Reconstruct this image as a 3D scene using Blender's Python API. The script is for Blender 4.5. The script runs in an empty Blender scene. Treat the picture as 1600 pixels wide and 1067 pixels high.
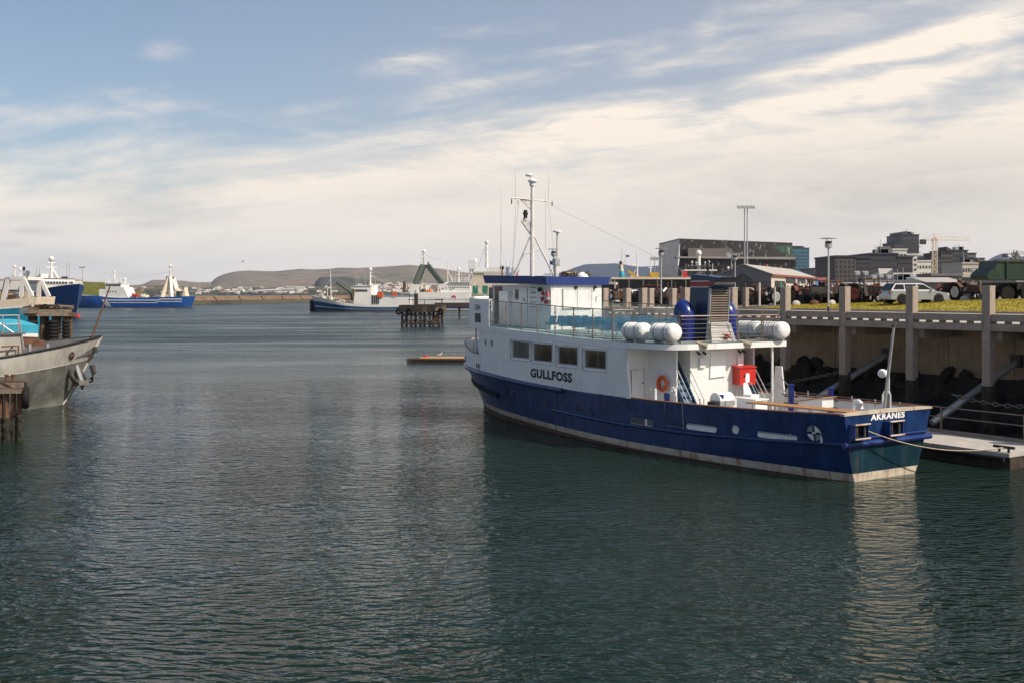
import bpy, math, random
import numpy as np
from mathutils import Vector, Matrix
R = math.radians
scn = bpy.context.scene
col = scn.collection

# ------------------------------------------------------------------ camera
cam_d = bpy.data.cameras.new('camera')
cam = bpy.data.objects.new('camera', cam_d)
col.objects.link(cam)
cam.location = (0, 0, 7.0)
cam.rotation_euler = (R(90), 0, 0)
cam_d.sensor_width = 36.0
cam_d.lens = 36.0 * 1660 / 1600
cam_d.shift_y = -75.5 / 1600
cam_d.clip_start = 0.5
cam_d.clip_end = 60000
scn.camera = cam

# ------------------------------------------------------------------ sun, sky, exposure
SUN_EL, SUN_AZ = 45.0, math.atan2(-0.55, 1.0)
sun_d = bpy.data.lights.new('sun', 'SUN')
sun_d.energy = 4.9
sun_d.angle = R(0.53)
sun_d.color = (1.0, 0.90, 0.745)
sun = bpy.data.objects.new('sun', sun_d)
col.objects.link(sun)
sv = Vector((math.cos(SUN_AZ) * math.cos(R(SUN_EL)), math.sin(SUN_AZ) * math.cos(R(SUN_EL)), math.sin(R(SUN_EL))))
sun.rotation_euler = sv.to_track_quat('Z', 'Y').to_euler()
sun.location = (60, -10, 80)
scn.view_settings.view_transform = 'Standard'
scn.view_settings.look = 'None'
scn.view_settings.exposure = 0.0
scn.view_settings.gamma = 1.0
scn.view_settings.use_curve_mapping = False


class NT:
    """small helper to write node graphs"""
    def __init__(s, tree):
        s.t = tree
        s.t.nodes.clear()

    def n(s, typ, **k):
        nd = s.t.nodes.new(typ)
        for a, b in k.items():
            setattr(nd, a, b)
        return nd

    def put(s, sock, v):
        if v is None:
            return
        if isinstance(v, bpy.types.NodeSocket):
            s.t.links.new(v, sock)
        elif isinstance(v, bpy.types.Node):
            s.t.links.new(v.outputs[0], sock)
        else:
            if sock.type == 'RGBA' and len(v) == 3:
                v = (*v, 1)
            sock.default_value = v

    def m(s, op, a, b=None, c=None, clamp=False):
        nd = s.n('ShaderNodeMath', operation=op, use_clamp=clamp)
        for i, x in enumerate((a, b, c)):
            if x is not None:
                s.put(nd.inputs[i], x)
        return nd.outputs[0]

    def mix(s, f, a, b, blend='MIX'):
        nd = s.n('ShaderNodeMix', data_type='RGBA', blend_type=blend)
        s.put(nd.inputs[0], f)
        s.put(nd.inputs[6], a)
        s.put(nd.inputs[7], b)
        return nd.outputs[2]

    def rng(s, v, a, b, c=0.0, d=1.0, smooth=True):
        nd = s.n('ShaderNodeMapRange', interpolation_type='SMOOTHSTEP' if smooth else 'LINEAR')
        for i, x in enumerate((v, a, b, c, d)):
            s.put(nd.inputs[i], x)
        return nd.outputs[0]

    def noise(s, vec, scale, detail=4, rough=0.55, dist=0.0):
        nd = s.n('ShaderNodeTexNoise')
        s.put(nd.inputs['Vector'], vec)
        nd.inputs['Scale'].default_value = scale
        nd.inputs['Detail'].default_value = detail
        nd.inputs['Roughness'].default_value = rough
        nd.inputs['Distortion'].default_value = dist
        return nd.outputs[0]

    def map(s, vec, loc=(0, 0, 0), rot=(0, 0, 0), sc=(1, 1, 1)):
        nd = s.n('ShaderNodeMapping')
        s.put(nd.inputs[0], vec)
        nd.inputs[1].default_value = loc
        nd.inputs[2].default_value = rot
        nd.inputs[3].default_value = sc
        return nd.outputs[0]


world = bpy.data.worlds.new('World')
scn.world = world
world.use_nodes = True
w = NT(world.node_tree)
SKY_S = 0.130
sky = w.n('ShaderNodeTexSky', sky_type='NISHITA', sun_disc=False)
sky.sun_elevation = R(SUN_EL)
sky.sun_rotation = math.pi / 2 - SUN_AZ
sky.altitude = 0
sky.air_density = 1.0
sky.dust_density = 1.8
sky.ozone_density = 1.2
tc = w.n('ShaderNodeTexCoord')
sep = w.n('ShaderNodeSeparateXYZ')
w.put(sep.inputs[0], tc.outputs['Generated'])
dx, dy, dz = sep.outputs
den = w.m('ADD', w.m('MAXIMUM', dz, 0.0), 0.10)
cb = w.n('ShaderNodeCombineXYZ')
w.put(cb.inputs[0], w.m('DIVIDE', dx, den))
w.put(cb.inputs[1], w.m('DIVIDE', dy, den))
pl = cb.outputs[0]
rotp = w.map(pl, rot=(0, 0, R(28)), sc=(1, 1, 1))
n_big = w.noise(w.map(rotp, loc=(3.1, 1.7, 0), sc=(0.45, 1.15, 1)), 1.0, 7, 0.58, 0.35)
n_str = w.noise(w.map(rotp, loc=(7.3, 4.2, 0), sc=(0.8, 4.2, 1)), 1.0, 8, 0.62, 0.5)
n_mix = w.m('ADD', w.m('MULTIPLY', n_big, 0.6), w.m('MULTIPLY', n_str, 0.4))
# coverage: veiled near the horizon, open overhead, thicker to the right
cov = w.m('ADD', w.m('ADD', w.rng(dz, 0.02, 0.19, 0.52, -0.08, smooth=False), w.rng(dz, 0.20, 0.48, 0.0, -0.32)), w.m('MULTIPLY', dx, 0.24))
n_fine = w.noise(w.map(tc.outputs['Generated'], loc=(0.4, 2.2, 1.1), rot=(0, R(-10), 0), sc=(5, 5, 21)), 1.0, 9, 0.62, 0.6)
cmask = w.rng(w.m('ADD', w.m('ADD', w.m('MULTIPLY', n_mix, 0.75), w.m('MULTIPLY', n_fine, 0.62)), cov), 0.60, 0.95)


def lobe(px, py, sx, sy, ang, k):
    """one cloud bank, given by the direction it stands in"""
    ax, az = (px - 800) / 1660, (458 - py) / 1660
    u = w.m('SUBTRACT', w.m('DIVIDE', dx, w.m('MAXIMUM', dy, 0.05)), ax)
    v = w.m('SUBTRACT', w.m('DIVIDE', dz, w.m('MAXIMUM', dy, 0.05)), az)
    c, s_ = math.cos(R(ang)), math.sin(R(ang))
    a = w.m('ADD', w.m('MULTIPLY', u, c / sx), w.m('MULTIPLY', v, s_ / sx))
    b = w.m('ADD', w.m('MULTIPLY', u, -s_ / sy), w.m('MULTIPLY', v, c / sy))
    d = w.m('ADD', w.m('MULTIPLY', a, a), w.m('MULTIPLY', b, b))
    return w.m('MULTIPLY', w.m('MULTIPLY', w.m('EXPONENT', w.m('MULTIPLY', d, -1.0)), k), w.m('GREATER_THAN', dy, 0.05))


n_dir = w.noise(w.map(tc.outputs['Generated'], rot=(0, R(12), 0), sc=(11, 11, 44)), 1.0, 9, 0.66, 0.9)
lob = None
for L in ((1400, 78, 0.155, 0.012, 12, 1.1), (1480, 112, 0.16, 0.014, 11, 0.75), (1250, 165, 0.16, 0.014, 10, 0.55), (640, 98, 0.055, 0.014, 6, 0.55),
          (256, 80, 0.028, 0.010, 0, 0.5), (235, 172, 0.055, 0.010, 6, 0.5), (40, 176, 0.055, 0.012, -2, 0.45),
          (760, 133, 0.09, 0.011, 7, 0.5), (740, 245, 0.16, 0.022, 9, 0.55), (400, 300, 0.12, 0.016, 4, 0.35), (490, 168, 0.04, 0.008, 9, 0.45), (900, 190, 0.09, 0.013, 10, 0.7), (1520, 45, 0.08, 0.02, 20, 0.5)):
    q = lobe(*L)
    lob = q if lob is None else w.m('ADD', lob, q)
lobm = w.rng(w.m('MULTIPLY', lob, w.m('ADD', w.m('MULTIPLY', n_dir, 2.3), -0.32)), 0.05, 0.95)
cmask = w.m('MINIMUM', w.m('ADD', w.m('ADD', w.m('MULTIPLY', cmask, 0.86), w.m('MULTIPLY', w.rng(dz, 0.15, 0.6, 1.0, 0.0), w.m('MAXIMUM', w.m('MULTIPLY_ADD', dx, 0.32, 0.125), 0.0))), w.m('MULTIPLY', lobm, 0.80)), 1.0)
# low grey banks seen edge on
n_low = w.noise(w.map(tc.outputs['Generated'], loc=(1.2, 0.3, 2.4), sc=(3.2, 3.2, 17)), 1.0, 6, 0.55, 0.4)
shade = w.m('MULTIPLY', w.rng(n_low, 0.46, 0.70), w.rng(dz, 0.02, 0.22, 1.0, 0.0))
for L, lo_ in (((1360, 305, 0.30, 0.050, 4, 1.0), 0.25), ((235, 350, 0.040, 0.0065, 4, 1.5), -0.2), ((55, 361, 0.026, 0.005, 0, 1.2), -0.1), ((10, 383, 0.02, 0.004, 0, 1.0), 0.0), ((1560, 262, 0.05, 0.010, 0, 0.9), 0.0), ((760, 300, 0.2, 0.02, 3, 0.5), 0.1)):
    shade = w.m('MAXIMUM', shade, w.m('MULTIPLY', lobe(*L), w.m('MULTIPLY_ADD', n_dir, 1.5, lo_ - 0.1)))
K = 1.0 / SKY_S
ccol = w.mix(w.m('MINIMUM', w.m('MULTIPLY', shade, 0.75), 0.85), (1.06 * K, 0.94 * K, 0.80 * K), (0.66 * K, 0.605 * K, 0.555 * K))
skyc = w.mix(cmask, w.mix(1.0, sky.outputs[0], (1.0, 0.95, 0.93), 'MULTIPLY'), ccol)
bg = w.n('ShaderNodeBackground')
w.put(bg.inputs[0], skyc)
bg.inputs[1].default_value = SKY_S
wo = w.n('ShaderNodeOutputWorld')
w.put(wo.inputs[0], bg.outputs[0])

# ------------------------------------------------------------------ materials
MATS = {}


def M(name, c, rough=0.5, metal=0.0, var=0.12, vs=1.5, bump=0.0, bs=12.0, rust=0.0, rc=(0.16, 0.06, 0.025), streak=True, spec=0.5, rs=1.0, dirt=0.0):
    m = bpy.data.materials.new(name)
    m.use_nodes = True
    t = NT(m.node_tree)
    out = t.n('ShaderNodeOutputMaterial')
    p = t.n('ShaderNodeBsdfPrincipled')
    t.put(out.inputs[0], p.outputs[0])
    co = t.n('ShaderNodeTexCoord').outputs['Object']
    nz = t.noise(co, vs, 6, 0.6)
    lo = tuple(x * (1 - var) for x in c)
    hi = tuple(min(x * (1 + var), 0.95) for x in c)
    cc = t.mix(t.rng(nz, 0.3, 0.7), lo, hi)
    if dirt > 0:
        nd = t.noise(t.map(co, sc=(1.3, 1.3, 0.25)), 2.2, 7, 0.65)
        cc = t.mix(t.m('MULTIPLY', t.rng(nd, 0.5, 0.75), dirt), cc, (0.10, 0.085, 0.065))
    if rust > 0:
        nr = t.noise(t.map(co, sc=(1, 1, 0.16) if streak else (1, 1, 1)), 3.0 * rs, 7, 0.68)
        f = t.rng(nr, 0.66 - 0.3 * rust, 0.80 - 0.25 * rust)
        cc = t.mix(f, cc, t.mix(t.noise(co, 9 * rs, 4), rc, tuple(x * 2.2 for x in rc)))
    t.put(p.inputs['Base Color'], cc)
    p.inputs['Roughness'].default_value = rough
    if metal == 0:
        rn = t.rng(nz, 0.2, 0.8, max(rough - 0.08, 0.02), min(rough + 0.12, 1.0), smooth=False)
        t.put(p.inputs['Roughness'], rn)
    p.inputs['Metallic'].default_value = metal
    p.inputs['Specular IOR Level'].default_value = spec
    if bump > 0:
        b = t.n('ShaderNodeBump')
        b.inputs['Strength'].default_value = 1.0
        b.inputs['Distance'].default_value = bump
        t.put(b.inputs['Height'], t.noise(co, bs, 6, 0.6))
        t.put(p.inputs['Normal'], b.outputs[0])
    MATS[name] = m
    return m


M('white_paint', (0.74, 0.74, 0.72), 0.38, var=0.05, vs=0.8, dirt=0.22, bump=0.004, bs=2.2)
M('ship_white', (0.74, 0.74, 0.72), 0.36, var=0.05, vs=0.6, dirt=0.22, bump=0.012, bs=1.4, rust=0.13, rc=(0.26, 0.20, 0.14))
M('bright_white', (0.80, 0.80, 0.78), 0.35, var=0.03)
def hull_paint(name, c, rust=0.08):
    m = M(name, c, 0.33, var=0.22, vs=0.9, dirt=0.12, rust=rust, rc=(0.05, 0.022, 0.012))
    t = NT.__new__(NT)
    t.t = m.node_tree
    p = [n for n in t.t.nodes if n.type == 'BSDF_PRINCIPLED'][0]
    co = t.n('ShaderNodeTexCoord').outputs['Object']
    old = p.inputs['Base Color'].links[0].from_socket
    sc = t.noise(t.map(co, sc=(0.5, 0.5, 2.6)), 3.2, 8, 0.7)
    ve = t.noise(t.map(co, sc=(2.2, 2.2, 0.22)), 1.6, 5, 0.6)
    c1 = t.mix(t.m('MULTIPLY', t.rng(ve, 0.42, 0.72), 0.45), old, tuple(min(x * 2.1 + 0.006, 1) for x in c))
    t.put(p.inputs['Base Color'], t.mix(t.m('MULTIPLY', t.rng(sc, 0.62, 0.74), 0.30), c1, (0.09, 0.11, 0.16)))
    b = t.n('ShaderNodeBump')
    b.inputs['Distance'].default_value = 0.05
    fr = t.n('ShaderNodeTexWave', wave_type='BANDS', bands_direction='X')
    t.put(fr.inputs['Vector'], co)
    fr.inputs['Scale'].default_value = 0.52
    fr.inputs['Distortion'].default_value = 1.2
    fr.inputs['Detail Scale'].default_value = 0.6
    t.put(b.inputs['Height'], t.m('ADD', t.m('MULTIPLY', fr.outputs[1], 0.10), t.noise(co, 1.1, 3, 0.5)))
    t.put(p.inputs['Normal'], b.outputs[0])


hull_paint('hull_blue', (0.0068, 0.027, 0.098))
hull_paint('hull_teal', (0.006, 0.026, 0.042), 0.22)
M('trim_blue', (0.013, 0.036, 0.16), 0.35, var=0.12)
M('roof_blue', (0.012, 0.035, 0.17), 0.4, var=0.1)
M('funnel_blue', (0.016, 0.040, 0.085), 0.4, var=0.1)
M('vent_blue', (0.008, 0.022, 0.15), 0.25, var=0.08)
M('stripe_white', (0.50, 0.44, 0.35), 0.6, var=0.18, vs=2, rust=0.52, rc=(0.20, 0.09, 0.03), dirt=0.3)
M('antifoul', (0.115, 0.075, 0.055), 0.75, var=0.3, vs=2, bump=0.01)
M('red_paint', (0.50, 0.030, 0.022), 0.4, var=0.08)
M('red_stripe', (0.33, 0.03, 0.028), 0.45)
M('orange', (0.62, 0.10, 0.025), 0.5, var=0.1)
M('steel', (0.55, 0.53, 0.50), 0.28, metal=1.0)
M('rail_steel', (0.27, 0.205, 0.16), 0.38, metal=0.55)
M('galv', (0.42, 0.43, 0.43), 0.5, metal=0.6, var=0.15)
M('mast_white', (0.66, 0.63, 0.58), 0.5, rust=0.35, rs=2)
M('black', (0.012, 0.012, 0.012), 0.45, var=0.2)
M('rubber', (0.016, 0.015, 0.014), 0.8, var=0.3, vs=4, bump=0.01, bs=10, spec=0.2)
M('wood_door', (0.16, 0.065, 0.03), 0.4, var=0.3, vs=4)
M('wood_plank', (0.42, 0.20, 0.075), 0.6, var=0.2, vs=3)
M('deck_green', (0.19, 0.29, 0.30), 0.7, var=0.1)
M('deck_grey', (0.42, 0.41, 0.39), 0.7, var=0.12)
M('stair_blue', (0.035, 0.10, 0.17), 0.5, var=0.15)
M('seat_blue', (0.025, 0.12, 0.22), 0.35, var=0.1)
M('raft_white', (0.80, 0.79, 0.76), 0.4, var=0.04)
M('cap_rust', (0.22, 0.085, 0.05), 0.6, var=0.3, vs=3)
M('louver', (0.22, 0.175, 0.135), 0.6, var=0.15)
M('lamp_tan', (0.34, 0.29, 0.20), 0.5)
M('rope', (0.42, 0.34, 0.24), 0.85, var=0.2, vs=5)
M('chain', (0.16, 0.14, 0.12), 0.6, metal=0.3, rust=0.5, rs=3)
M('concrete', (0.30, 0.245, 0.20), 0.85, var=0.14, vs=1.6, bump=0.01, bs=9, dirt=0.4)
M('concrete_pale', (0.46, 0.425, 0.385), 0.85, var=0.1, vs=1.2, bump=0.006, bs=14, dirt=0.2)
M('concrete_wall', (0.29, 0.215, 0.14), 0.9, var=0.22, vs=0.8, bump=0.015, bs=5, dirt=0.6)
M('weed', (0.03, 0.027, 0.015), 0.9, var=0.5, vs=3, bump=0.05, bs=9)
M('rock', (0.026, 0.022, 0.018), 0.9, var=0.4, vs=2, bump=0.05, bs=5)  # albedo cut to paint in the deep shade under the quay pier
M('asphalt', (0.12, 0.11, 0.10), 0.9, var=0.25, vs=0.4, bump=0.01, bs=20)
M('gravel', (0.16, 0.135, 0.11), 0.95, var=0.3, vs=0.5, bump=0.03, bs=14)
M('walk', (0.40, 0.36, 0.32), 0.9, var=0.12, vs=0.7, bump=0.006, bs=20)
M('grass_base', (0.33, 0.265, 0.032), 0.95, var=0.22, vs=0.5, bump=0.01, bs=12)
M('grass_blade', (0.34, 0.28, 0.036), 0.9, spec=0.1, var=0.10, vs=0.5)
M('timber_dark', (0.045, 0.032, 0.024), 0.85, var=0.45, vs=2.5, bump=0.02, bs=14, rust=0.25)
M('timber_brown', (0.10, 0.062, 0.036), 0.85, var=0.35, vs=2.5, bump=0.02, bs=12)
M('timber_pale', (0.22, 0.17, 0.125), 0.85, var=0.3, vs=3, bump=0.02, bs=12)
M('pontoon_wood', (0.50, 0.28, 0.12), 0.75, var=0.15, vs=2.5)
M('rust_pile', (0.13, 0.062, 0.034), 0.9, var=0.5, vs=4, bump=0.03, bs=16, rust=0.5, rc=(0.10, 0.03, 0.012))
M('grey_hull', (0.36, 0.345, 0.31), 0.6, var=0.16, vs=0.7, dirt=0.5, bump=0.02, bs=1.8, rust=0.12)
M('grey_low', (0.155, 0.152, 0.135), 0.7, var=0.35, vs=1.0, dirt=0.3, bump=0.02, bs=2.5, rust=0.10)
M('grey_dark', (0.10, 0.10, 0.105), 0.7, var=0.2)
M('rust', (0.115, 0.052, 0.029), 0.85, var=0.4, vs=3)
M('far_blue', (0.010, 0.085, 0.34), 0.4, var=0.12, vs=0.3)
M('far_navy', (0.010, 0.055, 0.20), 0.4, var=0.15, vs=0.3)
M('mid_blue', (0.012, 0.075, 0.17), 0.45, var=0.2, vs=0.3, dirt=0.15)
M('turquoise', (0.010, 0.20, 0.33), 0.45, var=0.15, vs=0.4, dirt=0.15)
M('turq_light', (0.05, 0.36, 0.50), 0.4, var=0.12)
M('far_white', (0.74, 0.72, 0.68), 0.5, var=0.07, vs=0.25, dirt=0.12, rust=0.06)
M('cream', (0.66, 0.56, 0.42), 0.55, var=0.12, rust=0.1)
M('far_red', (0.40, 0.07, 0.05), 0.6)
M('rust_red', (0.17, 0.045, 0.032), 0.8, var=0.4, vs=3, rust=0.3)
M('gantry_green', (0.075, 0.095, 0.075), 0.6, var=0.2)
M('teal_green', (0.02, 0.20, 0.13), 0.6)
M('yellow', (0.62, 0.36, 0.03), 0.5, var=0.15)
M('tarp_blue', (0.05, 0.15, 0.30), 0.6)
M('car_silver', (0.36, 0.38, 0.40), 0.3, metal=0.5, var=0.03)
M('car_white', (0.74, 0.74, 0.72), 0.3, var=0.03)
M('car_dark', (0.03, 0.032, 0.036), 0.3, var=0.05)
M('car_red', (0.35, 0.035, 0.03), 0.35, var=0.05)
M('car_glass', (0.010, 0.011, 0.012), 0.12, var=0.0, spec=0.25)
M('truck_green', (0.008, 0.032, 0.018), 0.5, var=0.2, dirt=0.2)
M('steel_dark', (0.05, 0.045, 0.042), 0.7, var=0.35, vs=3, rust=0.35)
M('tower_dark', (0.060, 0.060, 0.068), 0.4, var=0.2, vs=0.1)
M('facade_dark', (0.042, 0.040, 0.050), 0.5, var=0.15, vs=0.06)
M('facade_grey', (0.16, 0.155, 0.15), 0.7, var=0.12, vs=0.08)
M('facade_brown', (0.085, 0.070, 0.064), 0.7, var=0.2, vs=0.1)
M('facade_white', (0.62, 0.60, 0.55), 0.7, var=0.08, vs=0.1)
M('facade_cream', (0.52, 0.46, 0.38), 0.75, var=0.08, vs=0.2)
M('hall_grey', (0.17, 0.168, 0.17), 0.7, var=0.07, vs=0.3)
M('roof_pale', (0.42, 0.39, 0.355), 0.6, var=0.06, vs=0.3)
M('roof_red', (0.26, 0.075, 0.05), 0.7)
M('far_glass', (0.05, 0.055, 0.06), 0.12, var=0.1)
M('blue_glass', (0.055, 0.14, 0.20), 0.25, var=0.12, vs=0.1)
M('bark', (0.06, 0.05, 0.04), 0.9)
M('leaf_dark', (0.045, 0.050, 0.030), 0.8, var=0.5, vs=0.5)
M('red_flag', (0.45, 0.03, 0.04), 0.7)
M('blue_flag', (0.04, 0.16, 0.40), 0.7)
M('purple_flag', (0.06, 0.05, 0.22), 0.7)
M('town_white', (0.62, 0.58, 0.52), 0.8, var=0.2, vs=0.05)
M('town_roof', (0.28, 0.17, 0.12), 0.8, var=0.3, vs=0.05)
M('gull_white', (0.8, 0.8, 0.78), 0.7)
M('letter_black', (0.012, 0.012, 0.014), 0.5)
M('letter_white', (0.80, 0.80, 0.78), 0.5)
M('chair_grey', (0.30, 0.30, 0.30), 0.6)
M('life_red', (0.42, 0.04, 0.045), 0.55)


def window_dark():
    m = bpy.data.materials.new('window_glass')
    m.use_nodes = True
    t = NT(m.node_tree)
    out = t.n('ShaderNodeOutputMaterial')
    p = t.n('ShaderNodeBsdfPrincipled')
    co = t.n('ShaderNodeTexCoord').outputs['Object']
    n = t.noise(t.map(co, sc=(1.6, 1, 0.5)), 1.3, 3, 0.5)
    t.put(p.inputs['Base Color'], t.mix(t.rng(n, 0.45, 0.62), (0.030, 0.026, 0.020), (0.085, 0.075, 0.055)))
    p.inputs['Roughness'].default_value = 0.06
    t.put(out.inputs[0], p.outputs[0])
    MATS['window_glass'] = m


window_dark()


def rail_glass():
    m = bpy.data.materials.new('rail_glass')
    m.use_nodes = True
    t = NT(m.node_tree)
    out = t.n('ShaderNodeOutputMaterial')
    tr = t.n('ShaderNodeBsdfTransparent')
    tr.inputs[0].default_value = (0.93, 0.955, 0.955, 1)
    gl = t.n('ShaderNodeBsdfGlossy')
    gl.inputs['Color'].default_value = (1, 1, 1, 1)
    gl.inputs['Roughness'].default_value = 0.03
    lw = t.n('ShaderNodeLayerWeight')
    fac = t.m('ADD', t.m('MULTIPLY', t.m('POWER', lw.outputs['Facing'], 4.0), 0.6), 0.06)
    co = t.n('ShaderNodeTexCoord').outputs['Object']
    df = t.n('ShaderNodeBsdfDiffuse')
    df.inputs[0].default_value = (0.55, 0.58, 0.58, 1)
    mx0 = t.n('ShaderNodeMixShader')
    t.put(mx0.inputs[0], t.rng(t.noise(co, 1.4, 4), 0.40, 0.75, 0.01, 0.10))
    t.put(mx0.inputs[1], tr.outputs[0])
    t.put(mx0.inputs[2], df.outputs[0])
    mx = t.n('ShaderNodeMixShader')
    t.put(mx.inputs[0], fac)
    t.put(mx.inputs[1], mx0.outputs[0])
    t.put(mx.inputs[2], gl.outputs[0])
    t.put(out.inputs[0], mx.outputs[0])
    MATS['rail_glass'] = m


rail_glass()


def water_mat():
    m = bpy.data.materials.new('sea_water')
    m.use_nodes = True
    t = NT(m.node_tree)
    out = t.n('ShaderNodeOutputMaterial')
    p = t.n('ShaderNodeBsdfPrincipled')
    co = t.n('ShaderNodeTexCoord').outputs['Object']
    big = t.noise(t.map(co, sc=(0.5, 1, 1)), 0.035, 3, 0.5)
    t.put(p.inputs['Base Color'], t.mix(t.rng(big, 0.3, 0.7), (0.007, 0.0185, 0.0135), (0.010, 0.024, 0.018)))
    p.inputs['IOR'].default_value = 1.29
    gx = t.n('ShaderNodeSeparateXYZ')
    t.put(gx.inputs[0], co)
    # wind-ruffled open harbour, sheltered water near the quay
    gust = t.noise(t.map(co, rot=(0, 0, R(-6)), sc=(0.35, 1.5, 1)), 0.055, 5, 0.6)
    far = t.rng(gx.outputs[1], 42, 160, 0.05, 0.29)
    t.put(p.inputs['Roughness'], t.m('MULTIPLY', far, t.rng(gust, 0.33, 0.67, 0.65, 1.35)))
    warp = t.n('ShaderNodeVectorMath', operation='ADD')
    wn = t.n('ShaderNodeTexNoise')
    t.put(wn.inputs['Vector'], co)
    wn.inputs['Scale'].default_value = 0.16
    wn.inputs['Detail'].default_value = 2
    sc_ = t.n('ShaderNodeVectorMath', operation='SCALE')
    t.put(sc_.inputs[0], wn.outputs[1])
    sc_.inputs['Scale'].default_value = 2.2
    t.put(warp.inputs[0], co)
    t.put(warp.inputs[1], sc_.outputs[0])
    wc = warp.outputs[0]
    h = None
    # (rotation, wave lengths across / along the crest, amplitude)
    for rot, lx, ly, amp, det in ((-14, 2.6, 1.2, 0.12, 1), (-24, 1.25, 0.44, -0.074, 2), (20, 0.70, 0.30, -0.052, 2), (-58, 0.40, 0.22, 0.060, 2), (74, 0.9, 0.42, -0.062, 1), (5, 14, 6, 0.10, 1)):
        v = t.map(wc, loc=(rot * 1.7, rot * 0.9, 0), rot=(0, 0, R(rot)), sc=(1 / lx, 1 / ly, 1))
        nn = t.noise(v, 1.0, det, 0.5)
        if amp < 0:      # sharp crested wavelets
            nn, amp = t.m('SUBTRACT', 1.0, t.m('ABSOLUTE', t.m('MULTIPLY_ADD', nn, 3.0, -1.5))), -amp
        q = t.m('MULTIPLY', nn, amp)
        h = q if h is None else t.m('ADD', h, q)
    patch = t.rng(t.noise(t.map(co, rot=(0, 0, R(-12)), sc=(0.6, 1.6, 1)), 0.045, 3, 0.55), 0.34, 0.66, 0.45, 1.45)
    b = t.n('ShaderNodeBump')
    t.put(b.inputs['Strength'], patch)
    b.inputs['Distance'].default_value = 1.0
    t.put(b.inputs['Height'], h)
    t.put(p.inputs['Normal'], b.outputs[0])
    t.put(out.inputs[0], p.outputs[0])
    MATS['sea_water'] = m


water_mat()


def hill_mat(name, c1, c2, c3, sc):
    m = bpy.data.materials.new(name)
    m.use_nodes = True
    t = NT(m.node_tree)
    out = t.n('ShaderNodeOutputMaterial')
    p = t.n('ShaderNodeBsdfPrincipled')
    co = t.n('ShaderNodeTexCoord').outputs['Object']
    a = t.noise(t.map(co, sc=(1, 1, 3)), sc, 8, 0.62, 0.4)
    b = t.noise(t.map(co, sc=(1, 1, 5)), sc * 4.5, 6, 0.6)
    c = t.mix(t.rng(a, 0.35, 0.65), c1, c2)
    c = t.mix(t.m('MULTIPLY', t.rng(b, 0.5, 0.68), 0.75), c, c3)
    t.put(p.inputs['Base Color'], c)
    p.inputs['Roughness'].default_value = 0.95
    p.inputs['Specular IOR Level'].default_value = 0.1
    bm = t.n('ShaderNodeBump')
    bm.inputs['Distance'].default_value = 0.12 / sc
    t.put(bm.inputs['Height'], t.m('ADD', a, t.m('MULTIPLY', b, 0.35)))
    t.put(bm.inputs['Normal'], None)
    t.put(p.inputs['Normal'], bm.outputs[0])
    t.put(out.inputs[0], p.outputs[0])
    MATS[name] = m


hill_mat('hill_heath', (0.23, 0.165, 0.125), (0.175, 0.155, 0.095), (0.085, 0.07, 0.065), 0.0022)
hill_mat('hill_dark', (0.07, 0.065, 0.055), (0.09, 0.085, 0.05), (0.035, 0.035, 0.04), 0.004)
hill_mat('shore_land', (0.12, 0.105, 0.05), (0.085, 0.085, 0.04), (0.05, 0.04, 0.03), 0.008)
hill_mat('mountain_rock', (0.05, 0.05, 0.055), (0.04, 0.045, 0.045), (0.03, 0.03, 0.036), 0.0016)
hill_mat('breakwater_stone', (0.22, 0.145, 0.095), (0.17, 0.11, 0.075), (0.10, 0.07, 0.05), 0.12)
hill_mat('mound_grass', (0.10, 0.11, 0.02), (0.13, 0.12, 0.03), (0.06, 0.07, 0.02), 0.05)


def harpa_mat(name, c1, c2, c3, sx, sz, gl):
    """glass bricks too far off to tell apart: cells of different tint"""
    m = bpy.data.materials.new(name)
    m.use_nodes = True
    t = NT(m.node_tree)
    out = t.n('ShaderNodeOutputMaterial')
    p = t.n('ShaderNodeBsdfPrincipled')
    co = t.n('ShaderNodeTexCoord').outputs['Object']
    v = t.n('ShaderNodeTexVoronoi')
    t.put(v.inputs['Vector'], t.map(co, sc=(sx, sx, sz)))
    v.inputs['Scale'].default_value = 1.0
    s3 = t.n('ShaderNodeSeparateColor')
    t.put(s3.inputs[0], v.outputs['Color'])
    c = t.mix(t.rng(s3.outputs[0], 0.2, 0.8), c1, c2)
    c = t.mix(t.rng(s3.outputs[1], 0.93, 0.97), c, c3)
    t.put(p.inputs['Base Color'], c)
    p.inputs['Roughness'].default_value = gl
    p.inputs['Specular IOR Level'].default_value = 0.15
    t.put(out.inputs[0], p.outputs[0])
    MATS[name] = m


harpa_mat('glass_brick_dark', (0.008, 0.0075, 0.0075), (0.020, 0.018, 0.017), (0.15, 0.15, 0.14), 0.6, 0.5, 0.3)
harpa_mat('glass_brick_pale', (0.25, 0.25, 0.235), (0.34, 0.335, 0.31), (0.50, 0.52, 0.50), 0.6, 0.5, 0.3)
harpa_mat('glass_brick_green', (0.015, 0.045, 0.028), (0.03, 0.075, 0.045), (0.12, 0.16, 0.13), 0.3, 0.2, 0.25)


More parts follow.
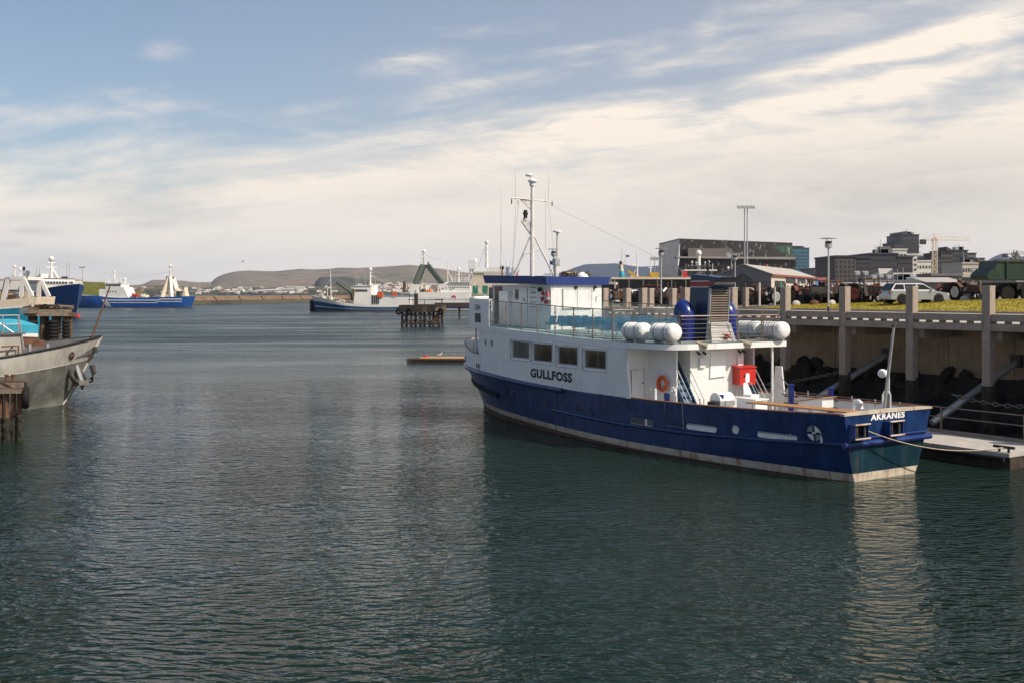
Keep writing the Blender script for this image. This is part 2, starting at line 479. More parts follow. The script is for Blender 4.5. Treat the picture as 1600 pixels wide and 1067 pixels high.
# ------------------------------------------------------------------ mesh builder
class MB:
    def __init__(s):
        s.v, s.f, s.mi, s.sl = [], [], [], []

    def slot(s, m):
        if m not in s.sl:
            s.sl.append(m)
        return s.sl.index(m)

    def add(s, vs, fs, m):
        o = len(s.v)
        s.v += [tuple(map(float, p)) for p in vs]
        k = s.slot(m)
        for f in fs:
            s.f.append(tuple(i + o for i in f))
            s.mi.append(k)
        return s

    def hexa(s, p, m):
        return s.add(p, [(0, 3, 2, 1), (4, 5, 6, 7), (0, 1, 5, 4), (1, 2, 6, 5), (2, 3, 7, 6), (3, 0, 4, 7)], m)

    def box(s, c, d, m, rz=0.0):
        hx, hy, hz = d[0] / 2, d[1] / 2, d[2] / 2
        ca, sa = math.cos(rz), math.sin(rz)
        pts = []
        for z in (-hz, hz):
            for x, y in ((-hx, -hy), (hx, -hy), (hx, hy), (-hx, hy)):
                pts.append((c[0] + x * ca - y * sa, c[1] + x * sa + y * ca, c[2] + z))
        return s.hexa(pts, m)

    def b2(s, lo, hi, m):
        return s.box([(a + b) / 2 for a, b in zip(lo, hi)], [abs(b - a) for a, b in zip(lo, hi)], m)

    def frame(s, d):
        d = Vector(d).normalized()
        up = Vector((0, 0, 1)) if abs(d.z) < 0.95 else Vector((1, 0, 0))
        a = d.cross(up).normalized()
        return a, d.cross(a).normalized()

    def cyl(s, p0, p1, r0, m, r1=None, n=8, cap=True):
        p0, p1 = Vector(p0), Vector(p1)
        r1 = r0 if r1 is None else r1
        a, b = s.frame(p1 - p0)
        vs = []
        for p, r in ((p0, r0), (p1, r1)):
            for i in range(n):
                t = 2 * math.pi * i / n
                vs.append(p + (a * math.cos(t) + b * math.sin(t)) * r)
        fs = [(i, (i + 1) % n, n + (i + 1) % n, n + i) for i in range(n)]
        if cap:
            fs += [tuple(range(n - 1, -1, -1)), tuple(range(n, 2 * n))]
        return s.add(vs, fs, m)

    def beam(s, p0, p1, wd, ht, m):
        p0, p1 = Vector(p0), Vector(p1)
        d = (p1 - p0).normalized()
        up = Vector((0, 0, 1)) if abs(d.z) < 0.99 else Vector((1, 0, 0))
        a = d.cross(up).normalized() * wd / 2
        b = a.cross(d).normalized() * ht / 2
        return s.hexa([p0 - a - b, p0 + a - b, p0 + a + b, p0 - a + b, p1 - a - b, p1 + a - b, p1 + a + b, p1 - a + b], m)

    def tube(s, pts, r, m, n=6, closed=False):
        pts = [Vector(p) for p in pts]
        k = len(pts)
        rings = []
        for i, p in enumerate(pts):
            if closed:
                d = pts[(i + 1) % k] - pts[i - 1]
            else:
                d = pts[min(i + 1, k - 1)] - pts[max(i - 1, 0)]
            a, b = s.frame(d)
            rings.append([p + (a * math.cos(2 * math.pi * j / n) + b * math.sin(2 * math.pi * j / n)) * r for j in range(n)])
        if closed:
            rings.append(rings[0])
        return s.loft(rings, m, caps=not closed)

    def loft(s, rings, m, caps=True, closed=True):
        n = len(rings[0])
        vs = [p for r in rings for p in r]
        fs = []
        for i in range(len(rings) - 1):
            for j in range(n if closed else n - 1):
                j2 = (j + 1) % n
                fs.append((i * n + j, i * n + j2, (i + 1) * n + j2, (i + 1) * n + j))
        if caps:
            fs += [tuple(range(n - 1, -1, -1)), tuple(range((len(rings) - 1) * n, len(rings) * n))]
        return s.add(vs, fs, m)

    def sph(s, c, r, m, nu=12, nv=8, sc=(1, 1, 1), half=False):
        vs, fs = [], []
        lo = 0.0 if half else -math.pi / 2
        for j in range(nv + 1):
            t = lo + (math.pi / 2 - lo) * j / nv
            for i in range(nu):
                a = 2 * math.pi * i / nu
                vs.append((c[0] + r * sc[0] * math.cos(t) * math.cos(a), c[1] + r * sc[1] * math.cos(t) * math.sin(a), c[2] + r * sc[2] * math.sin(t)))
        for j in range(nv):
            for i in range(nu):
                i2 = (i + 1) % nu
                fs.append((j * nu + i, j * nu + i2, (j + 1) * nu + i2, (j + 1) * nu + i))
        return s.add(vs, fs, m)

    def lathe(s, c, prof, m, n=14, axis=(0, 0, 1)):
        ax = Vector(axis).normalized()
        a, b = s.frame(ax)
        c = Vector(c)
        rings = [[c + ax * z + (a * math.cos(2 * math.pi * j / n) + b * math.sin(2 * math.pi * j / n)) * r for j in range(n)] for r, z in prof]
        return s.loft(rings, m)

    def prism(s, base, vec, m):
        n = len(base)
        b0 = [Vector(p) for p in base]
        b1 = [p + Vector(vec) for p in b0]
        fs = [tuple(range(n - 1, -1, -1)), tuple(range(n, 2 * n))] + [(i, (i + 1) % n, n + (i + 1) % n, n + i) for i in range(n)]
        return s.add(b0 + b1, fs, m)

    def grid(s, P, m, thick=None):
        """P[i][j] points; m a material or f(i, j)"""
        ni, nj = len(P), len(P[0])
        for i in range(ni - 1):
            for j in range(nj - 1):
                mm = m(i, j) if callable(m) else m
                k = s.slot(mm)
        o = len(s.v)
        s.v += [tuple(map(float, p)) for r in P for p in r]
        for i in range(ni - 1):
            for j in range(nj - 1):
                mm = m(i, j) if callable(m) else m
                s.f.append((o + i * nj + j, o + i * nj + j + 1, o + (i + 1) * nj + j + 1, o + (i + 1) * nj + j))
                s.mi.append(s.slot(mm))
        return s

    def torus(s, c, Rr, r, m, axis=(0, 0, 1), nR=24, nr=8, mf=None):
        ax = Vector(axis).normalized()
        a, b = s.frame(ax)
        c = Vector(c)
        rings = []
        for i in range(nR + 1):
            t = 2 * math.pi * i / nR
            d = a * math.cos(t) + b * math.sin(t)
            rings.append([c + d * (Rr + r * math.cos(2 * math.pi * j / nr)) + ax * r * math.sin(2 * math.pi * j / nr) for j in range(nr)])
        for i in range(nR):
            s.loft([rings[i], rings[i + 1]], mf(i) if mf else m, caps=False)
        return s

    def mesh(s, name, ang=32):
        me = bpy.data.meshes.new(name)
        me.from_pydata(s.v, [], s.f)
        for m in s.sl:
            me.materials.append(MATS[m])
        me.polygons.foreach_set('material_index', s.mi)
        me.polygons.foreach_set('use_smooth', [True] * len(s.f))
        me.update()
        try:
            me.set_sharp_from_angle(angle=R(ang))
        except Exception:
            pass
        return me


def link(o, parent=None):
    col.objects.link(o)
    if parent is not None:
        o.parent = parent
    return o


def thing(name, label, cat, loc=(0, 0, 0), rz=0.0, group=None):
    o = bpy.data.objects.new(name, None)
    o.empty_display_size = 0.3
    o.location = loc
    o.rotation_euler = (0, 0, rz)
    link(o)
    o['label'] = label
    o['category'] = cat
    if group:
        o['group'] = group
    return o


def part(name, mb, parent, label=None, kind=None, ang=32):
    me = mb if isinstance(mb, bpy.types.Mesh) else mb.mesh(name, ang)
    o = bpy.data.objects.new(name, me)
    link(o, parent)
    if label:
        o['label'] = label
    if kind:
        o['kind'] = kind
    return o


def solo(name, mb, label, cat, loc=(0, 0, 0), rz=0.0, group=None, kind=None):
    o = part(name, mb, None)
    o.location = loc
    o.rotation_euler = (0, 0, rz)
    if kind:
        o['kind'] = kind
    else:
        o['label'] = label
        o['category'] = cat
    if group:
        o['group'] = group
    return o


def copy_tree(o, parent=None):
    c = o.copy()
    link(c, parent)
    for ch in list(o.children):
        copy_tree(ch, c)
    return c


# a frame aligned with the moored ship and the quay: u forward, s to starboard, h up
TH = R(57.2)
SX, SY = 14.2, 40.4
SRZ = math.pi - TH


def W(u, s, h):
    return (SX - math.cos(TH) * u + math.sin(TH) * s, SY + math.sin(TH) * u + math.cos(TH) * s, h)


def at(px, py, Z):
    """a point seen in that direction at depth Z"""
    return ((px - 800) / 1660 * Z, Z, 7.0 - (py - 458) / 1660 * Z)


def lerp(tab, x):
    xs = [a for a, b in tab]
    return float(np.interp(x, xs, [b for a, b in tab]))


def smooth_tab(tab, n=5):
    """catmull-rom refinement of a table"""
    xs = [a for a, b in tab]
    out = []
    k = len(tab)
    for i in range(k - 1):
        p0, p1, p2, p3 = (tab[max(i - 1, 0)], tab[i], tab[i + 1], tab[min(i + 2, k - 1)])
        for j in range(n):
            t = j / n
            f = lambda a, b, c, d: 0.5 * (2 * b + (c - a) * t + (2 * a - 5 * b + 4 * c - d) * t * t + (3 * b - a - 3 * c + d) * t ** 3)
            out.append((f(p0[0], p1[0], p2[0], p3[0]), max(f(p0[1], p1[1], p2[1], p3[1]), 0)))
    out.append(tab[-1])
    return out


def text_mesh(txt, size, bold=0.0):
    cu = bpy.data.curves.new('lettering', 'FONT')
    cu.body = txt
    cu.size = size
    cu.offset = bold
    cu.resolution_u = 3
    cu.space_character = 1.1
    ob = bpy.data.objects.new('lettering', cu)
    col.objects.link(ob)
    dg = bpy.context.evaluated_depsgraph_get()
    me = bpy.data.meshes.new_from_object(ob.evaluated_get(dg))
    bpy.data.objects.remove(ob)
    vs = [tuple(v.co) for v in me.vertices]
    fs = [tuple(p.vertices) for p in me.polygons]
    bpy.data.meshes.remove(me)
    return vs, fs


# ------------------------------------------------------------------ the sea and the land far off
def struct(name, mb, kind='structure'):
    o = part(name, mb, None, kind=kind)
    return o


mb = MB()
ring = [0, 60, 160, 400, 1000, 2500, 6000, 14000]
xs_ = sorted(set([-v for v in ring] + ring))
ys_ = [-400, -60, 0, 60, 160, 400, 1000, 2500, 6000, 14000]
mb.grid([[(x, y, 0.0) for x in xs_] for y in ys_], 'sea_water')
struct('sea', mb)

rnd = random.Random(3)


def hrand(x, y, s):
    """cheap value noise for terrain"""
    def h(i, j):
        return (math.sin(i * 127.1 + j * 311.7 + s * 74.7) * 43758.5453) % 1.0
    i, j = math.floor(x), math.floor(y)
    fx, fy = x - i, y - j
    fx, fy = fx * fx * (3 - 2 * fx), fy * fy * (3 - 2 * fy)
    return (h(i, j) * (1 - fx) + h(i + 1, j) * fx) * (1 - fy) + (h(i, j + 1) * (1 - fx) + h(i + 1, j + 1) * fx) * fy


def fbm(x, y, s, o=4):
    a, v = 0.5, 0.0
    for k in range(o):
        v += a * (hrand(x, y, s + k) - 0.5)
        x, y, a = x * 2.03, y * 2.03, a * 0.5
    return v


def ridge(name, prof, Z, run, m, step=10, rough=0.06, base=1.0, nz=22, steep=1.0):
    """a ridge of hills: the crest follows prof (seen direction) at depth Z, the near slope runs towards the viewer"""
    xs = np.arange(prof[0][0], prof[-1][0] + 0.1, step)
    top = [lerp(prof, x) for x in xs]
    P = []
    for k in range(nz + 6):
        row = []
        for x, py in zip(xs, top):
            X = (x - 800) / 1660 * Z
            H = 7.0 - (py - 458) / 1660 * Z
            if k <= nz:
                t = k / nz
                dpt = Z - run * (1 - t)
                hh = base + (H - base) * (t ** steep)
            else:
                t = 1 - (k - nz) / 6
                dpt = Z + run * (1 - t)
                hh = base + (H - base) * t
            amp = rough * H * math.sin(math.pi * min(max(t, 0), 1)) * 2.2
            n = fbm(X / (run * 0.33), dpt / (run * 0.33), 5 + len(name))
            row.append((X * dpt / Z, dpt, max(hh + n * amp + (fbm(X / (Z * 0.02), dpt / (Z * .02), 9) * H * 0.03 if k == nz else 0), 0.3 if 0 < k < nz + 5 else -2)))
        P.append(row)
    mb = MB()
    mb.grid(P, m)
    return struct(name, mb)


ridge('far_peaks', [(60, 452), (100, 448), (128, 443), (138, 447), (160, 444), (176, 447), (186, 441), (200, 446), (240, 447), (300, 449)], 11500, 1500, 'mountain_rock', step=5)
ridge('hills', [(150, 452), (195, 446.5), (222, 445), (231, 441), (238, 438), (258, 437.6), (285, 439), (306, 441.5), (330, 441.5), (338, 434), (350, 429), (366, 425), (390, 423), (410, 424.2), (430, 424.6), (450, 422.6),
                (468, 420.8), (492, 421.5), (514, 420.4), (530, 418.6), (560, 419.2), (588, 418), (615, 416.5), (640, 414.6), (652, 415.6), (668, 418.5), (690, 420.6), (715, 424.6), (740, 428), (800, 432), (860, 437), (900, 441)],
      6500, 1900, 'hill_heath', step=5, rough=0.24, nz=30)
ridge('bluff', [(478, 452), (490, 446), (496, 437), (501, 433.2), (520, 432.4), (545, 433.4), (565, 437), (590, 440), (625, 446), (660, 450)], 4300, 520, 'hill_dark', step=4, rough=0.06, steep=0.55)
ridge('mountain', [(840, 440), (868, 430), (885, 424), (900, 418), (914, 413.4), (935, 412.4), (960, 412), (975, 413.6), (986, 416), (1000, 417.4), (1012, 417), (1030, 415.8), (1060, 416), (1110, 420), (1180, 430), (1230, 440)], 11500, 2600, 'mountain_rock', step=6, rough=0.12)
ridge('peak', [(1490, 436), (1515, 424), (1536, 414), (1546, 406), (1552, 402), (1560, 398.6), (1566, 396.6), (1573, 399), (1580, 403), (1588, 404.6), (1598, 400), (1606, 402), (1620, 410), (1660, 425), (1700, 436)], 11000, 1800, 'mountain_rock', step=5, rough=0.12)
ridge('far_shore', [(150, 455), (200, 449), (260, 446), (300, 449), (360, 451), (430, 450), (520, 447), (560, 445), (620, 443), (680, 444), (760, 446), (850, 449), (950, 450), (1050, 452)], 3700, 650, 'shore_land', step=8, rough=0.16)

# the town on the far shore: reads as one mass of pale dots
mb = MB()
for k in range(430):
    px = rnd.choice([rnd.uniform(300, 480), rnd.uniform(560, 660), rnd.uniform(600, 760), rnd.uniform(200, 760), rnd.uniform(865, 1040)])
    t = rnd.uniform(0.1, 0.95)
    Z = 3700 - 650 * (1 - t)
    H = 1 + (7.0 - (lerp([(150, 455), (200, 449), (260, 446), (300, 449), (360, 451), (430, 450), (520, 447), (560, 445), (620, 443), (760, 446), (1050, 452)], px) - 458) / 1660 * 3700 - 1) * t
    sx = rnd.uniform(8, 22)
    sz = rnd.uniform(4, 8)
    X = (px - 800) / 1660 * Z
    mb.box((X, Z, H + sz / 2 - 1), (sx, 10, sz + 2), 'town_white' if rnd.random() < 0.72 else 'town_roof', rnd.uniform(-0.5, 0.5))
struct('far_town', mb, 'stuff')
for i, (px, py, wd, hh) in enumerate(((412, 455.5, 26, 9), (435, 454.2, 44, 8), (470, 450.2, 14, 5), (452, 452.3, 18, 5))):
    m_ = MB()
    x, z, h = at(px, py, 3200)
    ww = wd / 1660 * 3200
    m_.box((0, 0, hh / 2), (ww, 30, hh), 'town_white')
    m_.prism([(-ww / 2 - .5, -16, hh), (ww / 2 + .5, -16, hh), (ww / 2 + .5, 0, hh + 3.5), (-ww / 2 - .5, 0, hh + 3.5)], (0, 0.3, 0.4), 'roof_pale')
    solo('industrial_hall', m_, ['low white hall left of a longer hall on the far shore', 'longest bright white hall on the far shore below the hills',
                                 'small pale hall on the far shore just left of the blue fishing boat bow', 'narrow white hall on the far shore behind the longest hall'][i], 'hall', (x, z, h - hh), group='white halls on the far shore')
# trees and scrub of the low shore
mb = MB()
for k in range(900):
    px = rnd.uniform(200, 1040)
    t = rnd.uniform(0.0, 0.8)
    Z = 3700 - 650 * (1 - t)
    H = 1 + 26 * t * rnd.uniform(0.6, 1.0)
    X = (px - 800) / 1660 * Z
    mb.sph((X, Z, H), rnd.uniform(4, 11), 'leaf_dark', 5, 3, (1.6, 1, rnd.uniform(0.4, 0.9)))
struct('shore_scrub', mb, 'stuff')

# breakwater across the harbour mouth: one wall with expansion gaps, darker tide zone below
bw = thing('breakwater', 'long brown stone breakwater running low across the harbour mouth', 'breakwater', (0, 0, 0))
A, B = Vector((-200, 545, 0)), Vector((-128, 905, 0))
dirb = (B - A).normalized()
nb = Vector((dirb.y, -dirb.x, 0))
Lb = (B - A).length
nseg = 11
for k in range(nseg):
    a0, a1 = Lb * k / nseg + 0.5, Lb * (k + 1) / nseg - 1.6
    m_ = MB()
    P = []
    for a in np.linspace(a0, a1, 8):
        q = A + dirb * a
        P.append([(q + nb * d + Vector((0, 0, h + 0.25 * fbm(a * .3, h, 4)))) for d, h in ((-7, 0), (-3, 4.9), (0, 5.0), (1.2, 3.2), (2.4, 2.4))])
    m_.grid(P, 'breakwater_stone')
    for e in (P[0], P[-1]):
        m_.add(e, [tuple(range(5))], 'breakwater_stone')
    part('wall_section', m_, bw)
m_ = MB()
P = []
for a in np.linspace(-20, Lb, 60):
    q = A + dirb * a
    P.append([(q + nb * (d + 1.2 * fbm(a * .2, d, 2)) + Vector((0, 0, h + 0.9 * fbm(a * .35, d * .5, 7)))) for d, h in ((-6, 1.5), (0.5, 2.4), (3.0, 2.3), (6, 0.9), (8.5, -0.8))])
m_.grid(P, 'hill_dark')
part('tide_zone', m_, bw)

# left shore: low quay, warehouse, mound
mb = MB()
mb.hexa([(-420, 330, -1), (-215, 330, -1), (-205, 600, -1), (-420, 600, -1), (-420, 330, 3.2), (-215, 330, 3.2), (-205, 600, 3.2), (-420, 600, 3.2)], 'concrete')
struct('left_quay', mb)


def building(name, label, cat, px0, px1, pytop, Z, depth, base, wall, roof='roof_pale', rows=0, cols=0, win=(0.6, 0.5), wtop=0.06, wbot=0.1, rz=0.0, winmat='far_glass', group=None, side=True, roofkind='flat', rise=1.3):
    """a far building: walls, roof and each window an object of its own"""
    x0, x1 = (px0 - 800) / 1660 * Z, (px1 - 800) / 1660 * Z
    top = 7.0 - (pytop - 458) / 1660 * Z
    wd, ht = x1 - x0, top - base
    t = thing(name, label, cat, ((x0 + x1) / 2, Z, base), rz, group)
    m = MB()
    m.b2((-wd / 2, 0, -3), (wd / 2, depth, ht), wall)
    part('walls', m, t)
    m = MB()
    if roofkind == 'flat':
        m.b2((-wd / 2 - .3, -.3, ht + .003), (wd / 2 + .3, depth + .3, ht + 0.5), roof)
    elif roofkind == 'slope':
        rh = rise
        m.prism([(-wd / 2 - .5, -.6, ht), (-wd / 2 - .5, depth / 2, ht + rh), (-wd / 2 - .5, depth + .6, ht)], (wd + 1, 0, 0), roof)
    part('roof', m, t)
    if roofkind == 'flat' and wd > 8:
        q2 = random.Random(name)
        for k in range(3):
            m = MB()
            x, hh_ = q2.uniform(-wd * .4, wd * .4), q2.uniform(.8, 2.2)
            m.b2((x, 2, ht + .5), (x + q2.uniform(1.2, 3.5), 5, ht + .5 + hh_), q2.choice(['facade_grey', 'facade_dark', 'galv']))
            m.cyl((x, 2, ht), (x, 2, ht + .5 + hh_ * 2), .1, 'galv', n=4)
            part('roof_vent', m, t)
    if rows:
        cw, rh = wd / cols, ht * (1 - wtop - wbot) / rows
        q = MB()
        q.b2((-cw * win[0] / 2, -0.12, -rh * win[1] / 2), (cw * win[0] / 2, 0.1, rh * win[1] / 2), winmat)
        me = q.mesh('window')
        for r in range(rows):
            for c in range(cols):
                o = part('window', me, t)
                o.location = (-wd / 2 + cw * (c + .5), 0, ht * wbot + rh * (r + .5))
    return t, wd, ht


t, wd, ht = building('warehouse', 'long white warehouse behind the trawlers at the left edge', 'warehouse', -60, 96, 437.5, 610, 30, 3.2, 'facade_white', 'roof_pale', roofkind='flat')
m_ = MB()
m_.b2((-wd / 2 - .2, -0.25, ht * .42), (wd / 2 + .2, -0.02, ht * .50), 'facade_grey')
part('band', m_, t)
m_ = MB()
m_.b2((-wd / 2, -0.2, -1), (wd / 2, -0.03, ht * .10), 'teal_green')
part('plinth', m_, t)
for k in range(5):
    m_ = MB()
    m_.b2((-3, -0.25, 0), (3, -0.04, 5.0), 'facade_grey')
    o = part('door', m_, t)
    o.location = (-wd / 2 + wd * (k + .5) / 5, 0, 0.2)
m_ = MB()
P = []
for i in range(14):
    row = []
    for j in range(8):
        a = i / 13
        row.append((-300 + 62 * a + j * 2, 645 + j * 10, 3.0 + 11.5 * math.sin(math.pi * min(a * .8 + .25, 1)) * math.sin(math.pi * (j + .6) / 8.2) * (1 + .3 * fbm(i * .5, j * .5, 3))))
    P.append(row)
m_.grid(P, 'mound_grass')
struct('grass_mound', m_)


def lamp_mast(px, pytop, pybot, Z, label, heads=3, r=0.22, group='tall harbour light masts', gap=0.0, mat='galv'):
    x, z, h1 = at(px, pytop, Z)
    h0 = 7.0 - (pybot - 458) / 1660 * Z
    t = thing('light_mast', label, 'light mast', (x, z, h0), 0, group)
    H = h1 - h0
    m = MB()
    for g in ((-gap, gap) if gap else (0,)):
        m.cyl((g, 0, 0), (g, 0, H), r * 1.3, mat, r * .8, 8)
    part('pole', m, t)
    m = MB()
    wdt = 2.2 * heads * .5
    m.b2((-wdt / 2, -.15, H - .25), (wdt / 2, .15, H), 'galv')
    part('crossbar', m, t)
    for k in range(heads):
        m = MB()
        m.hexa([(-.4, -.5, -.5), (.4, -.5, -.5), (.4, .3, -.3), (-.4, .3, -.3), (-.4, -.5, .1), (.4, -.5, .1), (.4, .3, .2), (-.4, .3, .2)], 'galv')
        o = part('floodlight', m, t)
        o.location = (-wdt / 2 + wdt * (k + .5) / heads, -.3, H - .3)
    return t


lamp_mast(129, 417, 452, 560, 'slender light mast beside the grass mound behind the left trawlers', 3, .16)

# ------------------------------------------------------------------ the quay on the right
def crest(u):
    return min(max(5.87 + (42 - u) * 0.0262, 5.87), 7.3)


def G(u, s):
    if s <= 23:
        return 5.80
    a = min((s - 23) / 11.0, 1.0)
    a = a * a * (3 - 2 * a) * 0.5 + a * 0.5
    b = max(0.0, min((s - 34) / 60, 1))
    return 5.80 + (crest(u) - 5.80) * a * (1 - b) + b * 0.7


mb = MB()
us = list(np.arange(-60, 31, 6)) + [33.5]
ss = [14.2, 16, 19, 23, 25, 28, 31, 34, 40, 55, 80, 120, 200, 330, 600]
mb.grid([[W(u, s, G(u, s) - (0.03 if 22 < s < 35 else 0)) for s in ss] for u in us], 'gravel')
P = []
for k, u in enumerate([33.5, 40, 50, 70, 100, 160, 260, 420, 700]):
    s0 = 11.0 + 0.75 * (u - 33.5)
    P.append([W(u, max(s0, s), G(u, max(s0, s))) for s in [s0 + (600 + s0 - s0) * f for f in (0, .006, .013, .02, .03, .04, .06, .1, .2, .4, 1.0)]])
mb.grid(P, 'gravel')
struct('quay_ground', mb)
mb = MB()
mb.grid([[W(u, s, 5.806) for s in (14.25, 17, 20, 22.9)] for u in np.arange(-40, 33.4, 4)], 'walk')
struct('promenade', mb)
mb = MB()
lu = [u for u in np.arange(-40, 36, 3)] + [36]
lu = [u for u in lu if u <= 31.5] + [32.3]
mb.grid([[W(u, s, G(u, s) + 0.004) for s in np.arange(22.9, 36.1, 1.1)] for u in lu], 'grass_base')
struct('lawn', mb)
mb = MB()
mb.grid([[W(u, s, z) for s, z in ((22.62, 5.80), (22.64, 5.93), (22.88, 5.93), (22.9, 5.80))] for u in (-40, 0, 32.3)], 'concrete')
struct('lawn_kerb', mb)
# grass blades
rnd = random.Random(11)
vs, fs = [], []
for k in range(34000):
    u = rnd.uniform(-4, 32)
    s = 23 + 12.5 * rnd.random() ** 1.2
    h = rnd.uniform(0.02, 0.07) * (1.7 if rnd.random() < .04 else 1)
    a = rnd.uniform(0, math.pi)
    d = rnd.uniform(0.02, 0.05)
    z = G(u, s)
    cx, cy, _ = W(u, s, 0)
    o = len(vs)
    lx, ly = rnd.uniform(-.05, .05), rnd.uniform(-.05, .05)
    vs += [(cx - d * math.cos(a), cy - d * math.sin(a), z), (cx + d * math.cos(a), cy + d * math.sin(a), z), (cx + lx, cy + ly, z + h)]
    fs.append((o, o + 1, o + 2))
mb = MB()
mb.add(vs, fs, 'grass_blade')
struct('grass', mb, 'stuff')
# road strip behind the lawn
mb = MB()
mb.grid([[W(u, s, G(u, s) + 0.012) for s in (37, 41, 46)] for u in np.arange(-50, 33, 4)], 'asphalt')
struct('road', mb)

# the pier along the quay: posts, beams, kerb, slab
pier = thing('quay_pier', 'concrete quay pier on tall square posts along the right side of the harbour', 'pier', W(0, 0, 0), SRZ)


def S3(u, s, h):
    return (u, -s, h)


def sbox(m, u0, u1, s0, s1, h0, h1, mat):
    return m.b2((u0, -s1, h0), (u1, -s0, h1), mat)


q = MB()
sbox(q, -.2, .2, 10.78, 11.2, 2.55, 7.28, 'concrete')
sbox(q, -.215, .215, 10.765, 11.215, 7.281, 7.32, 'concrete_pale')
up_me = q.mesh('post')
q = MB()
sbox(q, -.21, .21, 10.77, 11.21, -1.2, 2.75, 'weed')
for k in range(26):
    a = rnd.uniform(0, 6.28)
    q.sph((.21 * math.cos(a) * 1.1, -10.99 + .22 * math.sin(a) * 1.1, rnd.uniform(0.2, 2.9)), rnd.uniform(.05, .11), 'weed', 6, 4, (1, 1, 2.2))
low_me = q.mesh('weed_coat')
for k in range(-5, 8):
    o = part('post', up_me, pier)
    o.location.x = 2.88 + 4.1 * k
    o2 = part('weed_coat', low_me, o)
for k in range(-5, 7):
    u0, u1 = 2.88 + 4.1 * k + .215, 2.88 + 4.1 * (k + 1) - .215
    m_ = MB()
    sbox(m_, u0, u1, 10.84, 11.16, 5.70, 6.02, 'concrete')
    part('kerb_beam', m_, pier)
    m_ = MB()
    sbox(m_, u0 - .0, u1 + .0, 10.80, 11.22, 5.26, 5.585, 'concrete')
    part('edge_beam', m_, pier)
    nb_ = 5
    for j in range(nb_ + 1):
        a = u0 + (u1 - u0) * j / nb_
        m_ = MB()
        sbox(m_, max(a - .15, u0), min(a + .15, u1), 10.97, 11.08, 5.588, 5.697, 'concrete')
        part('spacer_block', m_, pier)
    m_ = MB()
    sbox(m_, 2.88 + 4.1 * k - .3 - .22, 2.88 + 4.1 * k + .22 - .3, 11.22, 14.2, 4.8, 5.25, 'concrete')
    part('cross_beam', m_, pier)
m_ = MB()
sbox(m_, -20, 33.5, 11.23, 14.24, 5.30, 5.60, 'concrete_pale')
part('deck_slab', m_, pier)

# retaining wall, in cast panels with recessed joints
rw = thing('retaining_wall', 'stained concrete retaining wall in the shade under the quay pier', 'wall', W(0, 0, 0), SRZ)
for k in range(-6, 10):
    m_ = MB()
    u0 = k * 3.6 + .02
    sbox(m_, u0, u0 + 3.56, 14.2, 14.7, -1.5, 5.29, 'concrete_wall')
    part('panel', m_, rw)
m_ = MB()
sbox(m_, -22, 37, 14.26, 14.9, -1.5, 5.2, 'concrete_wall')
part('backing', m_, rw)

# loose rocks along its foot
rk = thing('rock_slope', 'heap of boulders coloured dark for the shade along the foot of the quay wall', 'rocks', W(0, 0, 0), SRZ)
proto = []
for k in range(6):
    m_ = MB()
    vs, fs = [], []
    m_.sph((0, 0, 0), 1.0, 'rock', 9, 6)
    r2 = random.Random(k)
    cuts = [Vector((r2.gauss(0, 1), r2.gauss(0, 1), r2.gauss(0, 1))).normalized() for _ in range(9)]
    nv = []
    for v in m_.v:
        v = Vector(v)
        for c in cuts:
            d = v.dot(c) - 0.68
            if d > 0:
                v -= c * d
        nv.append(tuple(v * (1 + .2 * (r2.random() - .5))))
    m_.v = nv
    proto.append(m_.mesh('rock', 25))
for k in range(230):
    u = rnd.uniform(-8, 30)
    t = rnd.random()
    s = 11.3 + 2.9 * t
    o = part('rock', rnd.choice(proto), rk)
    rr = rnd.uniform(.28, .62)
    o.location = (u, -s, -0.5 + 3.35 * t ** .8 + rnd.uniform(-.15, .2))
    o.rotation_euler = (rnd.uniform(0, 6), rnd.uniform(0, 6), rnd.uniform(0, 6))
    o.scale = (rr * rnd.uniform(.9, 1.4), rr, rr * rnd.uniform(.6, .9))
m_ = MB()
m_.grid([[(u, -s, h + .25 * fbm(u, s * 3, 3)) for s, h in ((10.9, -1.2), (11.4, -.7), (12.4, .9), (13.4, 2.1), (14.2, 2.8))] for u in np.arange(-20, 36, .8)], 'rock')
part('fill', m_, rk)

# struts and chains that hold the pontoon
for i, (u1, u0, lab) in enumerate(((3.4, 4.6, 'grey steel strut reaching from the pontoon railing up to the quay wall'), (10.8, 12.4, 'grey steel strut rising to the quay wall behind the stern of the ferry'))):
    t = thing('pontoon_strut', lab, 'strut', W(u0, 9.25, 1.0), 0, 'struts between pontoon and quay wall')
    a = Vector(W(u1, 14.15, 3.75)) - Vector(W(u0, 9.25, 1.0))
    m_ = MB()
    m_.cyl((0, 0, 0), a, .17, 'galv', n=12)
    part('pipe', m_, t)
    m_ = MB()
    m_.box(a, (.5, .5, .6), 'steel_dark', SRZ)
    part('bracket', m_, t)


def chain(p0, p1, sag, label, cat='chain', r=0.05, name='chain', mat='chain', group=None, step=.26):
    p0, p1 = Vector(p0), Vector(p1)
    n = max(int((p1 - p0).length / step), 4)
    m = MB()
    pts = [p0.lerp(p1, i / n) - Vector((0, 0, sag * 4 * (i / n) * (1 - i / n))) - p0 for i in range(n + 1)]
    for i in range(n):
        a, b = pts[i], pts[i + 1]
        d = (b - a).normalized()
        up = Vector((0, 0, 1)) if i % 2 else Vector((d.y, -d.x, 0)).normalized()
        c = (a + b) / 2
        ring_ = []
        for j in range(9):
            q = 2 * math.pi * j / 8
            ring_.append(c + d * math.cos(q) * step * .62 + up * math.sin(q) * step * .3)
        m.tube(ring_[:-1], r * .6, mat, 5, closed=True)
    return solo(name, m, label, cat, p0, group=group)


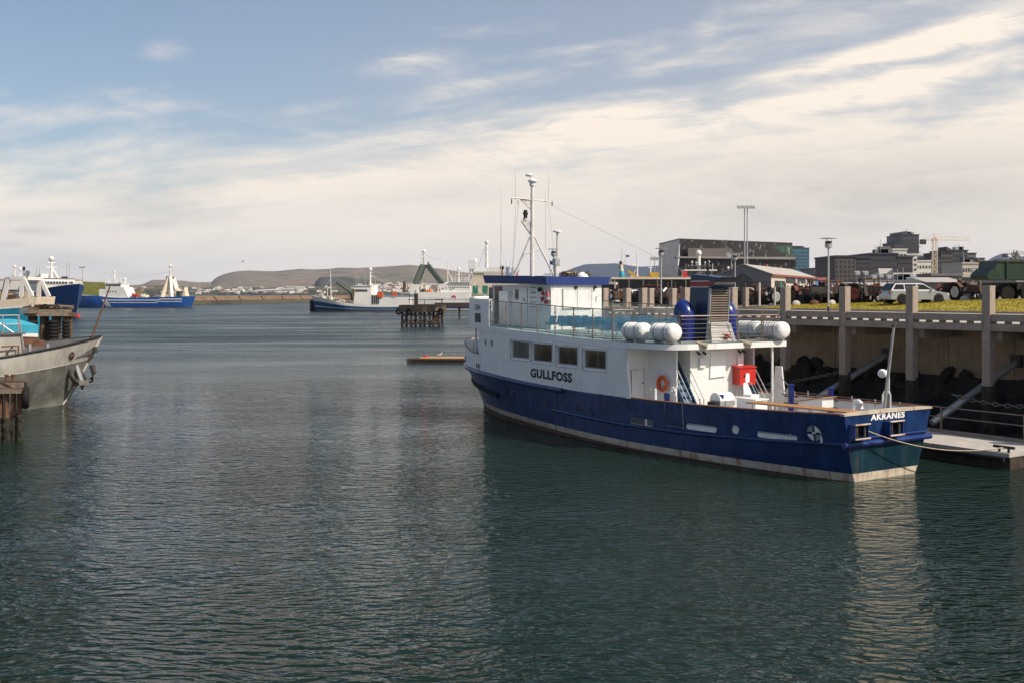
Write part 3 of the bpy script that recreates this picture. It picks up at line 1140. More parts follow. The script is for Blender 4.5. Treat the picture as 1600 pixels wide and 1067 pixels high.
chain(W(18.5, 11.2, 1.6), W(11.0, 11.25, 3.0), .15, 'rusty mooring chain slanting between two quay posts above another chain', group='mooring chains under the quay')
chain(W(17.4, 11.0, 1.5), W(12.1, 9.9, 1.7), .25, 'slack rusty chain hanging below the slanting chain behind the ferry stern', group='mooring chains under the quay')
chain(W(4.2, 10.2, 2.3), W(-.8, 11.0, 2.25), .3, 'rusty chain running from the strut past the rightmost quay post', group='mooring chains under the quay')

# floating pontoon the ferry lies at
pt = thing('pontoon', 'pale concrete floating pontoon with thin steel railing beside the ferry stern', 'pontoon', W(0, 0, 0), SRZ)
PN, PF = 5.5, 9.0
m_ = MB()
sbox(m_, -1.55, 27, PN + .1, PF - .1, -.55, .50, 'timber_dark')
part('float', m_, pt)
for k in range(8):
    m_ = MB()
    sbox(m_, -1.6 + 3.6 * k + .015, -1.6 + 3.6 * (k + 1) - .015, PN, PF, .503, .66, 'concrete_pale')
    part('deck_panel', m_, pt)
m_ = MB()
sbox(m_, -1.6, 27, PF - .2, PF + .002, .663, .80, 'concrete')
part('kerb', m_, pt)
m_ = MB()
m_.cyl(S3(-1.45, PN - .12, .42), S3(2.2, PN - .12, .42), .10, 'rubber', n=8)
part('fender', m_, pt)
q = MB()
q.b2((-.035, -.035, .66), (.035, .035, 1.84), 'rail_steel')
pm = q.mesh('rail_post')
for k in range(8):
    o = part('rail_post', pm, pt)
    o.location = (-.15 + 4.0 * k, -(PF - .12), 0)
for h in (1.82, 1.38):
    m_ = MB()
    m_.cyl(S3(-.15, PF - .12, h), S3(27, PF - .12, h), .028, 'rail_steel', n=6)
    part('rail', m_, pt)
m_ = MB()
for du, ds in ((-.2, 0), (.2, 0)):
    m_.cyl(S3(-1.2 + du, PN + .25, .66), S3(-1.2 + du, PN + .25, .86), .05, 'steel_dark', n=8)
m_.cyl(S3(-1.65, PN + .25, .86), S3(-.75, PN + .25, .86), .06, 'steel_dark', n=8)
part('cleat', m_, pt)

# second row of posts where the pier turns inland
for i, s in enumerate((13.0, 15.1, 17.2)):
    m_ = MB()
    m_.b2((-.2, -.2, -.9), (.2, .2, 1.42), 'concrete')
    m_.b2((-.215, -.215, 1.421), (.215, .215, 1.46), 'concrete_pale')
    solo('concrete_post', m_, ['square concrete post at the quay corner, left one of three behind the ferry sun deck', 'square concrete post at the quay corner, middle one of three behind the ferry sun deck',
                               'square concrete post at the quay corner nearest the ferry funnel'][i], 'post', W(31.6, s, 5.86), SRZ, 'concrete posts at the quay corner')
m_ = MB()
m_.b2((31.45, -22.0, 5.62), (31.9, -11.3, 5.98), 'concrete_pale')
o = solo('corner_kerb', m_, 'sunlit pale kerb along the quay corner behind the ferry', 'kerb', W(0, 0, 0), SRZ)
for i, (px, pyt, pyb, Z, wd) in enumerate(((1165, 449.5, 473, 84, .36), (1186.5, 442, 473, 86, .14), (1210.5, 449, 473, 87, .12))):
    x, z, h1 = at(px, pyt, Z)
    h0 = 5.6
    m_ = MB()
    m_.b2((-wd / 2, -wd / 2, 0), (wd / 2, wd / 2, h1 - h0), 'concrete_pale' if i else 'concrete')
    solo('bollard_post', m_, ['stout grey post before the dark gable of the shed', 'tall thin cream post before the grey gable wall of the shed', 'short thin cream post near the corner of the shed'][i], 'post', (x, z, h0), SRZ)


def street_lamp(px, pytop, pybot, Z, label, group='promenade lamps with disc tops'):
    x, z, h1 = at(px, pytop, Z)
    h0 = 7.0 - (pybot - 458) / 1660 * Z
    H = h1 - h0
    t = thing('street_lamp', label, 'street lamp', (x, z, h0), 0, group)
    m = MB()
    m.cyl((0, 0, 0), (0, 0, .3), .09, 'steel_dark', n=8)
    m.cyl((0, 0, .3), (0, 0, H - .62), .055, 'galv', .05, 8)
    part('pole', m, t)
    m = MB()
    m.lathe((0, 0, H - .64), [(.06, 0), (.20, .08), (.22, .30)], 'galv', 12)
    part('lamp_body', m, t)
    m = MB()
    m.lathe((0, 0, H - .335), [(.19, 0), (.19, .14)], 'black', 12)
    part('lamp_glass', m, t)
    for k in range(3):
        m = MB()
        a = k * 2.1
        m.cyl((.17 * math.cos(a), .17 * math.sin(a), H - .19), (.17 * math.cos(a), .17 * math.sin(a), H - .04), .015, 'galv', n=5)
        part('stay', m, t)
    m = MB()
    m.lathe((0, 0, H - .04), [(.02, .05), (.47, .015), (.47, -.015), (.02, -.02)][::-1], 'galv', 16)
    part('lamp_disc', m, t)
    return t


street_lamp(1294.5, 372, 488, 61.5, 'disc-topped street lamp on the promenade before the lawn, right of the shed')
street_lamp(1148.5, 396, 470, 88, 'disc-topped street lamp before the gable wall of the shed')
street_lamp(1033, 388, 481, 80, 'disc-topped street lamp standing before the left end of the glass concert hall')
street_lamp(865, 389, 470, 84, 'disc-topped street lamp seen just above the roof of the ferry wheelhouse')
# ------------------------------------------------------------------ the blue and white ferry
ferry = thing('ferry', 'blue and white passenger ferry with glass-railed sun deck moored at the right', 'ferry', (SX, SY, 0), SRZ)

WL = smooth_tab([(0, 1.76), (1.3, 2.16), (3.5, 2.62), (6.5, 3.16), (10.2, 3.55), (12.5, 3.66), (15, 3.56), (18.3, 3.18), (20.5, 2.82), (23.4, 2.22), (25.7, 1.58), (27.6, .85), (29.4, 0)])
TP = smooth_tab([(0, 2.53), (2, 2.80), (4, 3.08), (6.5, 3.36), (9, 3.57), (11, 3.68), (14, 3.72), (19, 3.70), (22, 3.58), (24, 3.36), (26, 2.88), (27, 2.56), (28, 2.12), (29, 1.54), (30, .85), (30.6, .32), (30.8, 0)])
HT = [(0, 2.54), (2, 2.46), (4, 2.40), (7, 2.34), (11, 2.32), (15, 2.36), (18, 2.44), (21, 2.56), (23, 2.66), (26, 2.77), (29, 2.86), (30.8, 2.90)]
WBm = [(0, .0), (10, .09), (18, .25), (29.4, .42)]
WTm = [(0, .31), (10, .36), (18, .50), (29.4, .72)]
STR = [(0, 1.42), (3, 1.26), (7, 1.12), (11, 1.10), (14, 1.16), (17, 1.24), (31, 1.9)]


def hull_pt(k, h, side):
    """k in 0..1 along the hull, h height, side +1 port -1 starboard"""
    uw, ut = 29.4 * k, 30.8 * k
    ht = lerp(HT, ut)
    f = max(min(h / ht, 1.0), 0.0)
    if h < 0:
        b = lerp(WL, uw) * (1 + .25 * h)
        u = uw - (.5 * h * h if k > .9 else 0) * k
    else:
        g = f ** 0.8
        b = lerp(WL, uw) * (1 - g) + lerp(TP, ut) * g
        fl = f ** (1.0 + .5 * k)
        u = uw * (1 - fl) + ut * fl
    return (u - .17 * min(max(h, 0) / 2.5, 1.2) * (1 - k) ** 6, side * b, h)


def side_b(u, h):
    """half breadth of the hull at (u, h) above the water"""
    k = u / 30.2
    for _ in range(12):
        k += (u - hull_pt(k, h, 1)[0]) / 30.2
        k = min(max(k, 0), 1)
    return hull_pt(k, h, 1)[1]


NS = 74
ks = [i / NS for i in range(NS + 1)]


def hull_rows(k):
    uw, ut = 29.4 * k, 30.8 * k
    ht = lerp(HT, ut)
    wb, wt = lerp(WBm, uw), lerp(WTm, uw)
    st = max(lerp(STR, ut), wt + .2)
    return [-.9, -.4, wb, wt, wt + (st - wt) * .5, st, st + (ht - st) * .5, ht]


def band(j):
    return 'antifoul' if j < 2 else ('stripe_white' if j == 2 else 'hull_blue')


m_ = MB()
for side in (1, -1):
    P = [[hull_pt(k, h, side) for h in hull_rows(k)] for k in ks]
    m_.grid(P, lambda i, j: band(j))
rows = hull_rows(0)
P = [[(hull_pt(0, h, 1)[0], hull_pt(0, h, 1)[1] * f, h) for h in rows] for f in (1, .5, 0, -.5, -1)]
m_.grid(P, lambda i, j: 'hull_teal' if j in (3, 4) else band(j))
part('hull', m_, ferry, ang=40)


def strake(name, pts, r, mat, ovl=1.0, n=8, label=None):
    m = MB()
    m.tube(pts, r, mat, n)
    return part(name, m, ferry, label)


# rubbing strakes
for side in (1, -1):
    pts = []
    for u in np.arange(-.1, 17.01, .5):
        h = lerp(STR, u)
        pts.append((u, side * (side_b(max(u, 0), h) + .02), h))
    strake('rubbing_strake', pts, .085, 'hull_blue')
    pts = []
    for u in list(np.arange(15.8, 30.0, .5)) + [30.2, 30.5, 30.7]:
        h = lerp(HT, u) - .12
        pts.append((u + .02, side * (side_b(u, h) + .05), h))
    strake('sheer_strake', pts, .13, 'hull_blue')
pts = [(-.14, y, 1.42) for y in np.linspace(-2.52, 2.52, 9)]
strake('stern_fender', pts, .11, 'trim_blue')
pts = [(-.12, y, 1.62) for y in np.linspace(-2.35, 2.35, 9)]
strake('stern_ledge', pts, .04, 'trim_blue')
for side in (1, -1):
    pts = []
    for u in np.arange(22.8, 29.8, .4):
        h = 1.42 + (u - 22.8) * .075
        pts.append((u, side * (side_b(u, h) + .03), h))
    strake('bow_fender', pts, .13, 'rubber')
# weld seams and blocked portholes on the blue side
pm = MB()
pm.torus((0, 0, 0), .155, .03, 'hull_blue', (0, 1, 0), 18, 6)
pm.lathe((0, 0, 0), [(.15, -.02), (.15, .012)], 'black', 16, (0, 1, 0))
pme = pm.mesh('porthole')
for u, h in ((20.9, 1.80), (18.9, 1.66), (17.5, 1.62), (15.8, 1.58), (14.7, 1.55), (13.6, 1.48)):
    b = side_b(u, h)
    o = part('porthole', pme, ferry)
    o.location = (u, b + .01, h)
    o.rotation_euler = (0, 0, math.atan2(side_b(u + .2, h) - side_b(u - .2, h), .4))
for u in (21.6, 16.4, 11.0):
    m_ = MB()
    m_.tube([(u, side_b(u, h) + .004, h) for h in np.linspace(.7, lerp(HT, u), 7)], .012, 'hull_blue', 5)
    part('weld_seam', m_, ferry)


def lettering(txt, w_, h_, fn, mat, parent, name='lettering', bold=.03):
    vs, fs = text_mesh(txt, 1.0, bold)
    x0, x1 = min(v[0] for v in vs), max(v[0] for v in vs)
    y0, y1 = min(v[1] for v in vs), max(v[1] for v in vs)
    m = MB()
    m.add([fn((v[0] - x0) / (x1 - x0) * w_, (v[1] - y0) / (y1 - y0) * h_) for v in vs], fs, mat)
    return part(name, m, parent)


# pieces on the aft blue side: fairleads, boarding gate, crossed fairlead
def fairlead(u0, u1, hc, hh, label=None):
    m = MB()
    n = 10
    uc, r = (u0 + u1) / 2, hh / 2
    L = max(abs(u1 - u0) / 2 - r, 0)
    loop = []
    for i in range(2 * n):
        a = 2 * math.pi * i / (2 * n)
        loop.append((uc + math.copysign(L, math.cos(a)) * (1 if abs(math.cos(a)) > 1e-6 else 0) + r * math.cos(a), hc + r * math.sin(a)))
    slope = lambda u: (u - uc) * -.01
    P3 = lambda d, off: [(u, side_b(u, h) + off, h) for u, h in [(uc + (a - uc) * d, hc + (b - hc) * d) for a, b in loop]]
    m.tube(P3(1.0, .012), .022, 'steel', 6, closed=True)
    m.loft([P3(.99, .02), P3(.86, .006), P3(.55, .006)], 'bright_white', caps=False)
    m.add(P3(.55, .006), [tuple(range(2 * n))], 'raft_white')
    return part('fairlead', m, ferry, label)


fairlead(5.75, 7.37, 1.41, .24)
fairlead(4.62, 4.96, 1.52, .34, 'round fairlead')
fairlead(1.97, 3.75, 1.44, .22)
m_ = MB()
for (a, b) in ((9.35, 10.75),):
    P = [[(u, side_b(u, h) + o_, h) for h in (1.22, 1.48)] for u, o_ in ((a, .006), (a + .5, .006), (b, .006))]
    m_.grid(P, 'grey_dark')
    m_.tube([(u, side_b(u, 1.22) + .02, 1.21) for u in np.linspace(a, b, 5)], .022, 'steel', 5)
    m_.tube([(a + .4, side_b(a + .4, h) + .02, h) for h in (1.22, 1.48)], .05, 'ship_white', 6)
part('freeing_port', m_, ferry)
m_ = MB()
g = [(8.58, 2.30), (8.58, 1.33), (7.55, 1.31), (7.55, 2.30)]
m_.tube([(u, side_b(u, h) + .012, h) for u, h in g], .016, 'steel', 5)
P = [[(u, side_b(u, h) + .008, h) for h in (1.34, 2.30)] for u in (7.57, 8.06, 8.56)]
m_.grid(P, 'hull_blue')
part('boarding_gate', m_, ferry)
m_ = MB()
uc, hc = 1.21, 1.74
for q in range(4):
    pts = []
    for i in range(6):
        a = q * math.pi / 2 + .14 + (math.pi / 2 - .28) * i / 5
        pts.append((uc + .30 * math.cos(a), hc + .30 * math.sin(a)))
    a = q * math.pi / 2 + math.pi / 4
    pts.append((uc + .07 * math.cos(a), hc + .07 * math.sin(a)))
    m_.add([(u, side_b(u, h) + .012, h) for u, h in pts], [tuple(range(len(pts)))], 'ship_white' if q % 2 else 'galv')
m_.tube([(uc + .31 * math.cos(a), side_b(uc + .31 * math.cos(a), hc + .31 * math.sin(a)) + .015, hc + .31 * math.sin(a)) for a in np.linspace(0, 6.28, 21)[:-1]], .02, 'hull_blue', 6, closed=True)
m_.sph((uc, side_b(uc, hc) + .02, hc), .075, 'steel', 10, 6, (1.4, .4, .8))
part('crossed_fairlead', m_, ferry)


# white upper sides from u 11 forward, with the four saloon windows let in
def deck_h(u):
    return lerp([(8.2, 4.78), (12, 4.80), (15, 4.86), (18, 4.98), (21, 5.08), (23, 5.18), (26, 5.28), (29.5, 5.34)], u)


def DU(u):
    return lerp(UD, u)


UD = smooth_tab([(8.3, 3.66), (12, 3.70), (18, 3.70), (21, 3.66), (23, 3.54), (25, 3.22), (26, 2.92), (27, 2.46), (28, 1.72), (28.7, .9), (29, 0)])


def wall_b(u):
    return lerp(TP, u)


WIN = [(12.48, 14.15, 3.48, 4.33), (14.66, 16.35, 3.53, 4.39), (16.79, 18.54, 3.57, 4.45), (18.86, 20.55, 3.63, 4.50)]
for side in (1, -1):
    m_ = MB()

    def strip(u0, u1, f0, f1, off=0.0, mat='ship_white', step=.7):
        n = max(int((u1 - u0) / step), 1)
        P = []
        for i in range(n + 1):
            u = u0 + (u1 - u0) * i / n
            P.append([(u, side * (wall_b(u) + off), f0(u)), (u, side * (wall_b(u) + off), f1(u))])
        m_.grid(P, mat)

    lo = lambda u: lerp(HT, u) - .02
    hi = lambda u: deck_h(u) - .22
    us_ = [11.0] + [x for w_ in WIN for x in w_[:2]] + [24.6]
    for i in range(0, len(us_), 2):
        strip(us_[i], us_[i + 1], lo, hi)
    for (a, b, h0, h1) in WIN:
        strip(a, b, lo, lambda u, h0=h0: h0)
        strip(a, b, lambda u, h1=h1: h1, hi)
        # reveals
        for u in (a, b):
            m_.add([(u, side * wall_b(u), h0), (u, side * wall_b(u), h1), (u, side * (wall_b(u) - .12), h1), (u, side * (wall_b(u) - .12), h0)], [(0, 1, 2, 3)], 'ship_white')
        for h in (h0, h1):
            m_.add([(a, side * wall_b(a), h), (b, side * wall_b(b), h), (b, side * (wall_b(b) - .12), h), (a, side * (wall_b(a) - .12), h)], [(0, 1, 2, 3)], 'ship_white')
    part('upper_side', m_, ferry)
    for (a, b, h0, h1) in WIN:
        m_ = MB()
        c = [(a - .09, h0 - .09), (b + .09, h0 - .09), (b + .09, h1 + .09), (a - .09, h1 + .09)]
        m_.tube([(u, side * (wall_b(u) + .012), h) for u, h in c], .035, 'ship_white', 4, closed=True)
        fr = part('window', m_, ferry)
        m_ = MB()
        m_.add([(a - .02, side * (wall_b(a) - .07), h0 - .02), (b + .02, side * (wall_b(b) - .07), h0 - .02), (b + .02, side * (wall_b(b) - .07), h1 + .02), (a - .02, side * (wall_b(a) - .07), h1 + .02)], [(0, 1, 2, 3)], 'window_glass')
        part('pane', m_, fr)
        m_ = MB()
        for u in (a + .07, b - .07):
            m_.add([(u - .05, side * (wall_b(u) - .063), h0), (u + .05, side * (wall_b(u) - .063), h0), (u + .05, side * (wall_b(u) - .063), h1), (u - .05, side * (wall_b(u) - .063), h1)], [(0, 1, 2, 3)], 'chair_grey')
        m_.add([(a, side * (wall_b(a) - .061), h0), (b, side * (wall_b(b) - .061), h0), (b, side * (wall_b(b) - .061), h0 + .05), (a, side * (wall_b(a) - .061), h0 + .05)], [(0, 1, 2, 3)], 'chair_grey')
        part('sash', m_, fr)
    for u in (23.55, 22.75):
        m_ = MB()
        q_ = [(u + .12 * math.cos(t), 4.30 + .20 * math.sin(t)) for t in np.linspace(0, 6.283, 17)[:-1]]
        m_.tube([(a, side * (wall_b(a) + .01), b) for a, b in q_], .03, 'ship_white', 6, closed=True)
        m_.add([(a, side * (wall_b(a) + .006), b) for a, b in q_], [tuple(range(16))], 'window_glass')
        part('oval_port', m_, ferry)
    for u in (12.9, 15.9, 19.6, 22.1):
        m_ = MB()
        m_.tube([(u, side * (wall_b(u) + .001), h) for h in np.linspace(lerp(HT, u) + .04, 3.36, 4)], .010, 'ship_white', 4)
        part('plate_seam', m_, ferry)
    # ledge line under the windows
    m_ = MB()
    m_.tube([(u, side * (wall_b(u) + .006), 4.58 + (deck_h(u) - 4.82)) for u in np.arange(11.05, 24.5, .8)], .018, 'ship_white', 5)
    part('moulding', m_, ferry)
    # bow bulwark
    P, Pi = [], []
    for u in [24.6, 25.2, 25.8, 26.4, 27, 27.5, 28, 28.5, 29, 29.4, 29.8, 30.2, 30.5, 30.7, 30.8]:
        hb = lerp([(24.6, 3.62), (26, 3.66), (27, 3.86), (28.5, 4.08), (30.8, 4.22)], u)
        P.append([(u, side * wall_b(u), lerp(HT, u) - .02), (u + .02, side * wall_b(u), hb)])
        Pi.append([(u - .05, side * max(wall_b(u) - .1, 0), lerp(HT, u) - .02), (u - .05, side * max(wall_b(u) - .1, 0), hb)])
    m_ = MB()
    m_.grid(P, 'ship_white')
    m_.grid(Pi, 'bright_white')
    m_.grid([[a[1], b[1]] for a, b in zip(P, Pi)], 'ship_white')
    part('bow_bulwark', m_, ferry)
    m_ = MB()
    m_.tube([p[1] for p in P], .035, 'cap_rust', 6)
    part('bulwark_rail', m_, ferry)
    m_ = MB()
    for (u, h, w2, h2) in ((24.75, 2.95, .62, .30),):
        m_.add([(u - w2 / 2, side * (wall_b(u - w2 / 2) + .006), h - h2 / 2), (u + w2 / 2, side * (wall_b(u + w2 / 2) + .006), h - h2 / 2), (u + w2 / 2, side * (wall_b(u + w2 / 2) + .006), h + h2 / 2), (u - w2 / 2, side * (wall_b(u - w2 / 2) + .006), h + h2 / 2)], [(0, 1, 2, 3)], 'grey_dark')
        m_.tube([(u + a * w2 / 2, side * (wall_b(u + a * w2 / 2) + .02), h + b * h2 / 2) for a, b in ((-1, -1), (1, -1), (1, 1), (-1, 1))], .022, 'ship_white', 5, closed=True)
        m_.tube([(u, side * (wall_b(u) + .02), h - h2 / 2), (u, side * (wall_b(u) + .02), h + h2 / 2)], .03, 'ship_white', 5)
    part('freeing_port', m_, ferry)
    m_ = MB()
    for h in (3.05, 3.22):
        m_.tube([(u, side * (wall_b(u) + .012), h) for u in (27.6, 28.1, 28.6)], .055, 'black', 6)
    part('bow_slot', m_, ferry)

# foredeck, bow gear, front bulkhead, pillars
m_ = MB()
P = [[(u, f * (wall_b(u) - .02), 2.62 + .02 * (u - 24)) for f in (1, 0, -1)] for u in np.arange(24, 30.8, .5)]
m_.grid(P, 'deck_green')
part('foredeck', m_, ferry)
m_ = MB()
m_.add([(24.62, 3.2, 2.5), (24.62, -3.2, 2.5), (24.62, -3.2, 5.05), (24.62, 3.2, 5.05)], [(0, 1, 2, 3)], 'bright_white')
part('front_bulkhead', m_, ferry)
for y in (2.62, -2.62):
    m_ = MB()
    m_.cyl((25.95, y, 2.6), (25.95, y, 5.1), .06, 'ship_white', n=8)
    part('pillar', m_, ferry)
    m_ = MB()
    m_.cyl((24.9, y * .88, 2.6), (24.9, y * .88, 4.05), .14, 'vent_blue', n=10)
    m_.cyl((24.9, y * .88, 4.05), (24.9, y * .88, 4.09), .17, 'vent_blue', n=10)
    part('bollard', m_, ferry)
m_ = MB()
m_.box((26.6, .9, 3.45), (1.5, 1.9, 1.7), 'bright_white')
m_.prism([(25.0, 1.9, 2.7), (25.7, 1.9, 2.7), (25.5, 1.9, 4.4), (25.2, 1.9, 4.4)], (0, -.9, 0), 'bright_white')
m_.cyl((27.2, -.7, 3.3), (27.2, 1.5, 3.3), .3, 'bright_white', n=10)
m_.cyl((26.5, 1.6, 2.6), (26.5, 1.6, 4.3), .09, 'bright_white', n=8)
m_.box((26.6, -1.4, 3.4), (.9, .8, 1.5), 'bright_white')
part('windlass', m_, ferry)

# upper deck slab with rounded port aft corner, open bow front
port_edge = [(8.35, 2.4), (8.5, 2.85), (8.85, 3.28), (9.4, 3.58), (10.2, 3.68)] + [(u, DU(u)) for u in np.arange(11, 28.6, .7)] + [(28.7, DU(28.7)), (28.9, .5), (29, 0)]
star_edge = [(8.3, -3.62)] + [(u, -DU(u)) for u in np.arange(9, 28.6, .7)] + [(28.7, -DU(28.7)), (28.9, -.5)]
m_ = MB()
pe = port_edge
top = [(u, y, deck_h(u)) for u, y in pe]
bot = [(u, y, deck_h(u) - .25) for u, y in pe]
m_.grid([list(reversed([a, b])) for a, b in zip(top, bot)], 'ship_white')
st_top = [(u, y, deck_h(u)) for u, y in star_edge]
st_bot = [(u, y, deck_h(u) - .25) for u, y in star_edge]
m_.grid([[a, b] for a, b in zip(st_top, st_bot)], 'ship_white')
m_.add([top[0], st_top[0], st_bot[0], bot[0]], [(0, 1, 2, 3)], 'ship_white')
allu = sorted(set([u for u, y in pe]))
P = []
for u in allu:
    yp = float(np.interp(u, [a for a, b in pe], [b for a, b in pe]))
    ys = float(np.interp(u, [a for a, b in star_edge], [b for a, b in star_edge])) if u < 28.9 else 0
    P.append((u, yp, ys))
m_.grid([[(u, yp, deck_h(u)), (u, 0, deck_h(u) + .03), (u, ys, deck_h(u))] for u, yp, ys in P], 'deck_green')
m_.grid([[(u, yp, deck_h(u) - .25), (u, ys, deck_h(u) - .25)] for u, yp, ys in P], 'ship_white')
part('upper_deck', m_, ferry)

# bulwark round the front of the upper deck
P, Pi = [], []
front = [(u, DU(u)) for u in np.arange(23.05, 28.5, .45)] + [(28.6, DU(28.6)), (28.85, .6), (29, 0), (28.85, -.6), (28.6, -DU(28.6))] + [(u, -DU(u)) for u in np.arange(28.1, 23, -.45)]
for u, y in front:
    k_ = 1 - .035
    hb = lerp([(23, 6.60), (25, 6.62), (27, 6.68), (29, 6.75)], u)
    P.append([(u, y, deck_h(u) - .24), (u, y, hb)])
    Pi.append([((u - 23) * .97 + 23, y * .965, deck_h(u)), ((u - 23) * .97 + 23, y * .965, hb)])
m_ = MB()
m_.grid(P, 'ship_white')
m_.grid(Pi, 'ship_white')
m_.grid([[a[1], b[1]] for a, b in zip(P, Pi)], 'ship_white')
for e in (0, -1):
    m_.add([P[e][0], P[e][1], Pi[e][1], Pi[e][0]], [(0, 1, 2, 3)], 'bright_white')
part('front_bulwark', m_, ferry)
m_ = MB()
m_.tube([((a[1][0] + b[1][0]) / 2, (a[1][1] + b[1][1]) / 2, a[1][2] + .01) for a, b in zip(P, Pi)], .05, 'ship_white', 6)
part('bulwark_cap', m_, ferry)
for side in (1, -1):
    m_ = MB()
    a, b = 24.2, 25.05
    loc = lambda u, h, o=0.012: (u, side * (DU(u) + o), h)
    m_.add([loc(a, 5.36), loc(b, 5.36), loc(b, 5.86), loc(a, 5.86)], [(0, 1, 2, 3)], 'black')
    for h in np.arange(5.40, 5.86, .075):
        m_.beam(loc(a, h, .022), loc(b, h, .022), .03, .03, 'grey_dark')
    part('louvre', m_, ferry)
lettering('2084', .92, .30, lambda x, y: (25.15 - x, DU(25.15 - x) + .010, 6.04 + y), 'letter_black', ferry, bold=.0)
lettering('GULLFOSS', 3.62, .47, lambda x, y: (18.72 - x, wall_b(18.72 - x) + .010, 2.735 - .010 * x + y), 'letter_black', ferry, bold=.05)
lettering('AKRANES', 1.98, .25, lambda x, y: (-.17 - .007 - (2.2 + y - 2.5) * .07, 1.05 - x, 2.245 + y), 'letter_white', ferry, bold=.042)
for (u, h, t_) in ((1.9, .26, '21'), (1.75, .06, '22')):
    lettering(t_, .22, .11, lambda x, y, u=u, h=h: (u - x, side_b(u - x, h + y) + .012, h + y), 'letter_black', ferry, 'draft_mark', .0)
lettering('11', .16, .16, lambda x, y: (-.04 - .012 - (y + .22) * .06, .08 - x, .22 + y), 'letter_black', ferry, 'draft_mark', .0)

# glass railing: posts, panels, top rail
gl_line = [(u, DU(u) - .10) for u in (23.0, 21.28, 19.74, 18.27, 16.69, 15.14, 13.62, 12.12)]
turn = [(12.12, 2.2), (12.12, 1.75)]


def rail_seg(p, q_, glass=True, h=1.42, wires=0):
    (u0, y0), (u1, y1) = p, q_
    z0, z1 = deck_h(u0), deck_h(u1)
    if glass:
        m = MB()
        a, b = .06, .94
        pa = (u0 + (u1 - u0) * .03, y0 + (y1 - y0) * .03)
        pb = (u0 + (u1 - u0) * .97, y0 + (y1 - y0) * .97)
        nx, ny = -(y1 - y0), (u1 - u0)
        l_ = math.hypot(nx, ny)
        nx, ny = nx / l_ * .005, ny / l_ * .005
        m.hexa([(pa[0] - nx, pa[1] - ny, z0 + .14), (pb[0] - nx, pb[1] - ny, z1 + .14), (pb[0] + nx, pb[1] + ny, z1 + .14), (pa[0] + nx, pa[1] + ny, z0 + .14),
                (pa[0] - nx, pa[1] - ny, z0 + h - .07), (pb[0] - nx, pb[1] - ny, z1 + h - .07), (pb[0] + nx, pb[1] + ny, z1 + h - .07), (pa[0] + nx, pa[1] + ny, z0 + h - .07)], 'rail_glass')
        part('glass_panel', m, ferry)
    m = MB()
    m.cyl((u0, y0, z0 + h), (u1, y1, z1 + h), .026, 'rail_steel', n=6)
    part('top_rail', m, ferry)
    m = MB()
    m.cyl((u0, y0, z0 + .09), (u1, y1, z1 + .09), .018, 'rail_steel', n=5)
    part('toe_rail', m, ferry)
    for k in range(wires):
        m = MB()
        m.cyl((u0, y0, z0 + .25 + k * .2), (u1, y1, z1 + .25 + k * .2), .010, 'rail_steel', n=4)
        part('wire', m, ferry)


q = MB()
q.cyl((0, 0, 0), (0, 0, 1.44), .028, 'rail_steel', n=7)
for h in (.35, 1.1):
    q.box((0, 0, h), (.07, .07, .07), 'rail_steel')
rp_me = q.mesh('rail_post')


def rail_post(u, y):
    o = part('rail_post', rp_me, ferry)
    o.location = (u, y, deck_h(u))


for side in (1, -1):
    ln = [(u, side * y) for u, y in gl_line]
    for p in ln:
        rail_post(*p)
    for a, b in zip(ln, ln[1:]):
        rail_seg(a, b)
    tn = [ln[-1], (12.12, side * 2.35)]
    rail_seg(tn[0], tn[1])
    inn = [(12.12, side * 2.35), (10.3, side * 2.35), (8.72, side * 2.55)]
    for p in inn:
        rail_post(*p)
    for a, b in zip(inn, inn[1:]):
        rail_seg(a, b, h=1.2)
aft = [(8.72, 2.55), (8.62, .85), (8.55, -.75), (8.5, -2.2), (8.5, -3.3)]
for p in aft:
    rail_post(*p)
for a, b in zip(aft, aft[1:]):
    rail_seg(a, b, glass=False, h=1.2, wires=5)

# wheelhouse
zd = 5.0


def wbox(m, u0, u1, y0, y1, h0, h1, mat):
    return m.b2((u0, y0, h0), (u1, y1, h1), mat)


m_ = MB()
wh = [(19.8, 1.68), (25.7, 1.68), (26.25, 1.2), (26.35, 0), (26.25, -1.2), (25.7, -1.68), (19.8, -1.68)]
m_.prism([(u, y, 4.95) for u, y in wh], (0, 0, 2.50), 'ship_white')
part('wheelhouse', m_, ferry)
m_ = MB()
rf = [(19.65, 2.06), (24.6, 2.10), (26.0, 2.0), (26.75, 1.2), (26.85, 0), (26.75, -1.2), (26.0, -2.0), (24.6, -2.10), (19.65, -2.06)]
tp_ = lambda u: lerp([(19, 7.84), (26.5, 8.02)], u)
bt_ = lambda u: lerp([(19, 7.42), (26.5, 7.56)], u)
R0 = [(u, y, bt_(u)) for u, y in rf]
R1 = [(u + (.12 if u > 25 else 0), y * 1.03, tp_(u)) for u, y in rf]
R2 = [(u * .995 + .1, y * .94, tp_(u)) for u, y in rf]
R3 = [(u * .995 + .1, y * .94, tp_(u) - .2) for u, y in rf]
m_.loft([R0, R1, R2, R3], 'roof_blue')
part('roof_fascia', m_, ferry)
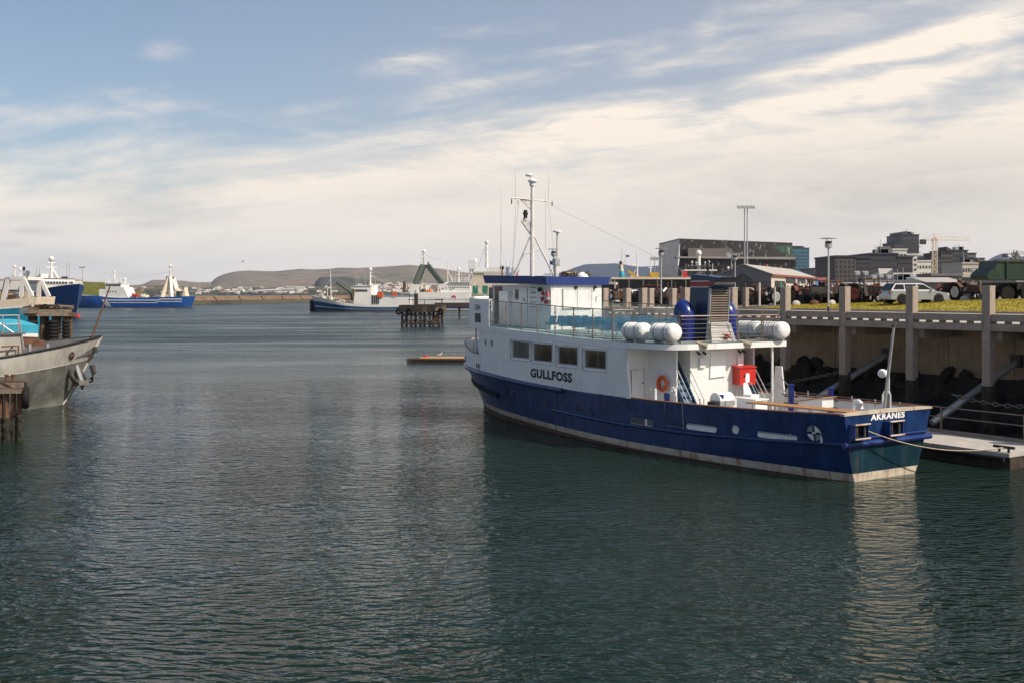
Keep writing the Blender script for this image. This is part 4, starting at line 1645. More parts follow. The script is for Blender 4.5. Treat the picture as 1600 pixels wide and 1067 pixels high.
for side in (1, -1):
    Y = side * 1.683
    m_ = MB()
    o_ = .02 * side
    wbox(m_, 25.62, 26.0, Y, Y + o_, 6.66, 7.30, 'window_glass')
    m_.tube([(25.6, Y + o_, 6.64), (26.02, Y + o_, 6.64), (26.02, Y + o_, 7.32), (25.6, Y + o_, 7.32)], .02, 'ship_white', 4, closed=True)
    part('bridge_window', m_, ferry)
    m_ = MB()
    wbox(m_, 24.62, 25.42, Y, Y + .03 * side, 5.02, 7.36, 'wood_door')
    dr = part('bridge_door', m_, ferry, 'varnished brown door')
    m_ = MB()
    wbox(m_, 24.80, 25.24, Y + .031 * side, Y + .042 * side, 6.2, 7.15, 'window_glass')
    part('pane', m_, dr)
    m_ = MB()
    m_.sph((24.7, Y + .07 * side, 6.1), .035, 'steel', 8, 5)
    part('handle', m_, dr)
    m_ = MB()
    wbox(m_, 23.62, 24.58, Y, Y + .25 * side, 5.0, 7.1, 'ship_white')
    part('side_locker', m_, ferry)
    m_ = MB()
    m_.tube([(23.50, Y + .012 * side, 5.05), (23.50, Y + .012 * side, 7.28), (22.05, Y + .012 * side, 7.28), (22.05, Y + .012 * side, 5.05)], .018, 'ship_white', 4)
    wbox(m_, 22.07, 23.48, Y, Y + .015 * side, 5.05, 7.27, 'ship_white')
    dr = part('side_door', m_, ferry)
    m_ = MB()
    wbox(m_, 22.9, 23.26, Y + .016 * side, Y + .024 * side, 6.62, 7.2, 'window_glass')
    part('pane', m_, dr)
    m_ = MB()
    m_.tube([(22.2, Y + .05 * side, 6.55), (22.42, Y + .05 * side, 6.72)], .02, 'black', 5)
    part('handle', m_, dr)
    for k in range(5):
        m_ = MB()
        h = 7.28 - k * .26
        m_.tube([(21.66, Y, h), (21.66, Y + .09 * side, h), (21.2, Y + .09 * side, h), (21.2, Y, h)], .016, 'black', 5)
        part('rung', m_, ferry)
m_ = MB()
for i, (y0, y1) in enumerate(((-.92, -.02), (.02, .92))):
    m_ = MB()
    wbox(m_, 19.74, 19.795, y0, y1, 6.18, 7.18, 'ship_white')
    part('locker_door', m_, ferry)
m_ = MB()
m_.tube([(19.76, -.96, 6.14), (19.76, .96, 6.14), (19.76, .96, 7.22), (19.76, -.96, 7.22)], .02, 'galv', 5, closed=True)
part('locker_frame', m_, ferry)
for y in (.09, -1.2):
    m_ = MB()
    m_.lathe((19.72, y, 7.36), [(.05, 0), (.08, -.02), (.09, -.12)], 'black', 8)
    part('deck_lamp', m_, ferry)
m_ = MB()
m_.tube([(19.79, -1.3, 6.5), (19.75, -1.3, 6.8), (19.75, -1.62, 7.0)], .03, 'bright_white', 5)
part('bracket', m_, ferry)
# windscreen panes of the wheelhouse, facing forward
for i in range(4):
    y0, y1 = 1.1 - i * .56, .6 - i * .56
    m_ = MB()
    uu = lambda y: lerp([(0, 26.36), (1.2, 26.26)], abs(y))
    m_.add([(uu(y0) + .01, y0, 6.5), (uu(y1) + .01, y1, 6.5), (uu(y1) + .01, y1, 7.3), (uu(y0) + .01, y0, 7.3)], [(0, 1, 2, 3)], 'window_glass')
    part('windscreen', m_, ferry)


def lifebuoy(c, axis, label, mats):
    m = MB()
    m.torus(c, .29, .085, mats[0], axis, 28, 8, mf=lambda i: mats[1] if (i % 7) in (5, 6) else mats[0])
    ax = Vector(axis).normalized()
    a, b = m.frame(ax)
    C_ = Vector(c)
    pts = [C_ + (a * math.cos(t) + b * math.sin(t)) * (.385 + .02 * math.cos(8 * t)) for t in np.linspace(0, 2 * math.pi, 33)[:-1]]
    m.tube(pts, .012, 'raft_white', 4, closed=True)
    o = solo('lifebuoy', m, label, 'lifebuoy', (SX, SY, 0), SRZ, 'lifebuoys on the ferry')
    return o


lifebuoy((20.2, 1.79, 6.78), (0, 1, 0), 'red and white lifebuoy hung on the side of the ferry wheelhouse', ('life_red', 'raft_white'))
lifebuoy((9.95, 2.50, 2.98), (0, 1, 0), 'orange lifebuoy hung on the white wall beside the ferry stern deck', ('orange', 'orange'))
m_ = MB()
m_.sph((20.7, 1.8, 7.18), .13, 'black', 8, 6)
part('searchlight', m_, ferry)

# mast with legs, crosstree, radar
mast = MB()
mast.cyl((24.1, 0, 7.75), (24.08, 0, 13.15), .125, 'mast_white', .085, 10)
mp = part('mast', mast, ferry)
m_ = MB()
for (u, y) in ((24.7, .95), (23.6, -1.35)):
    m_.cyl((u, y, 7.7), (24.1, y * .06, 10.35), .062, 'mast_white', .05, 8)
m_.cyl((24.1, .02, 9.3), (24.1, .35, 9.25), .04, 'mast_white', n=6)
m_.cyl((24.25, .42, 9.2), (23.95, -.5, 9.5), .035, 'mast_white', n=6)
part('mast_leg', m_, mp)
m_ = MB()
m_.cyl((24.3, 1.28, 12.38), (23.85, -1.3, 12.22), .035, 'mast_white', n=6)
m_.prism([(24.1, .08, 11.75), (24.1, .08, 12.4), (24.25, .75, 12.36)], (.03, .03, 0), 'mast_white')
for y in (1.25, .85, -.85, -1.25):
    m_.cyl((24.1 + y * .17, y, 12.3), (24.1 + y * .17, y, 12.02), .035, 'black' if abs(y) > 1 else 'mast_white', n=6)
part('crosstree', m_, mp)
m_ = MB()
m_.cyl((24.08, 0, 13.1), (24.08, 0, 13.25), .16, 'mast_white', n=8)
m_.sph((24.08, -.02, 13.38), .26, 'bright_white', 12, 7, (1, 1, .55))
m_.sph((24.2, .12, 13.72), .22, 'bright_white', 10, 6, (1, 1.1, .45))
m_.cyl((24.1, 0, 13.45), (24.18, .1, 13.66), .04, 'mast_white', n=6)
part('radar', m_, mp)
m_ = MB()
m_.prism([(24.1, .06, 10.3), (24.1, .06, 11.1), (24.3, .55, 11.12), (24.3, .55, 11.05)], (.25, -.1, 0), 'mast_white')
m_.cyl((24.3, .32, 11.15), (24.3, .32, 11.25), .16, 'mast_white', n=8)
m_.cyl((24.3, .32, 11.25), (24.3, .32, 11.72), .11, 'black', n=8)
m_.cyl((24.3, .32, 11.45), (24.3, .32, 11.58), .15, 'black', n=8)
part('mast_light', m_, mp)
m_ = MB()
for k in range(10):
    m_.cyl((24.1, -.02, 8.1 + k * .42), (23.98, .25, 8.1 + k * .42), .012, 'mast_white', n=4)
part('mast_step', m_, mp)
for (u, y, h0, h1) in ((24.28, 1.02, 12.3, 14.0), (23.9, -1.02, 12.3, 14.0), (25.6, 1.15, 7.9, 13.1), (23.9, -.8, 9.6, 12.9)):
    m_ = MB()
    m_.cyl((u, y, h0), (u, y, h1), .024, 'mast_white', .01, 5)
    part('whip_antenna', m_, mp)
m_ = MB()
for y, u1, y1 in ((1.1, 24.3, 1.2), (.9, 24.9, .9), (-1.1, 23.3, -1.2)):
    m_.cyl((24.1, y, 12.25), (u1, y1, 7.9), .009, 'galv', n=4)
m_.cyl((23.9, -1.0, 12.1), (10.3, -.35, 7.55), .006, 'galv', n=4)
part('stay', m_, mp)
m_ = MB()
m_.cyl((21.6, .0, 7.7), (21.6, .0, 10.35), .055, 'mast_white', n=7)
m_.lathe((21.6, 0, 10.3), [(.04, 0), (.26, .06), (.24, .12), (.05, .15)], 'bright_white', 12)
part('gps_mast', m_, ferry)
m_ = MB()
m_.cyl((21.5, .15, 7.7), (21.5, .15, 8.6), .13, 'mast_white', n=8)
m_.box((21.5, .15, 8.7), (.3, .3, .35), 'galv')
part('loudhailer', m_, ferry)
m_ = MB()
m_.sph((18.85 + 1.2, -.55, 7.78), .34, 'bright_white', 14, 8, half=True)
part('satellite_dome', m_, ferry)
m_ = MB()
m_.cyl((25.7, .55, 7.8), (25.7, .55, 8.5), .17, 'bright_white', n=10)
m_.cyl((25.35, .7, 7.8), (25.35, .7, 8.45), .17, 'bright_white', n=10)
m_.cyl((25.5, .2, 7.8), (25.5, .2, 8.3), .1, 'life_red', n=8)
m_.sph((25.9, .9, 8.45), .13, 'black', 8, 5)
m_.cyl((25.9, .9, 7.8), (25.9, .9, 8.4), .05, 'life_red', n=6)
part('roof_canister', m_, ferry)
m_ = MB()
r2 = random.Random(5)
for k in range(26):
    u, y = r2.uniform(19.95, 21.3), r2.uniform(-1.35, .35)
    pts = [(u + r2.uniform(-.35, .35), y + r2.uniform(-.4, .4), 7.92 + r2.uniform(0, .22)) for _ in range(5)]
    m_.tube(pts, r2.uniform(.03, .055), r2.choice(['rope', 'rope', 'timber_brown', 'timber_pale']), 5)
solo('rope_heap', m_, 'tangled heap of tan rope lying on the roof of the ferry wheelhouse', 'rope', (SX, SY, 0), SRZ)
m_ = MB()
for k in range(3):
    m_.torus((22.9, -.1 - k * .2, 7.9), .16, .03, 'galv', (1, .2, 0), 12, 5)
part('roof_hoop', m_, ferry)
m_ = MB()
m_.cyl((22.6, -.2, 7.75), (22.6, -.2, 8.85), .02, 'galv', n=5)
P = [[(22.6 - i * .09, -.2 - i * .06 + .03 * math.sin(i), 8.8 - .07 * j - i * .02) for j in range(4)] for i in range(6)]
m_.grid(P, 'blue_flag')
part('pennant', m_, ferry)

# aft end of the deckhouse: recess with door, stairs, centre wall
m_ = MB()
zt = 4.55
pw = [(11.0, 3.66), (11.0, 2.39), (9.15, 2.39), (9.15, 2.30), (10.9, 2.30), (10.9, 1.62), (9.1, 1.62), (9.1, -1.68), (10.9, -1.68), (10.9, -2.34), (9.15, -2.34), (9.15, -2.42), (11.0, -2.42), (11.0, -3.66)]
m_.grid([[(u, y, 1.36), (u, y, zt)] for u, y in pw], 'ship_white')
part('deckhouse_end', m_, ferry, ang=20)
m_ = MB()
m_.hexa([(11.0, 3.64, 2.3), (10.72, 3.62, 2.3), (10.72, 3.70, 2.3), (11.0, 3.72, 2.3), (11.0, 3.64, 3.9), (10.95, 3.63, 3.9), (10.95, 3.71, 3.9), (11.0, 3.72, 3.9)], 'bright_white')
part('end_bracket', m_, ferry)
m_ = MB()
m_.b2((10.955, 2.72, 1.45), (10.992, 3.42, 3.55), 'ship_white')
m_.tube([(10.95, 2.70, 1.45), (10.95, 2.70, 3.57), (10.95, 3.44, 3.57), (10.95, 3.44, 1.45)], .015, 'galv', 4)
dr = part('aft_door', m_, ferry)
m_ = MB()
m_.sph((10.93, 2.80, 2.95), .04, 'black', 6, 4)
part('handle', m_, dr)
for side, y0 in ((1, 1.96), (-1, -2.0)):
    m_ = MB()
    for e in (.33, -.33):
        m_.hexa([(10.6, y0 + e - .02, 4.7), (10.35, y0 + e - .02, 4.7), (8.15, y0 + e - .02, 1.4), (8.4, y0 + e - .02, 1.4), (10.6, y0 + e + .02, 4.7), (10.35, y0 + e + .02, 4.7), (8.15, y0 + e + .02, 1.4), (8.4, y0 + e + .02, 1.4)], 'stair_blue')
    sr = part('stair', m_, ferry)
    for k in range(11):
        m_ = MB()
        f = (k + .5) / 11
        m_.b2((8.2 + 2.2 * f, y0 - .31, 1.4 + 3.3 * f), (8.45 + 2.2 * f, y0 + .31, 1.44 + 3.3 * f), 'stair_blue')
        part('tread', m_, sr)
    m_ = MB()
    P = [(8.28, y0 - .31, 1.45), (8.28, y0 + .31, 1.45), (10.48, y0 + .31, 4.7), (10.48, y0 - .31, 4.7)]
    m_.add([(u + .12, y, h) for u, y, h in P], [(0, 1, 2, 3)], 'stair_blue')
    part('riser_sheet', m_, sr)
    for e in (.36, -.36):
        m_ = MB()
        for dz in (.55, .98):
            m_.cyl((8.25, y0 + e, 1.4 + dz), (10.5, y0 + e, 4.72 + dz - .15), .022, 'steel', n=6)
        for f in (0, .5):
            m_.cyl((8.25 + 2.25 * f, y0 + e, 1.45 + 3.3 * f), (8.25 + 2.25 * f, y0 + e, 2.4 + 3.25 * f), .022, 'steel', n=6)
        part('handrail', m_, sr)
m_ = MB()
m_.hexa([(9.02, -.46, 3.25), (9.06, -.46, 4.4), (9.06, .40, 4.4), (9.02, .48, 3.2), (9.098, -.46, 3.25), (9.098, -.46, 4.4), (9.098, .40, 4.4), (9.098, .48, 3.2)], 'bright_white')
part('stowage_panel', m_, ferry)
for y in (.95, -1.38):
    m_ = MB()
    m_.b2((9.0, y - .17, 3.68), (9.09, y + .17, 4.12), 'ship_white')
    part('switch_box', m_, ferry)
for y in (1.2, .85, -1.3, -1.55):
    m_ = MB()
    m_.cyl((9.05, y, 4.36), (8.85, y + .08, 4.3), .06, 'black', n=7)
    part('flood_lamp', m_, ferry)
for y, lab in ((1.62, 0), (-1.05, 0)):
    m_ = MB()
    m_.cyl((8.45, y + .25, 4.85), (8.2, y - .1, 4.68), .06, 'lamp_tan', .14, 10)
    m_.cyl((8.2, y - .1, 4.68), (8.17, y - .14, 4.66), .14, 'lamp_tan', n=10)
    part('deck_floodlight', m_, ferry)
m_ = MB()
m_.b2((8.62, -1.95, 2.84), (9.08, -.95, 3.60), 'red_paint')
m_.hexa([(8.58, -2.0, 3.60), (9.09, -2.0, 3.60), (9.09, -.9, 3.60), (8.58, -.9, 3.60), (8.58, -2.0, 3.64), (9.09, -2.0, 3.72), (9.09, -.9, 3.72), (8.58, -.9, 3.64)], 'red_paint')
m_.b2((8.61, -1.55, 2.95), (8.618, -1.30, 3.25), 'letter_white')
m_.lathe((8.612, -1.425, 3.25), [(.125, 0), (.125, .006)], 'letter_white', 12, (-1, 0, 0))
m_.b2((8.60, -1.30, 3.2), (8.617, -1.2, 3.3), 'black')
solo('fire_box', m_, 'red fire equipment box on the white wall above the ferry stern deck', 'fire box', (SX, SY, 0), SRZ)
m_ = MB()
m_.cyl((8.55, -2.95, 1.4), (8.55, -2.95, 4.55), .055, 'bright_white', n=8)
part('deck_pillar', m_, ferry)
m_ = MB()
m_.prism([(9.0, -3.35, 1.4), (8.05, -3.35, 1.4), (8.35, -3.35, 3.62), (8.75, -3.35, 3.62)], (0, -.06, 0), 'bright_white')
part('side_screen', m_, ferry)
m_ = MB()
for dz in (0, .45):
    m_.cyl((8.5, -3.2, 3.3 - dz), (7.4, -3.2, 2.5 - dz), .022, 'steel', n=6)
m_.cyl((7.4, -3.2, 2.5), (7.4, -3.2, 1.4), .022, 'steel', n=6)
part('side_handrail', m_, ferry)

# stern deck, bulwark lining, cap rail
m_ = MB()
m_.grid([[(u, f * (side_b(max(u, 0.02), 1.38) - .06), 1.38) for f in (1, 0, -1)] for u in list(np.arange(0.05, 11.2, .6)) + [11.2]], 'deck_grey')
part('stern_deck', m_, ferry)
cap = []
for side in (1, -1):
    m_ = MB()
    P = [[(u, side * (side_b(max(u, 0), h) - .13), h) for h in (1.36, 1.9, lerp(HT, u))] for u in np.arange(0.02, 11.1, .55)]
    m_.grid(P, 'ship_white')
    part('bulwark_lining', m_, ferry)
    m_ = MB()
    P = []
    for u in np.arange(-.14, 11.05, .55):
        h = lerp(HT, u)
        b = lerp(TP, max(u, 0))
        P.append([(u, side * (b + .03), h - .01), (u, side * (b + .03), h + .035), (u, side * (b - .17), h + .035), (u, side * (b - .17), h - .01)])
    m_.loft(P, 'cap_rust')
    part('cap_rail', m_, ferry)
    for k, u in enumerate(np.arange(.9, 8, 1.35)):
        m_ = MB()
        b = lerp(TP, u) - .2
        m_.hexa([(u, side * (b + .08), 1.4), (u + .05, side * (b + .08), 1.4), (u + .05, side * (b - .15), 1.4), (u, side * (b - .15), 1.4), (u, side * (b + .08), 2.35), (u + .05, side * (b + .08), 2.35), (u + .05, side * (b + .03), 2.35), (u, side * (b + .03), 2.35)], 'ship_white')
        part('bulwark_stay', m_, ferry)
        m_ = MB()
        m_.cyl((u + .4, side * (b + .12), 2.3), (u + .4, side * (b + .12), 2.62), .03, 'galv', n=6)
        part('rail_pin', m_, ferry)
m_ = MB()
m_.add([(-.0, 2.1, 1.36), (-.0, -2.1, 1.36), (-.02, -2.35, 2.5), (-.02, 2.35, 2.5)], [(0, 1, 2, 3)], 'ship_white')
part('transom_lining', m_, ferry)
m_ = MB()
P = []
for y in np.linspace(2.56, -2.56, 9):
    h = 2.545 + .06 * (1 - (y / 2.56) ** 2)
    P.append([(-.20, y, 2.50), (-.20, y, h + .03), (.02, y, h + .03), (.02, y, 2.50)])
m_.loft(P, 'stripe_white')
part('transom_cap', m_, ferry)
# roller fairleads on the transom
for yc in (1.88, -.10):
    m_ = MB()
    x0 = -.16
    m_.b2((x0 - .30, yc - .40, 2.14), (x0 + .05, yc + .40, 2.18), 'hull_blue')
    m_.b2((x0 - .30, yc - .40, 1.66), (x0 + .09, yc + .40, 1.70), 'hull_blue')
    m_.b2((x0 - .02, yc - .34, 1.71), (x0 + .04, yc + .34, 2.13), 'black')
    for e in (-.38, .38):
        m_.b2((x0 - .28, yc + e - .025, 1.70), (x0 + .05, yc + e + .025, 2.14), 'trim_blue')
    for e in (-.22, .22):
        m_.cyl((x0 - .2, yc + e, 1.71), (x0 - .2, yc + e, 2.13), .055, 'steel_dark', n=8)
    for h in (2.185, 1.66):
        m_.cyl((x0 - .31, yc - .42, h), (x0 - .31, yc + .42, h), .035, 'stripe_white', n=7)
    m_.hexa([(x0 + .05, yc + .35, 1.45), (x0 - .2, yc + .35, 1.66), (x0 - .2, yc + .40, 1.66), (x0 + .05, yc + .40, 1.45), (x0 + .05, yc + .35, 1.66), (x0 - .19, yc + .35, 1.67), (x0 - .19, yc + .40, 1.67), (x0 + .05, yc + .40, 1.66)], 'hull_blue')
    part('roller_fairlead', m_, ferry)
# stern fittings
for (u, y) in ((6.54, -2.0), (4.33, -2.0)):
    m_ = MB()
    m_.cyl((u, y, 1.38), (u, y, 2.93), .125, 'vent_blue', n=12)
    m_.cyl((u, y, 2.93), (u, y, 3.0), .155, 'vent_blue', n=12)
    for h in (2.15, 2.45):
        m_.cyl((u - .32, y - .1, h), (u + .32, y + .1, h), .028, 'black', n=6)
    part('mooring_post', m_, ferry)
for (u, y) in ((9.9, 2.95), (8.9, 2.65)):
    m_ = MB()
    m_.cyl((u, y, 1.38), (u, y, 2.45), .07, 'bright_white', n=8)
    m_.tube([(u, y, 2.4), (u, y, 2.75), (u + .1, y, 2.88), (u + .25, y, 2.85), (u + .3, y, 2.7)], .06, 'bright_white', 8)
    part('air_pipe', m_, ferry)
for (u, y) in ((9.3, 2.80), (7.55, 1.25)):
    m_ = MB()
    m_.cyl((u, y, 1.38), (u, y, 2.62), .13, 'vent_blue', n=12)
    part('mooring_post', m_, ferry)
m_ = MB()
m_.tube([(3.5, -2.4, 1.38), (3.5, -2.4, 2.3), (3.4, -2.4, 2.48), (3.2, -2.4, 2.5), (3.05, -2.4, 2.4), (3.0, -2.4, 2.2)], .09, 'ship_white', 9)
part('goose_neck_vent', m_, ferry)
m_ = MB()
m_.prism([(5.4, -1.2, 1.4), (5.4, -1.2, 2.35), (4.1, -1.2, 2.62), (4.1, -1.2, 2.2)], (0, -.7, 0), 'ship_white')
m_.hexa([(5.5, -1.1, 2.35), (4.0, -1.1, 2.63), (4.0, -2.0, 2.63), (5.5, -2.0, 2.35), (5.5, -1.1, 2.39), (4.0, -1.1, 2.67), (4.0, -2.0, 2.67), (5.5, -2.0, 2.39)], 'wood_plank')
part('companion_hatch', m_, ferry)
bt = thing('bench_table', 'long varnished plank table standing along the ferry stern rail', 'table', (SX, SY, 0), SRZ)
for k in range(5):
    m_ = MB()
    y = 2.62 - k * .16
    m_.hexa([(4.6, y - .02, 2.58), (-.02, y - .53 - .02, 2.58), (-.02, y - .53 + .12, 2.58), (4.6, y + .12, 2.58), (4.6, y - .02, 2.63), (-.02, y - .53 - .02, 2.63), (-.02, y - .53 + .12, 2.63), (4.6, y + .12, 2.63)], 'wood_plank')
    part('plank', m_, bt)
for u in (4.0, 2.2, .5):
    m_ = MB()
    m_.b2((u - .04, 1.6, 1.38), (u + .04, 1.7, 2.58), 'galv')
    part('leg', m_, bt)
gr = thing('barbecue', 'silver lidded barbecue standing on the ferry stern deck before the wall', 'barbecue', (SX, SY, 0), SRZ)
m_ = MB()
P = []
for x in (-.42, .42):
    P.append([(7.75 + .34 * math.cos(a), .98 - x, 2.35 + .34 * math.sin(a)) for a in np.linspace(0, math.pi, 9)])
m_.loft(P, 'bright_white', closed=True)
part('lid', m_, gr)
m_ = MB()
m_.b2((7.42, .55, 2.12), (8.08, 1.41, 2.345), 'galv')
part('fire_tray', m_, gr)
m_ = MB()
m_.b2((7.5, 1.42, 1.4), (8.0, 1.62, 2.3), 'black')
part('side_panel', m_, gr)
m_ = MB()
m_.b2((7.5, .45, 2.2), (8.0, .54, 2.26), 'galv')
part('side_shelf', m_, gr)
for u in (7.5, 8.0):
    for y in (.62, 1.34):
        m_ = MB()
        m_.cyl((u, y, 1.38), (u, y, 2.12), .025, 'galv', n=6)
        part('leg', m_, gr)
m_ = MB()
m_.box((6.4, .55, 2.0), (1.1, .7, .95), 'bright_white')
m_.box((6.4, .55, 2.5), (1.2, .8, .05), 'raft_white')
m_.box((6.9, .1, 2.35), (.5, .5, .55), 'bright_white')
solo('deck_locker', m_, 'white plastic locker on the ferry stern deck right of the barbecue', 'locker', (SX, SY, 0), SRZ)
m_ = MB()
m_.b2((7.6, -.8, 1.4), (7.75, -.3, 2.3), 'bright_white')
m_.prism([(7.7, -.35, 2.2), (7.7, -.95, 2.25), (8.9, -1.55, 3.15), (8.9, -1.45, 3.15)], (.06, 0, 0), 'bright_white')
solo('folded_chair', m_, 'white folded deck chair leaning on the wall under the red box', 'chair', (SX, SY, 0), SRZ)
m_ = MB()
m_.cyl((.28, -.3, 1.4), (.28, -.3, 2.6), .08, 'galv', n=8)
m_.cyl((.30, -.28, 2.4), (-.13, -.33, 5.72), .065, 'galv', .05, 8)
m_.box((-.13, -.33, 5.74), (.1, .12, .1), 'steel_dark')
part('flagstaff', m_, ferry, 'bare steel flagstaff')
m_ = MB()
pts = [(.45, -.42, 2.55), (.45, -.42, 3.1), (.42, -.45, 3.2), (.38, -.72, 3.2), (.36, -.75, 3.1), (.36, -.75, 2.5)]
m_.tube(pts, .035, 'ship_white', 6)
m_.cyl((.36, -.68, 3.1), (.36, -.68, 4.05), .025, 'ship_white', n=6)
m_.b2((.36, -.68, 2.55), (.42, -.5, 3.05), 'steel_dark')
m_.cyl((.36, -.68, 4.0), (.36, -.3, 4.02), .03, 'ship_white', n=6)
m_.sph((.40, -.34, 3.92), .17, 'bright_white', 10, 7, (1, 1.2, 1))
part('stern_light', m_, ferry)

# funnel, cowls, locker on the sun deck
m_ = MB()
fy0, fy1 = .30, -.86
A_ = [(10.72, 4.8), (9.45, 4.8), (9.28, 7.2), (8.85, 7.46), (8.6, 7.68), (10.5, 7.86)]
m_.prism([(u, fy0, h) for u, h in A_], (0, fy1 - fy0, 0), 'funnel_blue')
fn = part('funnel', m_, ferry)
m_ = MB()
for y in (fy0 + .004, fy1 - .004):
    s_ = 1 if y > 0 else -1
    def band_(h0, h1, mat, off):
        lu = lambda h: 10.72 - (h - 4.8) * .072
        m_.b2((9.3, y, h0), (lu(h0), y + s_ * off, h1), mat)
    band_(7.28, 7.52, 'red_stripe', .006)
    band_(7.25, 7.28, 'letter_white', .007)
    band_(7.52, 7.55, 'letter_white', .007)
    m_.prism([(9.3, y, 7.28), (9.3, y, 7.52), (8.86, y, 7.52)], (0, s_ * .006, 0), 'red_stripe')
part('funnel_band', m_, fn)
m_ = MB()
m_.hexa([(9.3, fy0, 7.20), (8.84, fy0 + .01, 7.46), (8.84, fy1 - .01, 7.46), (9.3, fy1, 7.20), (9.27, fy0, 7.22), (8.80, fy0 + .01, 7.49), (8.80, fy1 - .01, 7.49), (9.27, fy1, 7.22)], 'galv')
m_.hexa([(8.83, fy0 + .02, 7.48), (8.55, fy0 + .02, 7.66), (8.55, fy1 - .02, 7.66), (8.83, fy1 - .02, 7.48), (8.79, fy0 + .02, 7.49), (8.5, fy0 + .02, 7.70), (8.5, fy1 - .02, 7.70), (8.79, fy1 - .02, 7.49)], 'black')
part('funnel_hood', m_, fn)
for k in range(18):
    m_ = MB()
    h = 5.2 + k * .112
    u = lerp([(4.8, 9.44), (7.2, 9.27)], h)
    m_.hexa([(u, fy0 - .05, h), (u - .10, fy0 - .05, h - .03), (u - .10, fy1 + .05, h - .03), (u, fy1 + .05, h), (u, fy0 - .05, h + .035), (u - .10, fy0 - .05, h + .012), (u - .10, fy1 + .05, h + .012), (u, fy1 + .05, h + .035)], 'louver')
    part('louvre_slat', m_, fn)
m_ = MB()
for y in (fy1 + .0, fy0):
    m_.beam((9.41, y, 4.85), (9.22, y, 7.2), .05, .14, 'galv')
part('louvre_frame', m_, fn)
m_ = MB()
m_.cyl((9.9, -.2, 7.6), (9.9, -.2, 8.55), .05, 'black', n=8)
part('exhaust', m_, fn)
for (u, y, fc) in ((10.1, .92, 1), (10.1, -1.72, 1)):
    m_ = MB()
    pts = [(.36, 0), (.36, .75), (.37, .95)]
    ring_ = []
    for r, h in pts:
        ring_.append([(u + r * math.cos(t), y + r * math.sin(t), 4.8 + h) for t in np.linspace(0, 6.283, 17)[:-1]])
    # bend towards the bow and flare
    for k in range(1, 7):
        a = k / 6 * R(80)
        r = .37 + .12 * k / 6
        c = Vector((u + .38 * (1 - math.cos(a)), y, 5.75 + .48 * math.sin(a)))
        nx = Vector((math.cos(a), 0, -math.sin(a)))
        ring_.append([tuple(c + nx * r * math.cos(t) + Vector((0, 1, 0)) * r * math.sin(t)) for t in np.linspace(0, 6.283, 17)[:-1]])
    m_.loft(ring_, 'vent_blue', caps=False)
    m_.sph((u + .05, y, 5.88), .50, 'vent_blue', 16, 10, (.8, .9, 1.25))
    part('vent_cowl', m_, ferry)
m_ = MB()
m_.hexa([(9.2, .62, 4.8), (8.75, .62, 4.8), (8.75, -.85, 4.8), (9.2, -.85, 4.8), (9.2, .5, 5.68), (9.0, .5, 5.62), (9.0, -.75, 5.62), (9.2, -.75, 5.68)], 'deck_grey')
part('deck_box', m_, ferry)
m_ = MB()
m_.sph((8.7, -.25, 5.05), .10, 'red_paint', 8, 6, (.6, 1.6, 1.2))
m_.tube([(8.68, .05, 5.15), (8.66, -.2, 5.1), (8.66, -.4, 4.95)], .03, 'black', 5)
part('hose_valve', m_, ferry)


# life rafts
def raft(u, y, z, label):
    t = thing('life_raft', label, 'life raft', W(u, -y, z), SRZ, 'white canister life rafts on the ferry')
    m = MB()
    L, r = .84, .40
    prof = [(0.001, -L), (.16, -L + .03), (.28, -L + .12), (.36, -L + .26)]
    x = -L + .30
    while x < L - .30:
        prof += [(r - .065, x), (r - .005, x + .02), (r, x + .06), (r - .005, x + .115), (r - .065, x + .135)]
        x += .17
    prof += [(r - .01, L - .17), (r - .05, L - .10), (.29, L - .06), (.18, L - .03), (0.001, L)]
    m.lathe((0, 0, .45), [(a, -b) for a, b in prof][::-1], 'raft_white', 20, (1, 0, 0))
    part('canister', m, t)
    m = MB()
    m.torus((0, 0, .45), r - .03, .03, 'ship_white', (0, 0, 1), 4, 4) if False else None
    m.b2((-L + .12, -r * .97, .43), (-L + .62, r * .97, .47), 'raft_white')
    part('seam', m, t)
    for xx in (-.35, .3):
        m = MB()
        m.torus((xx, 0, .45), r + .005, .014, 'black', (1, 0, 0), 20, 4)
        part('strap', m, t)
        m = MB()
        m.b2((xx - .05, -.34, -.02), (xx + .05, .34, .10), 'galv')
        m.cyl((xx, .3, .08), (xx, .36, .3), .025, 'galv', n=5)
        m.cyl((xx, -.3, .08), (xx, -.36, .3), .025, 'galv', n=5)
        part('cradle', m, t)
    m = MB()
    m.b2((-L + .42, -.06, .45 + r * .93), (-L + .52, .06, .45 + r * .97 + .012), 'blue_flag')
    part('sticker', m, t)


raft(11.05, 3.12, 4.83, 'white life raft canister on the port deck edge, farther from the stern')
raft(9.25, 2.98, 4.83, 'white life raft canister on the rounded port corner of the ferry sun deck')
raft(10.25, -3.15, 4.83, 'white life raft canister half hidden behind another near the quay')
raft(8.75, -3.2, 4.83, 'white life raft canister overhanging the starboard corner nearest the quay')


